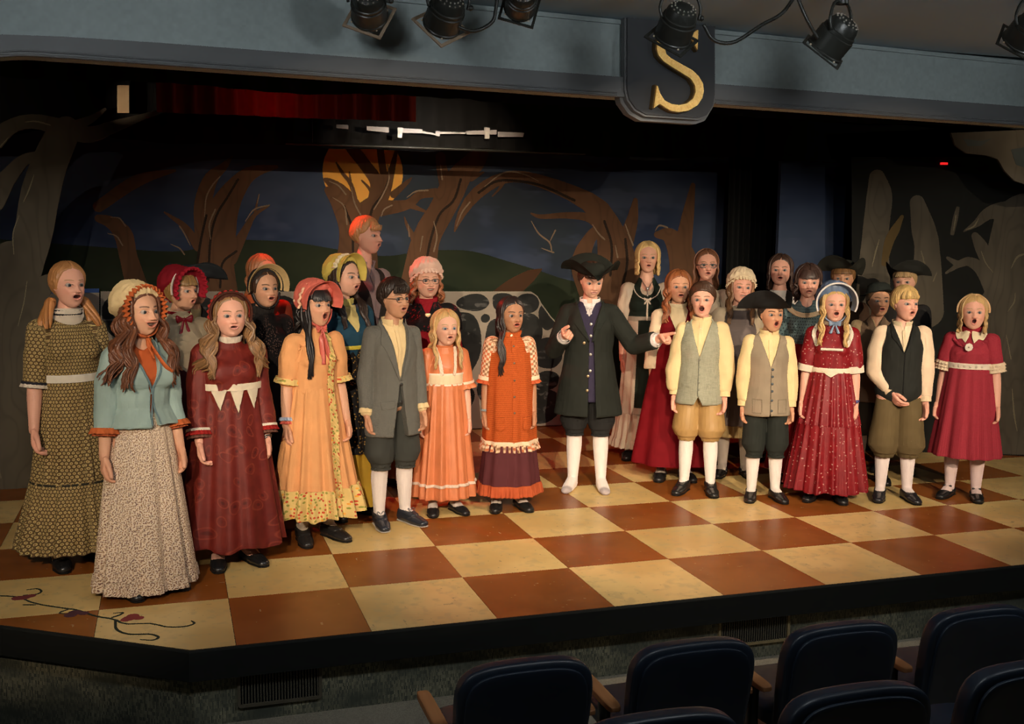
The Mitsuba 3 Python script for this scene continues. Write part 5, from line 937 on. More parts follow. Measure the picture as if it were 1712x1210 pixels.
    def glasses(s, color=(.03, .02, .015), w=.098, hgt=.068, r=.0075):
        ey = min(s.eye_y) / s.H - .045; ms = []; t = np.linspace(0, 2 * math.pi, 29)
        for e in (-1, 1):
            p = np.stack([e * .135 + w * np.sign(np.cos(t)) * np.abs(np.cos(t)) ** .7, np.full(29, ey) + .03 * np.abs(np.cos(t)) * 0, -.012 + hgt * np.sign(np.sin(t)) * np.abs(np.sin(t)) ** .7], 1); ms.append(tube(s.hp(p), r * s.H, 6))
            ms.append(tube(s.hp(curve([[e * (.135 + w), ey, .01], [e * .30, ey + .12, .015], [e * .345, .02, .01], [e * .345, .08, -.02]], 10)), r * s.H, 6))
        ms.append(tube(s.hp(curve([[-.135 + w, ey, .0], [0, ey - .02, .012], [.135 - w, ey, 0]], 7)), r * s.H, 6)); s.put('glasses', cat(ms), 'm_gloss', color)
    def waistband(s, color, z=.60, height=.03, off=.020, mat='m_cloth', name='waistband', n=0, amp=0., r=None, uvs=False):
        h = s.h; rx, ry = r or (.080 * h * s.b + off, .060 * h * s.b + off); m = s.ring([0, .002 * h, z * h], [0, 0, 1], rx, ry, height, n, amp, 0, N=120); v = np.asarray(m.vertices)
        pr = mat not in ('m_cloth', 'm_satin', 'm_gloss'); s.meshes[name] = m; s.put(name, m, mat, None if pr else color, uv=np.stack([np.arctan2(v[:, 0], -v[:, 1]) * rx, v[:, 2]], 1) if pr else None)
ICO5 = trimesh.creation.icosphere(subdivisions=5); ICO5_D, ICO5_F = np.array(ICO5.vertices), np.array(ICO5.faces)
BLACK, WHITE, CREAM, SHIRT = (.014, .014, .015), (.70, .64, .60), (.62, .53, .40), (.68, .52, .28)
# ================================================================ the cast, from the left
SG, BX = sg.Polygon, sg.box
def zig(x0, x1, z, w, n=18, amp=.004):
    """A strip outline with scalloped lower edge, in (x, z)."""
    x = np.linspace(x0, x1, n * 4); return SG([*zip(x, z + 0 * x), *zip(x[::-1], z - w + amp * np.sin(np.arange(len(x)) * 1.57))])

def girl_print_dress():
    p = Person('girl in a brown rosette print dress with high lace collar, leftmost of the group', -2.27, 1.43, 20, 1.665, b=1.0, skin='pink', yaw=6, face=dict(mouth=(.17, .07), brow=(.40, .22, .12), lips=(.55, .20, .16), jaw=.97), arms=((14, 2, 7, 12), (10, 0, 8, 14)), palm=(20, 10)); h = p.h
    p.hair((.36, .17, .065), line=.30, side=-.10, thick=.045, tone=.25)
    for e in (-1, 1):
        p.tail((.42, .18, .06), (e * .34, .14, -.30), [(e * .02, -.01, -.04), (e * .045, -.035, -.10), (e * .06, -.05, -.155)], .026, n=18); p.put('hair_tie', p.ring(p.hp([[e * .34, .13, -.31]])[0], [e * .3, 0, -1], .018, .018, .014), color=(.02, .02, .03))
    p.top('bodice', mat='m_rosette', infl=.012, z0=.615, bust=.75, neck=('crew', .832), sleeve=[(0, .020), (.5, .026), (.97, .026)], wr=.009)
    p.collar((.56, .50, .42), z=.822, rx=.045, height=.048, flare=.004, n=28, amp=.002)
    for z in (.830, .842): p.collar((.02, .02, .025), z=z, rx=.0475, height=.010, name='collar_trim')
    x = np.linspace(-.085, .085, 20); p.drape('lace_yoke', SG([*zip(x, .832 * h - .058 * np.sqrt(np.maximum(1 - (x / .09) ** 2, 0))), *zip(x[::-1], .850 * h + 0 * x)]), ['bodice'], (.52, .46, .38))
    p.skirt('skirt', mat='m_rosette', z=(.625, .285), r2=(.215, .20), n=22, amp=.045); p.skirt('skirt_tier', mat='m_rosette', z=(.29, .065), r1=(.222, .207), r2=(.31, .28), n=26, amp=.06, seed=2)
    p.put('tier_trim', p.ring([0, .002 * h, .282 * h], [0, 0, 1], .226, .211, .012, 24, .004), color=(.03, .028, .02))
    p.waistband((.62, .58, .50), z=.612, height=.042, off=.022, n=18, amp=.002)
    for e in (-1, 1): p.cuff(e, .965, .028, .014, (.02, .02, .025), name='sleeve_trim'); p.cuff(e, .985, .026, .026, (.55, .48, .40), n=16, amp=.004, flare=.006, name='sleeve_ruffle')
    p.stockings((.40, .33, .28)); p.shoes('flat')

def girl_teal_jacket():
    p = Person('girl in a pale teal jacket, long speckled skirt and cream bonnet with orange ruffle', -1.65, .45, 26, 1.555, skin='warm', yaw=10, roll=0, face=dict(mouth=(.25, .055), teeth=True, smile=1., brow=(.06, .03, .02), eyeopen=.8, lips=(.52, .16, .12), cheek=1.3), arms=((13, -2, 8, 8), (10, 2, 4, 14)), palm=(15, 0)); h = p.h
    p.hair((.115, .042, .020), line=.28, side=-.06, thick=.05, locks=[dict(n=30, a=(66, 110), length=.36, front=-.05, wave=.016, out=.04), dict(n=34, a=(80, 125), length=.33, front=-.02, wave=.02, out=.11), dict(n=36, a=(110, 180), length=.34, front=.02, wave=.014)])
    p.cap('bonnet', (.60, .46, .25), edge=(.36, .10, -.20), puff=.10, top=.02, yback=.16, lump=.04)
    p.brim_edge('bonnet_ruffle', (.42, .10, .03), depth=.12, r1=.475, span=128, y0=-.10, n=30, amp=.028, w=.13, at=.6)
    p.ties((.42, .10, .03), r=.014, bow=False, start=(.42, -.10, -.16)); c = p.hp([[0, -.22, -.55]])[0]; p.put('ribbon', tube(curve([c, c + [.015, -.035, -.06], c + [.05, -.06, -.13], c + [.09, -.055, -.17]], 16), .016, 6, .4), color=(.42, .10, .03)); p.put('ribbon', tube(curve([c, c + [-.01, -.03, -.05], c + [.0, -.055, -.10]], 12), .013, 6, .4), color=(.42, .10, .03))
    p.top('lace_blouse', (.40, .085, .025), infl=.008, z0=.60, bust=.9, neck=('scoop', .058, .775), wr=.004)
    p.skirt('skirt', mat='m_speckle', z=(.60, .025), r1=(.082 * h + .004, .062 * h + .004), r2=(.255, .225), n=13, amp=.065, pw=.8)
    p.skirt('hem_band', mat='m_speckle', fn=p.last, q0=.93, q1=1.005, off=.006, ruffle=(60, .006), K=8)
    g = np.array([[-.028 * h, -1, .86 * h], [.034 * h, -1, .86 * h], [.006 * h, -1, .66 * h], [-.028 * h, .0, .86 * h], [.034 * h, .0, .86 * h], [.006 * h, .0, .66 * h]])
    p.top('jacket', (.25, .335, .315), infl=.024, z0=.555, bust=.9, neck=('v', .056, .655), sleeve=[(0, .018), (.5, .024), (1, .026), (1.42, .026)], flare=.020, wr=.013, freq=11, cut=m3.Manifold.hull_points(np.array([[-.004, -1, .66 * h], [.010, -1, .66 * h], [-.02, -1, .5 * h], [.04, -1, .5 * h], [-.004, 0, .66 * h], [.010, 0, .66 * h], [-.02, 0, .5 * h], [.04, 0, .5 * h]])))
    for e, x in ((-1, -.056), (1, .056)): p.drape('jacket_edging', stroke_poly([(x * h, .835 * h, .010), (e * .03 * h, .74 * h, .010), (.006, .66 * h, .010), ((-.015 if e < 0 else .035), .565 * h, .008)], 16), ['jacket'], (.11, .17, .19), off=.002, thick=.004)
    for e in (-1, 1):
        p.cuff(e, 1.38, .030, .030, (.42, .10, .03), n=12, amp=.005, flare=.010); p.cuff(e, 1.46, .022, .022, (.36, .08, .03), n=16, amp=.005, flare=.004, name='cuff_ruffle')
    p.shoes('flat')

def girl_red_bonnet():
    p = Person('girl in a dark red bonnet and cream blouse with a red neck bow', -1.31, 2.4, 20, 1.60, skin='warm', yaw=26, pitch=2, face=dict(mouth=(.13, .05), brow=(.30, .17, .08)), arms=((12, 4, 4, 10), (12, 4, 4, 10))); h = p.h
    p.hair((.30, .17, .06), line=.26, side=-.08, thick=.06, fringe=(.16, 62, 22), tone=.45)
    p.cap('bonnet', (.20, .008, .016), edge=(.37, .16, -.28), puff=.11, top=.03, yback=.10, lump=.03)
    p.brim('bonnet_brim', (.23, .010, .020), depth=.20, r0=.46, r1=.52, span=118, y0=-.14); p.brim_edge('bonnet_ruffle', (.30, .012, .025), depth=.20, r1=.52, span=118, y0=-.14, n=26, amp=.022, w=.10)
    p.brim_edge('piping', (.60, .55, .50), depth=.02, r1=.478, span=108, y0=-.10, n=1, amp=0, w=.03, at=0)
    p.top('blouse', (.52, .42, .28), infl=.016, z0=.60, bust=.8, neck=('crew', .838), sleeve=[(0, .028), (.5, .034), (1.5, .026), (1.9, .008)], wr=.014); p.collar((.52, .42, .28), z=.828, height=.035)
    p.collar((.22, .008, .015), z=.836, rx=.043, height=.018, name='neck_ribbon'); p.bow((0, -.052 * h, .815 * h), (.26, .008, .018), .045, .10, name='neck_bow')
    p.skirt('skirt', (.050, .008, .012), z=(.625, .04), r2=(.25, .22), n=15, amp=.06); p.shoes('flat')

def man_left_tricorn():
    p = Person('person in a dark coat and black tricorn hat half hidden behind the dark red bonnet', -1.16, 3.4, 14, 1.60, yaw=20, skin='warm', face=dict(brow=(.05, .03, .02)))
    p.hair((.06, .03, .02)); p.tricorn((.022, .026, .030), crown=.38, width=.48, up=60, phase=45); p.top('coat', (.020, .020, .022), infl=.028, z0=.38, neck=('v', .045, .72), sleeve=[(0, .02), (1, .022), (1.9, .022)], flare=.02); p.top('shirt', SHIRT, infl=.008, z0=.5, neck=('crew', .84))
    p.breeches((.03, .03, .03)); p.stockings(WHITE); p.shoes('oxford')

def girl_paisley():
    p = Person('girl in a dark red paisley dress with white crochet points at the waist', -.90, 1.0, 14, 1.505, b=1.22, sh=1.10, skin='pink', yaw=0, face=dict(mouth=(.15, .035), brow=(.18, .10, .05), cheek=1.5, jaw=1.12, lips=(.52, .22, .20)), arms=((12, 2, 2, 18), (10, 0, 2, 16)), palm=(25, 15)); h = p.h
    p.hair((.20, .105, .045), line=.30, side=-.10, thick=.05, tone=.5, locks=[dict(n=46, a=(72, 116), length=.31, front=-.045, wave=.018, out=.055, curl=1.8), dict(n=26, a=(85, 125), length=.29, front=-.02, wave=.02, out=.10), dict(n=30, a=(110, 180), length=.30, front=.02, wave=.014)])
    p.cap('bonnet', (.050, .016, .010), edge=(.40, .14, -.15), puff=.085, lump=.02); p.brim_edge('bonnet_ruffle', (.26, .020, .016), depth=.05, r1=.485, span=112, y0=.00, n=24, amp=.022, w=.10, at=.5); p.brim_edge('bonnet_ruffle', (.055, .018, .012), depth=.05, r1=.475, span=118, y0=-.10, n=1, amp=.0, w=.10, at=.5)
    p.top('bodice', mat='m_paisley', infl=.016, z0=.60, bust=.9, neck=('crew', .836), sleeve=[(0, .022), (.5, .026), (1.3, .030), (1.72, .034)], wr=.009)
    p.collar((.55, .47, .38), z=.824, rx=.044, height=.036, n=20, amp=.003)
    p.skirt('skirt', mat='m_paisley', z=(.645, .085), r2=(.285, .255), n=11, amp=.075, cy=(0, .01), hemwave=.012, sharp=.9)
    p.waistband((.58, .50, .38), z=.655, height=.036, off=.026)
    for x in (-.092, .0, .092):
        p.drape('crochet_point', SG([(x - .036, .657 * h), (x + .036, .657 * h), (x + .004, .657 * h - .105 - (.015 if x == 0 else 0))]), ['bodice', 'skirt'], (.58, .50, .38), off=.016, thick=.008)
    for e in (-1, 1):
        p.cuff(e, 1.66, .038, .014, (.62, .55, .46), n=20, amp=.002, name='cuff_trim'); p.cuff(e, 1.71, .036, .026, (.26, .014, .012), n=18, amp=.006, flare=.008, name='cuff_ruffle'); p.cuff(e, 1.78, .030, .026, (.12, .05, .035), n=16, amp=.005, flare=.006, name='cuff_lace')
    p.cuff(1, 1.93, .005, .008, (.015, .015, .016), 'm_gloss', name='bracelet'); p.cuff(1, 1.98, .004, .007, (.03, .03, .04), 'm_gloss', name='bracelet')
    p.stockings((.50, .28, .23)); p.shoes('flat')

def girl_straw_bonnet():
    p = Person('girl in a straw bonnet with black ribbon and a black lace dress', -.46, 2.7, 20, 1.60, b=1.1, skin='warm', yaw=8, face=dict(mouth=(.15, .06), brow=(.07, .04, .025), cheek=1.3), arms=((10, 4, 4, 10), (10, 4, 4, 10))); h = p.h
    p.hair((.045, .022, .014), line=.31, side=-.12, thick=.04)
    p.cap('bonnet', (.025, .022, .022), edge=(.42, .12, -.25), puff=.07); p.brim('bonnet_brim', (.50, .36, .17), depth=.26, r0=.45, r1=.60, span=105, y0=-.06); p.brim_edge('bonnet_ribbon', (.020, .018, .018), depth=.02, r1=.50, span=108, y0=-.06, n=1, amp=0, w=.12, at=0)
    p.ties((.015, .014, .014), r=.014, bow=False); p.top('bodice', mat='m_blacklace', infl=.014, z0=.6, bust=.9, neck=('crew', .84), sleeve=[(0, .02), (1, .018), (1.9, .014)]); p.collar((.018, .016, .016), z=.826, rx=.046, height=.052, n=18, amp=.004)
    p.skirt('skirt', (.016, .016, .018), z=(.62, .05), r2=(.25, .22)); p.shoes('flat')

def girl_behind_straw():
    p = Person('girl with reddish blond hair in an orange scarf half hidden behind the straw bonnet', -.40, 3.7, 8, 1.68, skin='warm', yaw=25, face=dict(mouth=(.12, .05), brow=(.3, .15, .08)))
    p.hair((.40, .16, .07), line=.29, side=-.12, thick=.05, tone=.4, locks=[dict(n=26, a=(80, 180), length=.22, front=.02)])
    p.top('bodice', (.26, .05, .025), infl=.014, z0=.6, bust=.7, neck=('crew', .835), sleeve=[(0, .02), (1, .02), (1.9, .012)]); p.collar((.38, .085, .03), z=.80, rx=.075, ry=.06, height=.07, n=14, amp=.008, name='scarf', flare=-.02); p.skirt('skirt', (.10, .02, .015), z=(.62, .05), r2=(.25, .22)); p.shoes('flat')

def girl_peach():
    p = Person('girl in a peach dress with floral ruffles and a coral pink bonnet', -.07, 1.57, 22, 1.535, sh=.94, skin='warm', yaw=12, face=dict(mouth=(.12, .12), eyeopen=.35, brow=(.03, .02, .015), lips=(.55, .14, .11), jaw=.97), arms=((14, -4, 6, 10), (12, 0, 4, 18)), palm=(10, 0)); h = p.h
    p.hair((.012, .010, .011), line=.16, side=-.05, thick=.045, fringe=(.10, 44, 20), locks=[dict(n=34, a=(70, 118), length=.40, both=-1, front=-.06, wave=.004, r=.012, out=.0), dict(n=14, a=(120, 180), length=.2, front=.02)])
    p.cap('bonnet', (.58, .135, .10), edge=(.34, .06, -.34), puff=.12, top=.05, yback=.06, lump=.02); p.brim('bonnet_brim', (.58, .135, .10), depth=.40, r0=.46, r1=.535, span=106, y0=-.06, wave=(5, .010)); p.brim_edge('bonnet_ruffle', (.66, .42, .28), depth=.02, r1=.515, span=104, y0=-.02, n=20, amp=.024, w=.07, at=0)
    p.brim_edge('bonnet_ruffle', (.66, .42, .28), depth=.02, r1=.44, span=88, y0=.26, n=20, amp=.022, w=.07, at=0, r=.45)
    p.ties((.50, .10, .075), r=.012, bow_size=.030, tail=.02); c = p.hp([[0, -.22, -.57]])[0]
    for e in (-1, 1): p.put('ribbon', tube(curve([c, c + [e * .012, -.02, -.07], c + [e * .018 + .01, -.03, -.16], c + [e * .022 + .015, -.03, -.21]], 14), .016, 6, .35), 'm_satin', (.50, .10, .075))
    p.top('bodice', (.64, .31, .13), infl=.014, z0=.585, bust=.6, neck=('crew', .834), sleeve=[(0, .020), (.42, .038), (.80, .030), (.86, .020)], wr=.012)
    p.skirt('skirt', (.64, .31, .13), z=(.605, .20), r2=(.250, .225), n=17, amp=.085, cy=(0, .01))
    p.skirt('flounce', mat='m_floral', fn=p.last, q0=.95, q1=1.22, off=.010, ruffle=(24, .020), K=12, hemwave=.010)
    p.drape('front_ruffle', stroke_poly([(.058, .825 * h, .036), (.062, .74 * h, .036), (.052, .62 * h, .040), (.058, .45 * h, .046), (.050, .32 * h, .044), (.062, .20 * h, .040)], 40), ['bodice', 'skirt'], mat='m_floral', off=.006, thick=.012, edge=.010, ruffle=(210, .014))
    for e in (-1, 1): p.cuff(e, .80, .036, .034, None, 'm_floral', n=14, amp=.005, flare=.006, name='sleeve_band')
    p.cuff(-1, 1.80, .012, .020, (.36, .42, .55), 'm_satin', n=9, amp=.007, name='scrunchie'); p.cuff(-1, 1.90, .010, .016, (.55, .10, .07), 'm_satin', n=9, amp=.006, name='scrunchie')
    p.stockings((.52, .44, .36)); p.shoes('boot', (.018, .017, .017))

def woman_yellow_bonnet():
    p = Person('dark haired woman in a yellow bonnet and teal blue bodice with a yellow scarf', .34, 2.45, 34, 1.68, b=1.28, sh=1.08, skin='fair', yaw=16, face=dict(mouth=(.15, .05), brow=(.04, .025, .02), cheek=1.4, jaw=1.1, lips=(.45, .13, .12)), arms=((10, 4, 4, 14), (10, 4, 4, 14))); h = p.h
    p.hair((.028, .016, .013), line=.30, side=-.14, thick=.05, locks=[dict(n=30, a=(85, 130), length=.30, front=-.03, wave=.012), dict(n=26, a=(120, 180), length=.30, front=.02)])
    p.cap('bonnet', (.55, .44, .10), edge=(.40, .16, -.26), puff=.10, yback=.10, lump=.03); p.brim('bonnet_brim', (.55, .44, .10), depth=.24, r0=.455, r1=.55, span=108, y0=-.08, tiltup=.02); p.brim_edge('bonnet_lace', (.66, .60, .42), depth=.02, r1=.51, span=70, y0=-.02, n=24, amp=.03, w=.12, at=0)
    p.top('bodice', (.018, .062, .105), infl=.016, z0=.605, bust=.95, neck=('v', .050, .765), sleeve=[(0, .026), (.6, .030), (1.2, .016), (1.9, .010)], wr=.008)
    p.collar((.60, .50, .16), z=.818, rx=.050, height=.05, n=12, amp=.006, flare=-.004, name='neck_scarf'); p.drape('neck_scarf', SG([(-.058, .82 * h), (.058, .82 * h), (.045, .775 * h), (.010, .725 * h), (-.004, .722 * h), (-.05, .78 * h)]), ['bodice'], (.58, .48, .20), off=.006, thick=.008, ruffle=(90, .006))
    p.waistband((.62, .50, .06), z=.655, height=.024, off=.028, mat='m_satin', name='sash'); p.skirt('underskirt', (.42, .26, .03), z=(.55, .05), r1=(.18, .16), r2=(.27, .24), n=14, amp=.06)
    p.skirt('overskirt', mat='m_darkfloral', z=(.665, .26), r2=(.255, .235), n=16, amp=.05); p.shoes('flat')

def man_red_lit():
    p = Person('tall fair haired young man in a mauve shirt and dark vest under the painted moon', .80, 3.75, 40, 1.95, skin='pink', yaw=16, face=dict(mouth=(.13, .05), brow=(.35, .18, .09), lips=(.5, .2, .17)), arms=((10, 4, 2, 8), (10, 4, 2, 8))); h = p.h
    p.hair((.46, .24, .10), line=.26, side=.06, back=-.22, thick=.075, fringe=(.29, 40, 16), tone=.35, part=.06, groove=.3)
    p.top('shirt', (.26, .19, .195), infl=.016, z0=.46, neck=('v', .024, .79), sleeve=[(0, .016), (1, .020), (1.9, .012)], wr=.010); p.collar((.26, .19, .195), z=.818, rx=.044, height=.05, flare=.010, gap=.35)
    p.top('vest', (.030, .024, .022), infl=.026, z0=.47, neck=('v', .070, .60), hole=.012, wr=.005); p.drape('placket', BX(-.012, .60 * h, .012, .79 * h), ['shirt'], (.25, .18, .185), off=.002); p.buttons(['shirt'], [(0, z * h) for z in (.77, .72, .67, .62)], (.35, .25, .1), .007)
    p.breeches((.03, .03, .03)); p.stockings(WHITE); p.shoes('oxford')

def boy_tweed():
    p = Person('boy with glasses in a grey tweed jacket and dark knee breeches', .77, 1.92, 24, 1.555, skin='tan', yaw=14, face=dict(mouth=(.15, .055), brow=(.03, .02, .015), lips=(.45, .17, .14), cheek=1.15), arms=((13, -2, 3, 8), (11, 0, 3, 14)), palm=(20, 10), feet=.058); h = p.h
    p.hair((.022, .014, .011), line=.25, side=.03, back=-.26, thick=.085, fringe=(.31, 40, 12), part=-.1, groove=.3); p.glasses((.035, .02, .012))
    p.top('shirt', SHIRT, infl=.008, z0=.595, neck=('crew', .838), sleeve=[(0, .006), (1, .008), (1.9, .012), (1.97, .014)], wr=.006); p.collar(SHIRT, z=.815, rx=.041, height=.045, gap=.30); p.drape('placket', BX(-.012, .60 * h, .012, .80 * h), ['shirt'], (.66, .50, .27), off=.003); p.buttons(['shirt'], [(0, z * h) for z in (.79, .745, .70, .655)], (.6, .5, .35), .006)
    p.breeches((.042, .044, .040), low=.245, puff=.016)
    cutg = m3.Manifold.hull_points(np.array([[-.006, -1, .585 * h], [.006, -1, .585 * h], [-.075, -1, .30 * h], [.06, -1, .30 * h], [-.006, 0, .585 * h], [.006, 0, .585 * h], [-.075, 0, .30 * h], [.06, 0, .30 * h]]))
    p.top('jacket', mat='m_tweed', infl=.026, z0=.375, neck=('v', .056, .595), sleeve=[(0, .016), (.5, .020), (1, .022), (1.80, .022)], flare=.012, wr=.009, cut=cutg)
    for e in (-1, 1):
        p.drape('lapel', SG([(e * .058 * h, .84 * h), (e * .098, .80 * h), (e * .118, .745 * h), (e * .108, .74 * h), (e * .012, .60 * h), (e * .004, .60 * h)]), ['jacket'], mat='m_tweed', off=.003, thick=.008)
        p.cuff(e, 1.80, .016, .032, SHIRT, n=7, amp=.003, flare=.004)
    p.drape('pocket_flap', SG([(-.125, .515 * h), (-.045, .522 * h), (-.045, .495 * h), (-.055, .490 * h), (-.12, .484 * h)]), ['jacket'], mat='m_tweed', off=.003, thick=.006)
    p.buttons(['jacket'], [(.004, .585 * h), (-.004, .515 * h)], (.02, .02, .02), .010)
    p.stockings((.72, .64, .60)); p.shoes('oxford', (.018, .022, .032), sole=(.55, .50, .44), lace=True)

def woman_mob_cap():
    p = Person('woman with glasses in a pale pink mob cap, red tunic and black lace shawl', 1.43, 3.25, 6, 1.635, b=1.32, sh=1.12, skin='fair', yaw=10, face=dict(mouth=(.18, .05), brow=(.25, .12, .07), cheek=1.4, jaw=1.1, teeth=True, smile=.6), arms=((14, 4, 4, 14), (14, 4, 4, 14))); h = p.h
    p.hair((.26, .095, .04), line=.28, side=-.15, thick=.05, locks=[dict(n=26, a=(80, 130), length=.16, front=.01, out=.03, wave=.012), dict(n=16, a=(125, 180), length=.2, front=.02)]); p.glasses((.05, .035, .03))
    p.cap('mob_cap', (.68, .47, .38), edge=(.30, .10, -.20), puff=.15, top=.06, lump=.05); p.head_ruffle('cap_ruffle', (.70, .49, .40), edge=(.30, .10, -.20), r=.10, w=.13, n=20, amp=.035)
    p.top('tunic', (.25, .010, .018), infl=.020, z0=.50, bust=1.0, neck=('crew', .838), sleeve=[(0, .022), (1, .022), (1.9, .014)], flare=.02, wr=.010); p.collar((.26, .012, .02), z=.822, rx=.048, height=.050)
    sh = SG([(-.24, .70 * h), (-.20, .80 * h), (-.06, .850 * h), (.06, .850 * h), (.20, .80 * h), (.24, .70 * h), (.16, .72 * h), (.02, .785 * h), (-.02, .785 * h), (-.16, .72 * h)])
    p.top('shawl', mat='m_shawllace', infl=.032, z0=.71, bust=.9, neck=('v', .040, .77), sleeve=[(0, .034), (.42, .036)], wr=.010, hips=False)
    c = np.array([.0, float(p.front(['tunic'], np.array([0.]), np.array([.775 * h]))[0]) - .012, .775 * h]); p.put('brooch', hull(sph(c + [-.012, 0, .012], [.010, .004, .010], 1), sph(c + [.012, 0, .012], [.010, .004, .010], 1), sph(c + [0, 0, -.035], [.005, .003, .006], 1)), 'm_metal', (.55, .38, .22), smooth=30)
    p.skirt('skirt', (.20, .145, .075), z=(.60, .07), r2=(.27, .24), n=13, amp=.06); p.stockings((.45, .22, .20)); p.shoes('strap')

def girl_orange():
    p = Person('small blond girl in a satin orange dress with a wide cream lace waistband', 1.40, 2.25, 14, 1.345, skin='fair', yaw=6, face=dict(mouth=(.13, .05), brow=(.38, .24, .13), cheek=1.3, lips=(.55, .22, .18), iris=(.10, .16, .25)), arms=((15, -2, 5, 6), (13, 0, 3, 10)), palm=(25, 10), sh=.96); h = p.h; O = (.54, .17, .068)
    p.hair((.46, .29, .12), line=.27, side=-.08, thick=.045, part=.05, tone=.4, locks=[dict(n=24, a=(80, 112), length=.245, front=-.035, wave=.007, r=.010), dict(n=26, a=(110, 180), length=.24, front=.02)])
    p.top('bodice', O, 'm_satin', infl=.010, z0=.62, neck=('crew', .828), sleeve=[(0, .020), (.4, .026), (.80, .028)], wr=.008); p.collar(O, z=.822, rx=.042, height=.016, mat='m_satin')
    p.skirt('skirt', O, 'm_satin', z=(.645, .085), r1=(.080 * h + .022, .060 * h + .022), r2=(.205, .185), n=15, amp=.085, cy=(0, .01), sharp=.9); p.skirt('hem_lace', (.66, .52, .42), fn=p.last, q0=.865, q1=.89, off=.006, ruffle=(90, .004), K=6)
    p.waistband((.68, .54, .36), z=.635, height=.082, off=.020, name='lace_waistband')
    for z in (.637, .690): p.waistband((.72, .62, .50), z=z, height=.010, off=.024, name='waist_trim', n=40, amp=.002)
    for e in (-1, 1):
        p.drape('bodice_lace', stroke_poly([(e * .066, .815 * h, .024), (e * .054, .76 * h, .022), (e * .042, .695 * h, .022)], 20), ['bodice'], (.70, .58, .46), off=.003, thick=.007, edge=.008, ruffle=(260, .005))
        p.cuff(e, .76, .030, .016, (.68, .55, .42), n=24, amp=.0015, name='sleeve_lace'); p.cuff(e, .83, .026, .030, O, 'm_satin', n=9, amp=.008, flare=.018, name='sleeve_ruffle')
    p.stockings((.68, .60, .55)); p.shoes('flat')

def girl_pinafore():
    p = Person('dark haired girl in an orange striped pinafore with checked sleeves and a plum underskirt', 2.13, 2.23, 10, 1.425, skin='brown', yaw=14, face=dict(mouth=(.14, .05), brow=(.02, .014, .012), iris=(.02, .012, .01), lips=(.42, .10, .08), jaw=.95, blush=.2), arms=((13, -2, 5, 8), (11, 0, 3, 12)), palm=(20, 10), sh=.95); h = p.h
    p.hair((.020, .013, .012), line=.27, side=-.06, thick=.045, part=.06, locks=[dict(n=36, a=(66, 115), length=.37, both=-1, front=-.05, wave=.010, r=.012), dict(n=22, a=(110, 180), length=.33, front=.02, wave=.008)])
    p.skirt('underskirt', (.085, .022, .026), z=(.50, .10), r1=(.14, .12), r2=(.205, .185), n=9, amp=.06); p.skirt('hem_lace', (.42, .085, .03), fn=p.last, q0=.93, q1=1.06, off=.006, ruffle=(44, .010), K=8)
    p.top('pinafore_yoke', mat='m_striped', infl=.012, z0=.66, neck=('crew', .832), sleeve=[(0, .022), (.5, .026), (.92, .022)], sleeve_mat='m_patch', wr=.006)
    p.skirt('pinafore', mat='m_striped', z=(.745, .315), r1=(.098 * h + .010, .066 * h + .012), r2=(.180, .160), n=9, amp=.055, cy=(0, .008), pw=.9)
    p.skirt('hem_band', (.66, .52, .36), fn=p.last, q0=.955, q1=1.0, off=.006, K=6); p.skirt('hem_ruffle', mat='m_patch', fn=p.last, q0=.98, q1=1.07, off=.004, ruffle=(30, .020), K=8)
    p.collar((.42, .085, .02), z=.815, rx=.048, height=.042, n=20, amp=.006, flare=.008); p.buttons(['pinafore_yoke', 'pinafore'], [(.010, z * h) for z in (.775, .70, .62, .545, .47)], (.12, .07, .04), .008); p.buttons(['pinafore_yoke'], [(0, .825 * h)], (.6, .45, .3), .010)
    p.drape('placket', BX(-.004, .33 * h, .028, .80 * h), ['pinafore_yoke', 'pinafore'], mat='m_striped', off=.002, thick=.004)
    for x in (-.085, .10): p.drape('pocket', SG([(x - .03, .45 * h), (x + .03, .45 * h), (x + .032, .395 * h), (x, .385 * h), (x - .032, .395 * h)]), ['pinafore'], mat='m_striped', off=.004, thick=.006, ruffle=(70, .006))
    for e in (-1, 1): p.cuff(e, .87, .026, .026, (.68, .54, .38), name='sleeve_band'); p.cuff(e, .97, .022, .026, (.42, .085, .03), n=10, amp=.007, flare=.012, name='sleeve_ruffle')
    p.cuff(-1, 1.90, .004, .014, (.20, .22, .23), 'm_cloth', name='bracelet'); p.stockings((.66, .56, .50)); p.shoes('flat', (.012, .012, .012))

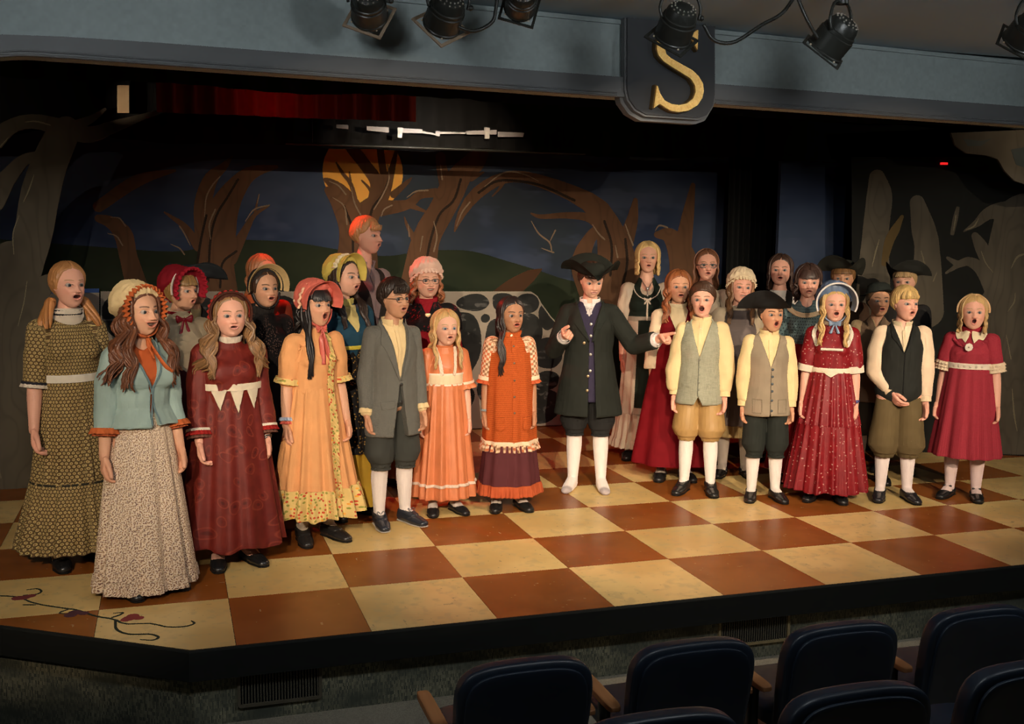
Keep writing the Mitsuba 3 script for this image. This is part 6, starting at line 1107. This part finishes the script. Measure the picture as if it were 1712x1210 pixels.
def conductor():
    p = Person('young man in a long black coat and tricorn pointing with both hands, in white socks', 3.29, 2.81, -2, 1.655, skin='fair', yaw=16, pitch=16, face=dict(mouth=(.14, .012), eyeopen=.35, brow=(.06, .035, .025), lips=(.45, .20, .18), jaw=.98), arms=((20, 2, -22, 122), (36, 8, 46, 112)), hands=('point', 'point'), palm=(60, 60), aim=((.12, -1, -.12), (.80, -.55, .22)), feet=.062, sh=1.06); h = p.h
    p.hair((.05, .025, .016), line=.25, side=.02, back=-.25, thick=.06, fringe=(.23, 44, 14)); p.tricorn((.014, .016, .013), crown=.30, width=.56, up=48, phase=115, tilt=-6, z=.22)
    p.top('shirt', (.68, .64, .62), infl=.006, z0=.55, neck=('crew', .838), sleeve=[(0, .006), (1, .010), (1.90, .016)], wr=.004); p.collar((.70, .66, .64), z=.812, rx=.043, height=.052, flare=.004, gap=.25); p.bow((0, -.047 * h, .805 * h), (.62, .58, .56), .022, .045, 'm_cloth', 'cravat', .25)
    p.top('vest', (.032, .026, .052), infl=.016, z0=.40, neck=('v', .045, .765), hole=.01, flare=.01, wr=.005); p.breeches((.018, .018, .018), low=.255, puff=.018)
    cutg = m3.Manifold.hull_points(np.array([[.004, -1, .75 * h], [.030, -1, .75 * h], [.006, -1, .24 * h], [.075, -1, .24 * h], [.004, -.02, .75 * h], [.030, -.02, .75 * h], [.006, -.02, .24 * h], [.075, -.02, .24 * h]]))
    p.top('coat', (.016, .018, .015), infl=.036, z0=.34, neck=('v', .066, .66), sleeve=[(0, .024), (.6, .030), (1, .034), (1.80, .040)], flare=.055, wr=.008, cut=cutg, edge=.014)
    for e in (-1, 1): p.drape('lapel', SG([(e * .060 * h, .84 * h), (e * .100, .815 * h), (e * .125, .755 * h), (e * .112, .745 * h), (.018 + e * .016, .66 * h), (.018 + e * .006, .66 * h)]), ['coat'], (.016, .019, .016), off=.003, thick=.009)
    p.buttons(['vest'], [(.016, z * h) for z in (.735, .685, .605, .535)], (.55, .52, .46), .011, 'm_metal'); p.buttons(['coat'], [(-.030, .655 * h), (.0, .455 * h), (.002, .515 * h)], (.45, .34, .2), .011, 'm_metal')
    for e in (-1, 1): p.cuff(e, 1.78, .022, .030, (.66, .62, .60), name='shirt_cuff')
    p.stockings((.76, .68, .64), toes=(.42, .36, .36))
    for e in (-1, 1):
        F0 = p.foot[e][0]; o = np.array([e * .22, -1, 0]) / math.hypot(.22, 1); t = np.array([-o[1], o[0], 0]); c = F0 + o * .090 * h; p.put('toe_seam', tube(curve([c + t * .026 + [0, 0, .022], c + [0, 0, .034], c - t * .026 + [0, 0, .022]], 10), .002, 5), color=(.45, .08, .10))

def woman_dirndl():
    p = Person('tall blond woman in a low cut black and cream dress with a pendant', 4.75, 4.4, 4, 1.79, sh=.94, skin='fair', yaw=2, face=dict(mouth=(.12, .045), brow=(.40, .25, .14), jaw=.92, lips=(.55, .22, .18)), arms=((9, -4, 2, 6), (9, 2, 2, 12))); h = p.h
    p.hair((.52, .36, .15), line=.29, side=-.12, thick=.05, tone=.35, locks=[dict(n=40, a=(60, 118), length=.125, front=-.006, wave=.004, r=.012, taper=.8), dict(n=26, a=(110, 180), length=.13, front=.02, taper=.8, wave=.004)])
    p.top('blouse', (.50, .43, .33), 'm_satin', infl=.008, z0=.60, bust=.75, neck=('scoop', .064, .755), sleeve=[(0, .022), (.35, .032), (.92, .016)], wr=.010)
    p.top('bodice', (.012, .020, .015), infl=.015, z0=.60, bust=.75, neck=('scoop', .060, .742), hole=.004, wr=.004)
    t = np.linspace(-math.pi / 2, math.pi / 2, 30); p.drape('neck_piping', stroke_poly([(.062 * h * math.sin(a), (.805 - .063 * math.cos(a)) * h, .008) for a in t], 50), ['bodice', 'blouse'], (.55, .50, .42), off=.002, thick=.005, edge=.01)
    p.drape('front_strip', BX(-.007, .63 * h, .007, .742 * h), ['bodice'], (.55, .48, .38), off=.003); p.bow((0, float(p.front(['bodice'], np.array([0.]), np.array([.742 * h]))[0]) - .012, .742 * h), (.60, .54, .44), .026, .035, 'm_cloth')
    p.waistband((.30, .26, .20), z=.640, height=.040, off=.020, name='lace_waistband', n=30, amp=.002); p.skirt('skirt', (.46, .385, .295), z=(.645, .21), r2=(.215, .20), n=13, amp=.05); p.skirt('skirt_tier', (.46, .385, .295), z=(.215, .055), r1=(.222, .207), r2=(.26, .235), n=24, amp=.06); p.skirt('hem_ruffle', (.46, .385, .295), fn=p.last, q0=.75, q1=1.0, off=.008, ruffle=(50, .010), K=8)
    p.skirt('apron', (.013, .022, .016), z=(.645, .235), r1=(.080 * h + .024, .060 * h + .024), r2=(.235, .22), n=9, amp=.03, a0=-.42, a1=1.25, N=70); p.skirt('apron_lace', (.42, .36, .28), fn=p.last, q0=.97, q1=1.04, off=.004, ruffle=(40, .003), a0=-.42, a1=1.25, N=70, K=6)
    c = np.array([0, -.066 * h * 1.02, .790 * h]); p.put('necklace', cat([tube(curve([[-.050, -.020 * h, .835 * h], [-.03, -.050 * h, .812 * h], c + [0, 0, .005], [.03, -.050 * h, .812 * h], [.050, -.020 * h, .835 * h]], 26), .0028, 5), tri(hull(sph(c, [.014, .006, .014], 1))), tube([c, c + [0, -.004, -.05]], .0025, 5), tri(hull(sph(c + [0, -.006, -.055], [.008, .004, .012], 1)))]), 'm_metal', (.35, .34, .33))
    p.shoes('flat')

def girl_red_vest():
    p = Person('auburn haired girl in a cream blouse under a dark red pinafore dress', 4.57, 3.1, 8, 1.585, skin='warm', yaw=4, face=dict(mouth=(.15, .05), brow=(.22, .11, .06), eyeopen=.8), arms=((12, 0, 2, 6), (12, 2, 2, 10)), sh=.96); h = p.h
    p.hair((.25, .085, .03), line=.26, side=-.10, thick=.05, part=.03, tone=.5, locks=[dict(n=40, a=(60, 112), length=.25, front=-.02, wave=.014, out=.02), dict(n=26, a=(110, 180), length=.24, front=.02)])
    p.top('blouse', (.62, .52, .36), infl=.010, z0=.58, bust=.6, neck=('crew', .838), sleeve=[(0, .024), (.5, .034), (1.0, .034), (1.50, .040)], wr=.013); p.collar((.64, .54, .36), z=.825, rx=.043, height=.036)
    p.drape('bib', SG([(-.055, .825 * h), (.055, .825 * h), (.058, .74 * h), (.03, .70 * h), (-.03, .70 * h), (-.058, .74 * h)]), ['blouse'], (.66, .54, .34), off=.003); p.buttons(['blouse'], [(0, z * h) for z in (.80, .765, .73)], (.55, .42, .25), .006)
    p.top('vest', (.135, .004, .008), infl=.024, z0=.59, bust=.6, neck=('v', .070, .685), hole=.0, wr=.006)
    p.skirt('skirt', (.145, .004, .008), z=(.63, .085), r1=(.080 * h + .022, .060 * h + .022), r2=(.32, .27), n=7, amp=.05, pw=.85); p.stockings((.5, .42, .38)); p.shoes('strap')

def girl_glasses():
    p = Person('brown haired girl with rectangular glasses in a cream lace blouse at the back', 5.40, 3.95, 2, 1.735, skin='pink', yaw=6, face=dict(mouth=(.12, .045), brow=(.2, .11, .06)), sh=.95); h = p.h
    p.hair((.15, .065, .035), line=.30, side=-.02, thick=.045, part=.02, locks=[dict(n=24, a=(95, 180), length=.26, front=.012, wave=.005, out=.01)]); p.glasses((.04, .05, .06), w=.115, hgt=.062, r=.010)
    p.top('blouse', (.56, .47, .36), infl=.012, z0=.58, bust=.7, neck=('v', .038, .775), sleeve=[(0, .020), (1, .022), (1.9, .010)], wr=.010)
    for e in (-1, 1): p.drape('blouse_ruffle', stroke_poly([(e * .045, .83 * h, .024), (e * .05, .76 * h, .026), (e * .035, .66 * h, .024)], 20), ['blouse'], (.58, .49, .38), off=.004, thick=.008, edge=.01, ruffle=(200, .007))
    p.skirt('skirt', (.10, .05, .03), z=(.62, .06), r2=(.17, .16)); p.shoes('flat')

def boy_sage_vest():
    p = Person('boy in a sage green vest, cream shirt and tan knee breeches', 4.51, 2.34, -4, 1.515, skin='pink', yaw=2, face=dict(mouth=(.15, .115), brow=(.16, .08, .045), eyeopen=.9), arms=((15, -2, 0, 4), (15, 0, 0, 8)), palm=(35, 30), feet=.062, sh=1.0); h = p.h
    p.hair((.050, .024, .014), line=.215, side=.08, back=-.20, thick=.07, groove=0)
    p.top('shirt', (.66, .50, .27), infl=.012, z0=.50, neck=('crew', .838), sleeve=[(0, .022), (.5, .032), (1.2, .036), (1.68, .030), (1.79, .014)], wr=.014); p.collar((.68, .52, .28), z=.818, rx=.042, height=.040, gap=.18); p.drape('placket', BX(-.014, .66 * h, .014, .80 * h), ['shirt'], (.68, .52, .29), off=.003); p.buttons(['shirt'], [(0, z * h) for z in (.785, .735, .69)], (.75, .66, .5), .007)
    for e in (-1, 1): p.cuff(e, 1.77, .016, .042, (.66, .50, .27))
    p.breeches((.34, .205, .075), 'm_satin', low=.255, puff=.026, ruffle=False)
    cutg = union([m3.Manifold.hull_points(np.array([[a, -1, .47 * h], [b_, -1, .40 * h], [c_, -1, .40 * h], [a, -.0, .47 * h], [b_, -.0, .40 * h], [c_, -.0, .40 * h]])) for a, b_, c_ in ((.0, -.055, .055),)])
    p.top('vest', mat='m_sage', infl=.028, z0=.432, neck=('v', .060, .655), hole=.016, flare=.004, wr=.008, cut=cutg); p.buttons(['vest'], [(.004, z * h) for z in (.645, .61, .575, .54, .505, .475)], (.22, .22, .17), .007)
    p.drape('vest_edge', stroke_poly([(-.004, .65 * h, .006), (-.004, .475 * h, .006)], 8), ['vest'], (.12, .12, .09), off=.0015, thick=.003)
    for x in (-.088, .088): p.drape('pocket_welt', SG([(x - .03, .53 * h), (x + .03, .525 * h), (x + .03, .512 * h), (x - .03, .517 * h)]), ['vest'], mat='m_sage', off=.003)
    p.stockings((.74, .67, .62)); p.shoes('oxford', (.013, .013, .013))

def girl_cream_cap():
    p = Person('girl in a cream ruffled mob cap and grey mauve pinafore over a cream blouse', 5.40, 3.05, 4, 1.58, skin='pink', yaw=10, roll=4, face=dict(mouth=(.16, .04), teeth=True, smile=.5, brow=(.25, .14, .08)), sh=.96); h = p.h
    p.hair((.20, .10, .045), line=.27, side=-.12, thick=.045, tone=.4, locks=[dict(n=34, a=(66, 112), length=.26, front=-.03, wave=.008, r=.012), dict(n=16, a=(115, 180), length=.2, front=.02)])
    p.cap('mob_cap', (.58, .48, .33), edge=(.32, .08, -.25), puff=.12, top=.05, lump=.05); p.head_ruffle('cap_ruffle', (.60, .50, .34), edge=(.32, .08, -.25), r=.10, w=.12, n=22, amp=.045)
    p.top('blouse', (.58, .48, .35), infl=.010, z0=.60, bust=.6, neck=('crew', .835), sleeve=[(0, .026), (.5, .032), (1.4, .028), (1.9, .010)], wr=.012); p.collar((.56, .47, .36), z=.826, rx=.043, height=.02)
    p.top('pinafore', (.16, .13, .125), infl=.022, z0=.59, bust=.6, neck=('crew', .812), hole=.0, wr=.006); p.skirt('underskirt', (.46, .33, .15), z=(.5, .20), r1=(.15, .13), r2=(.17, .155), n=24, amp=.04); p.skirt('skirt', (.15, .12, .11), z=(.62, .26), r2=(.20, .18), n=15, amp=.06)
    p.stockings((.55, .46, .38)); p.shoes('tied')

def woman_back():
    p = Person('woman with long dark hair in a pale blouse at the back, above the black tricorn', 6.40, 3.75, -2, 1.70, b=1.2, sh=1.05, skin='pink', yaw=2, face=dict(mouth=(.14, .05), brow=(.08, .05, .035), cheek=1.4, jaw=1.1)); h = p.h
    p.hair((.055, .030, .022), line=.28, side=-.10, thick=.045, part=.02, locks=[dict(n=30, a=(66, 180), length=.24, front=.0, wave=.004, out=.01)])
    p.top('blouse', (.50, .47, .44), infl=.016, z0=.58, bust=.9, neck=('crew', .83), sleeve=[(0, .026), (1, .026), (1.9, .012)], wr=.012); p.drape('placket', BX(-.02, .62 * h, .02, .82 * h), ['blouse'], (.54, .50, .46), off=.004); p.buttons(['blouse'], [(0, z * h) for z in (.80, .75, .70)], (.5, .45, .4), .007)
    p.skirt('skirt', (.08, .035, .03), z=(.62, .06), r2=(.26, .23)); p.shoes('flat')

def boy_taupe_vest():
    p = Person('boy in a black tricorn, taupe vest and black knee breeches', 5.11, 1.84, 10, 1.425, skin='tan', yaw=14, face=dict(mouth=(.115, .10), brow=(.025, .018, .015), eyeopen=.75, cheek=1.2, lips=(.50, .13, .10)), arms=((13, -2, 1, 4), (12, 0, 1, 8)), palm=(35, 30), feet=.058); h = p.h
    p.hair((.018, .014, .013), line=.26, side=.03, back=-.24, thick=.04); p.tricorn((.012, .012, .012), crown=.30, width=.54, up=80, phase=5, z=.17, tilt=-4, corner=.30, rin=.385)
    p.top('shirt', (.68, .53, .28), infl=.015, z0=.50, neck=('crew', .838), sleeve=[(0, .020), (.5, .026), (1.2, .026), (1.68, .024), (1.79, .012)], wr=.011); p.collar((.68, .53, .28), z=.818, rx=.043, height=.036, gap=.18); p.drape('placket', BX(-.013, .66 * h, .013, .80 * h), ['shirt'], (.70, .55, .30), off=.003); p.buttons(['shirt'], [(0, z * h) for z in (.785, .74, .70)], (.72, .6, .4), .006)
    for e in (-1, 1): p.cuff(e, 1.77, .015, .042, (.66, .51, .27))
    p.breeches((.020, .023, .020), low=.225, puff=.010); cutg = m3.Manifold.hull_points(np.array([[.004, -1, .46 * h], [-.006, -1, .40 * h], [.014, -1, .40 * h], [.004, 0, .46 * h], [-.006, 0, .40 * h], [.014, 0, .40 * h]]))
    p.top('vest', (.255, .205, .145), infl=.026, z0=.425, neck=('v', .066, .665), hole=.026, flare=.010, wr=.006, cut=cutg); p.buttons(['vest'], [(.012, z * h) for z in (.655, .62, .585, .55, .505, .455)], (.05, .06, .07), .009)
    p.drape('vest_edge', stroke_poly([(.004, .66 * h, .005), (.004, .44 * h, .005)], 8), ['vest'], (.13, .10, .07), off=.0015, thick=.003)
    for x in (-.085, .088): p.drape('pocket', SG([(x - .032, .51 * h), (x + .032, .51 * h), (x + .032, .44 * h), (x - .032, .44 * h)]).difference(SG([(x - .028, .506 * h), (x + .028, .506 * h), (x + .028, .444 * h), (x - .028, .444 * h)])), ['vest'], (.20, .16, .11), off=.002, thick=.003)
    p.stockings((.74, .67, .62)); p.shoes('loafer', (.011, .011, .011))

def girl_teal_dots():
    p = Person('dark haired girl with a fringe in a dotted teal blouse, eyes lowered', 6.05, 2.55, -4, 1.645, skin='pink', yaw=10, pitch=8, face=dict(mouth=(.14, .03), eyeopen=.4, brow=(.04, .025, .02), cheek=1.2)); h = p.h
    p.hair((.045, .025, .020), line=.22, side=-.10, thick=.05, fringe=(.12, 44, 14), locks=[dict(n=20, a=(80, 180), length=.16, front=.01)])
    p.top('blouse', mat='m_dotteal', infl=.014, z0=.58, bust=.7, neck=('scoop', .070, .775), sleeve=[(0, .030), (.5, .040), (1.4, .030), (1.9, .010)], wr=.010)
    t = np.linspace(-1.45, 1.45, 24); p.drape('neck_ruffle', stroke_poly([(.078 * h * math.sin(a), (.815 - .045 * math.cos(a)) * h, .034) for a in t], 40), ['blouse'], (.60, .48, .32), off=.004, thick=.008, edge=.01, ruffle=(160, .010))
    p.skirt('skirt', (.20, .010, .016), z=(.64, .06), r2=(.26, .23), n=12, amp=.06); p.shoes('flat')

def girl_blue_bonnet():
    p = Person('girl in a shiny blue bonnet and red sprigged dress with white trim', 5.81, 1.64, 0, 1.50, skin='pink', yaw=10, face=dict(mouth=(.13, .085), brow=(.35, .22, .12), eyeopen=.65, lips=(.6, .2, .16)), arms=((14, 0, 5, 8), (12, 0, 3, 8)), palm=(25, 20), sh=.97); h = p.h
    p.hair((.46, .29, .11), line=.26, side=-.10, thick=.04, tone=.45, locks=[dict(n=34, a=(62, 100), length=.27, front=-.06, wave=.010, r=.012)])
    B = (.10, .145, .235); p.cap('bonnet', B, 'm_satin', edge=(.38, .10, -.30), puff=.15, top=.06, yback=.06, lump=.06); p.brim('bonnet_brim', B, depth=.40, r0=.49, r1=.58, span=116, y0=-.08, mat='m_satin'); p.brim_edge('bonnet_piping', (.55, .52, .50), depth=.40, r1=.58, span=116, y0=-.08, n=1, amp=0, w=.03); p.brim_edge('bonnet_band', (.20, .01, .03), depth=.02, r1=.52, span=110, y0=-.06, n=1, amp=0, w=.09, at=0)
    p.head_ruffle('bonnet_curtain', B, edge=(.3, -.20, -.30), r=.12, w=.16, n=14, amp=.04, mat='m_satin', a0=1.75, a1=4.53); p.ties((.13, .185, .28), r=.013, bow_size=.035, tail=.06)
    p.top('bodice', mat='m_sprig', infl=.012, z0=.60, bust=.55, neck=('crew', .836), sleeve=[(0, .022), (.5, .028), (.88, .024)], wr=.009); p.collar((.60, .50, .38), z=.824, rx=.043, height=.034)
    for e in (-1, 1): p.drape('yoke_ruffle', stroke_poly([(e * .105, .822 * h, .026), (e * .125, .785 * h, .028), (e * .105, .735 * h, .024)], 16), ['bodice'], (.62, .54, .44), off=.004, thick=.008, edge=.01, ruffle=(180, .008))
    p.drape('yoke_trim', zig(-.075, .075, .722 * h, .016), ['bodice'], (.66, .58, .48), off=.003)
    p.skirt('skirt', mat='m_sprig', z=(.622, .36), r2=(.205, .185), n=20, amp=.06); p.skirt('skirt_tier', mat='m_sprig', z=(.365, .055), r1=(.212, .192), r2=(.275, .245), n=20, amp=.09, seed=3, hemwave=.008)
    p.waistband((.66, .57, .44), z=.606, height=.034, off=.022); p.drape('belt_point', SG([(-.06, .612 * h), (.06, .612 * h), (.0, .588 * h)]), ['bodice', 'skirt'], (.66, .57, .44), off=.008, thick=.006)
    for e in (-1, 1): p.cuff(e, .84, .027, .048, (.64, .55, .44), n=20, amp=.001)
    p.cuff(1, 1.88, .004, .014, (.035, .03, .12), 'm_gloss', name='watch_strap'); c = p.armpt(1, 1.92) + np.array([.010, -.020, 0]); p.put('watch_face', hull(sph(c, [.012, .010, .012], 1)), 'm_gloss', (.05, .05, .15)); p.stockings((.5, .4, .36)); p.shoes('flat')

def man_brown_tricorn():
    p = Person('young man in a dark tricorn and brown jacket behind the blue bonnet', 6.93, 3.1, -2, 1.645, skin='tan', yaw=0, face=dict(mouth=(.13, .06), brow=(.10, .06, .035), eyeopen=.7)); h = p.h
    p.hair((.16, .08, .03), line=.22, side=-.02, thick=.05, fringe=(.17, 48, 14)); p.tricorn((.024, .025, .020), crown=.34, width=.48, up=52, phase=20, z=.25, tilt=-12)
    p.top('shirt', (.30, .22, .12), infl=.008, z0=.5, neck=('v', .03, .78)); p.top('jacket', (.060, .034, .022), infl=.026, z0=.44, neck=('v', .05, .70), sleeve=[(0, .02), (1, .022), (1.9, .02)], wr=.010); p.collar((.075, .045, .028), z=.812, rx=.05, height=.05, flare=.014, gap=.4)
    p.breeches((.03, .026, .02)); p.stockings(WHITE); p.shoes('oxford')

def boy_felt_hat():
    p = Person('boy in a black felt hat and brown tunic over a beige shirt', 6.90, 2.32, 2, 1.495, skin='tan', yaw=16, face=dict(mouth=(.14, .05), brow=(.06, .04, .025)), arms=((14, 0, 2, 14), (12, 2, 2, 12))); h = p.h
    p.hair((.06, .035, .02), line=.25, side=.0, thick=.045); p.felt_hat((.018, .022, .020), crown=.34, width=.20, droop=10, z=.22, tilt=-13)
    p.top('shirt', (.36, .27, .16), infl=.014, z0=.5, neck=('v', .03, .785), sleeve=[(0, .024), (.5, .036), (1.4, .034), (1.85, .012)], wr=.015); p.top('tunic', (.155, .105, .070), infl=.026, z0=.415, neck=('v', .036, .775), hole=.012, flare=.012, wr=.009); p.buttons(['tunic'], [(.02, .775 * h)], (.03, .025, .02), .014)
    p.breeches((.045, .036, .026), low=.25, puff=.016); p.stockings((.50, .44, .38)); p.shoes('oxford')

def boy_black_vest():
    p = Person('blond boy in black vest and olive knee breeches, one hand at his waist', 6.59, 1.43, 10, 1.51, skin='pink', yaw=22, face=dict(mouth=(.12, .06), brow=(.38, .24, .12), cheek=1.3, eyeopen=.8), arms=((16, -4, -30, 34), (13, 0, 2, 8)), hands=('relaxed', 'relaxed'), palm=(-30, 20), feet=.06); h = p.h
    p.hair((.50, .33, .13), line=.22, side=.0, back=-.26, thick=.065, fringe=(.255, 50, 18), tone=.4, part=.06, groove=.3)
    p.top('shirt', (.66, .51, .36), infl=.012, z0=.50, neck=('v', .018, .80), sleeve=[(0, .022), (.5, .034), (1.1, .032), (1.7, .026), (1.82, .014)], wr=.011); p.collar((.56, .46, .30), z=.815, rx=.043, height=.040, gap=.22); p.drape('placket', BX(-.010, .70 * h, .010, .80 * h), ['shirt'], (.56, .45, .29), off=.003)
    for e in (-1, 1): p.cuff(e, 1.78, .013, .038, (.62, .48, .32))
    p.breeches((.105, .075, .035), low=.205, puff=.022, wide=1.1, ruffle=False); p.drape('drawstring', stroke_poly([(.0, .50 * h, .006), (.008, .455 * h, .006)], 6), ['breeches'], (.08, .06, .03), off=.003)
    cutg = m3.Manifold.hull_points(np.array([[.004, -1, .47 * h], [-.03, -1, .38 * h], [.04, -1, .38 * h], [.004, 0, .47 * h], [-.03, 0, .38 * h], [.04, 0, .38 * h]]))
    p.top('vest', (.017, .018, .016), infl=.026, z0=.435, neck=('v', .056, .70), hole=.012, wr=.008, cut=cutg)
    for e in (-1, 1): p.drape('lapel', SG([(e * .052 * h, .84 * h), (e * .085, .80 * h), (e * .078, .765 * h), (e * .050, .745 * h), (e * .006, .70 * h)]), ['vest'], (.014, .015, .014), off=.003, thick=.007)
    p.drape('vest_edge', stroke_poly([(.006, .70 * h, .006), (.006, .46 * h, .006)], 8), ['vest'], (.008, .008, .008), off=.0015, thick=.003)
    p.stockings((.72, .62, .60)); p.shoes('loafer', (.014, .014, .017))

def man_right_tricorn():
    p = Person('boy in a black tricorn and long dark coat, rightmost of the back row', 7.59, 2.72, -6, 1.625, skin='fair', yaw=-2, face=dict(mouth=(.12, .07), brow=(.30, .19, .10))); h = p.h
    p.hair((.38, .25, .12), line=.22, side=.02, thick=.04, fringe=(.2, 40, 8)); p.tricorn((.018, .019, .017), crown=.30, width=.42, up=54, phase=-20, z=.25, tilt=-13)
    p.top('shirt', (.50, .44, .32), infl=.008, z0=.5, neck=('crew', .84)); p.collar((.50, .44, .32), z=.815, rx=.046, height=.045, gap=.2); p.top('coat', (.022, .021, .021), infl=.030, z0=.30, neck=('v', .040, .74), sleeve=[(0, .022), (1, .024), (1.9, .024)], flare=.05, wr=.008); p.breeches((.022, .022, .020)); p.stockings((.03, .04, .035)); p.shoes('oxford')

def girl_crimson():
    p = Person('girl in a crimson checked dress with cream lace collar, rightmost of the group', 7.43, 1.28, -6, 1.45, b=1.12, sh=1.02, skin='pink', yaw=12, face=dict(mouth=(.11, .105), brow=(.36, .23, .12), cheek=1.5, jaw=1.08, eyeopen=.6, lips=(.6, .2, .17)), arms=((15, -2, 6, 8), (15, -2, 6, 8)), palm=(35, 35), feet=.06); h = p.h
    p.hair((.44, .28, .12), line=.26, side=-.10, thick=.05, part=.10, tone=.4, locks=[dict(n=36, a=(62, 112), length=.13, front=-.005, wave=.004, r=.012, taper=.7), dict(n=24, a=(110, 180), length=.14, front=.015, taper=.7)])
    p.brim_edge('headband', (.55, .36, .20), depth=.0, r1=.455, span=100, y0=-.02, n=1, amp=0, w=.035, at=0)
    p.top('bodice', mat='m_crimson', infl=.014, z0=.63, bust=.5, neck=('crew', .836), sleeve=[(0, .024), (.5, .030), (.82, .028)], wr=.009); p.collar((.26, .018, .03), z=.822, rx=.044, height=.040)
    p.skirt('skirt', mat='m_crimson', z=(.665, .215), r2=(.245, .215), n=12, amp=.06, cy=(0, .008)); p.waistband((.60, .52, .42), z=.645, height=.040, off=.026, name='lace_waistband')
    p.buttons(['lace_waistband'], [(x, .645 * h + .020) for x in (-.088, -.055, -.02, .018, .055, .088)], (.50, .42, .34), .010, 'm_cloth')
    x = np.linspace(-.115, .115, 40); p.drape('yoke_ruffle', SG([*zip(x, .80 * h - .075 * np.sqrt(np.maximum(1 - (x / .118) ** 2, 0)) ** .8), *zip(x[::-1] * .90, .815 * h - .075 * np.sqrt(np.maximum(1 - (x[::-1] / .118) ** 2, 0)) ** .8)]), ['bodice'], mat='m_crimson', off=.005, thick=.008, edge=.008, ruffle=(160, .008))
    for e in (-1, 1): p.drape('lace_collar', SG([(e * .004, .834 * h), (e * .075, .842 * h), (e * .105, .815 * h), (e * .085, .785 * h), (e * .055, .790 * h), (e * .028, .770 * h), (e * .010, .80 * h)]), ['bodice'], (.62, .52, .36), off=.005, thick=.006, ruffle=(120, .004))
    c = [(0.0, .752 * h)]; p.drape('flower_brooch', so.unary_union([sg.Point(.016 * math.cos(a), .752 * h + .016 * math.sin(a)).buffer(.011) for a in np.arange(8) * .785] + [sg.Point(0, .752 * h).buffer(.012)]), ['bodice'], (.66, .58, .48), off=.022, thick=.006, edge=.008); p.buttons(['flower_brooch'], [(0, .752 * h)], (.35, .25, .2), .006)
    for e in (-1, 1):
        for t in (.62, .71, .80): p.cuff(e, t, .030, .020, (.58, .46, .32), n=18, amp=.004, flare=.008, name='sleeve_lace')
    p.stockings((.68, .52, .50)); p.shoes('strap')

CAST = [girl_print_dress, girl_teal_jacket, girl_red_bonnet, man_left_tricorn, girl_paisley, girl_straw_bonnet, girl_behind_straw, girl_peach, woman_yellow_bonnet, man_red_lit, boy_tweed, woman_mob_cap, girl_orange, girl_pinafore, conductor, woman_dirndl, girl_red_vest, girl_glasses, boy_sage_vest, girl_cream_cap, woman_back, boy_taupe_vest, girl_teal_dots, girl_blue_bonnet, man_brown_tricorn, boy_felt_hat, boy_black_vest, man_right_tricorn, girl_crimson]
for member in CAST: member()
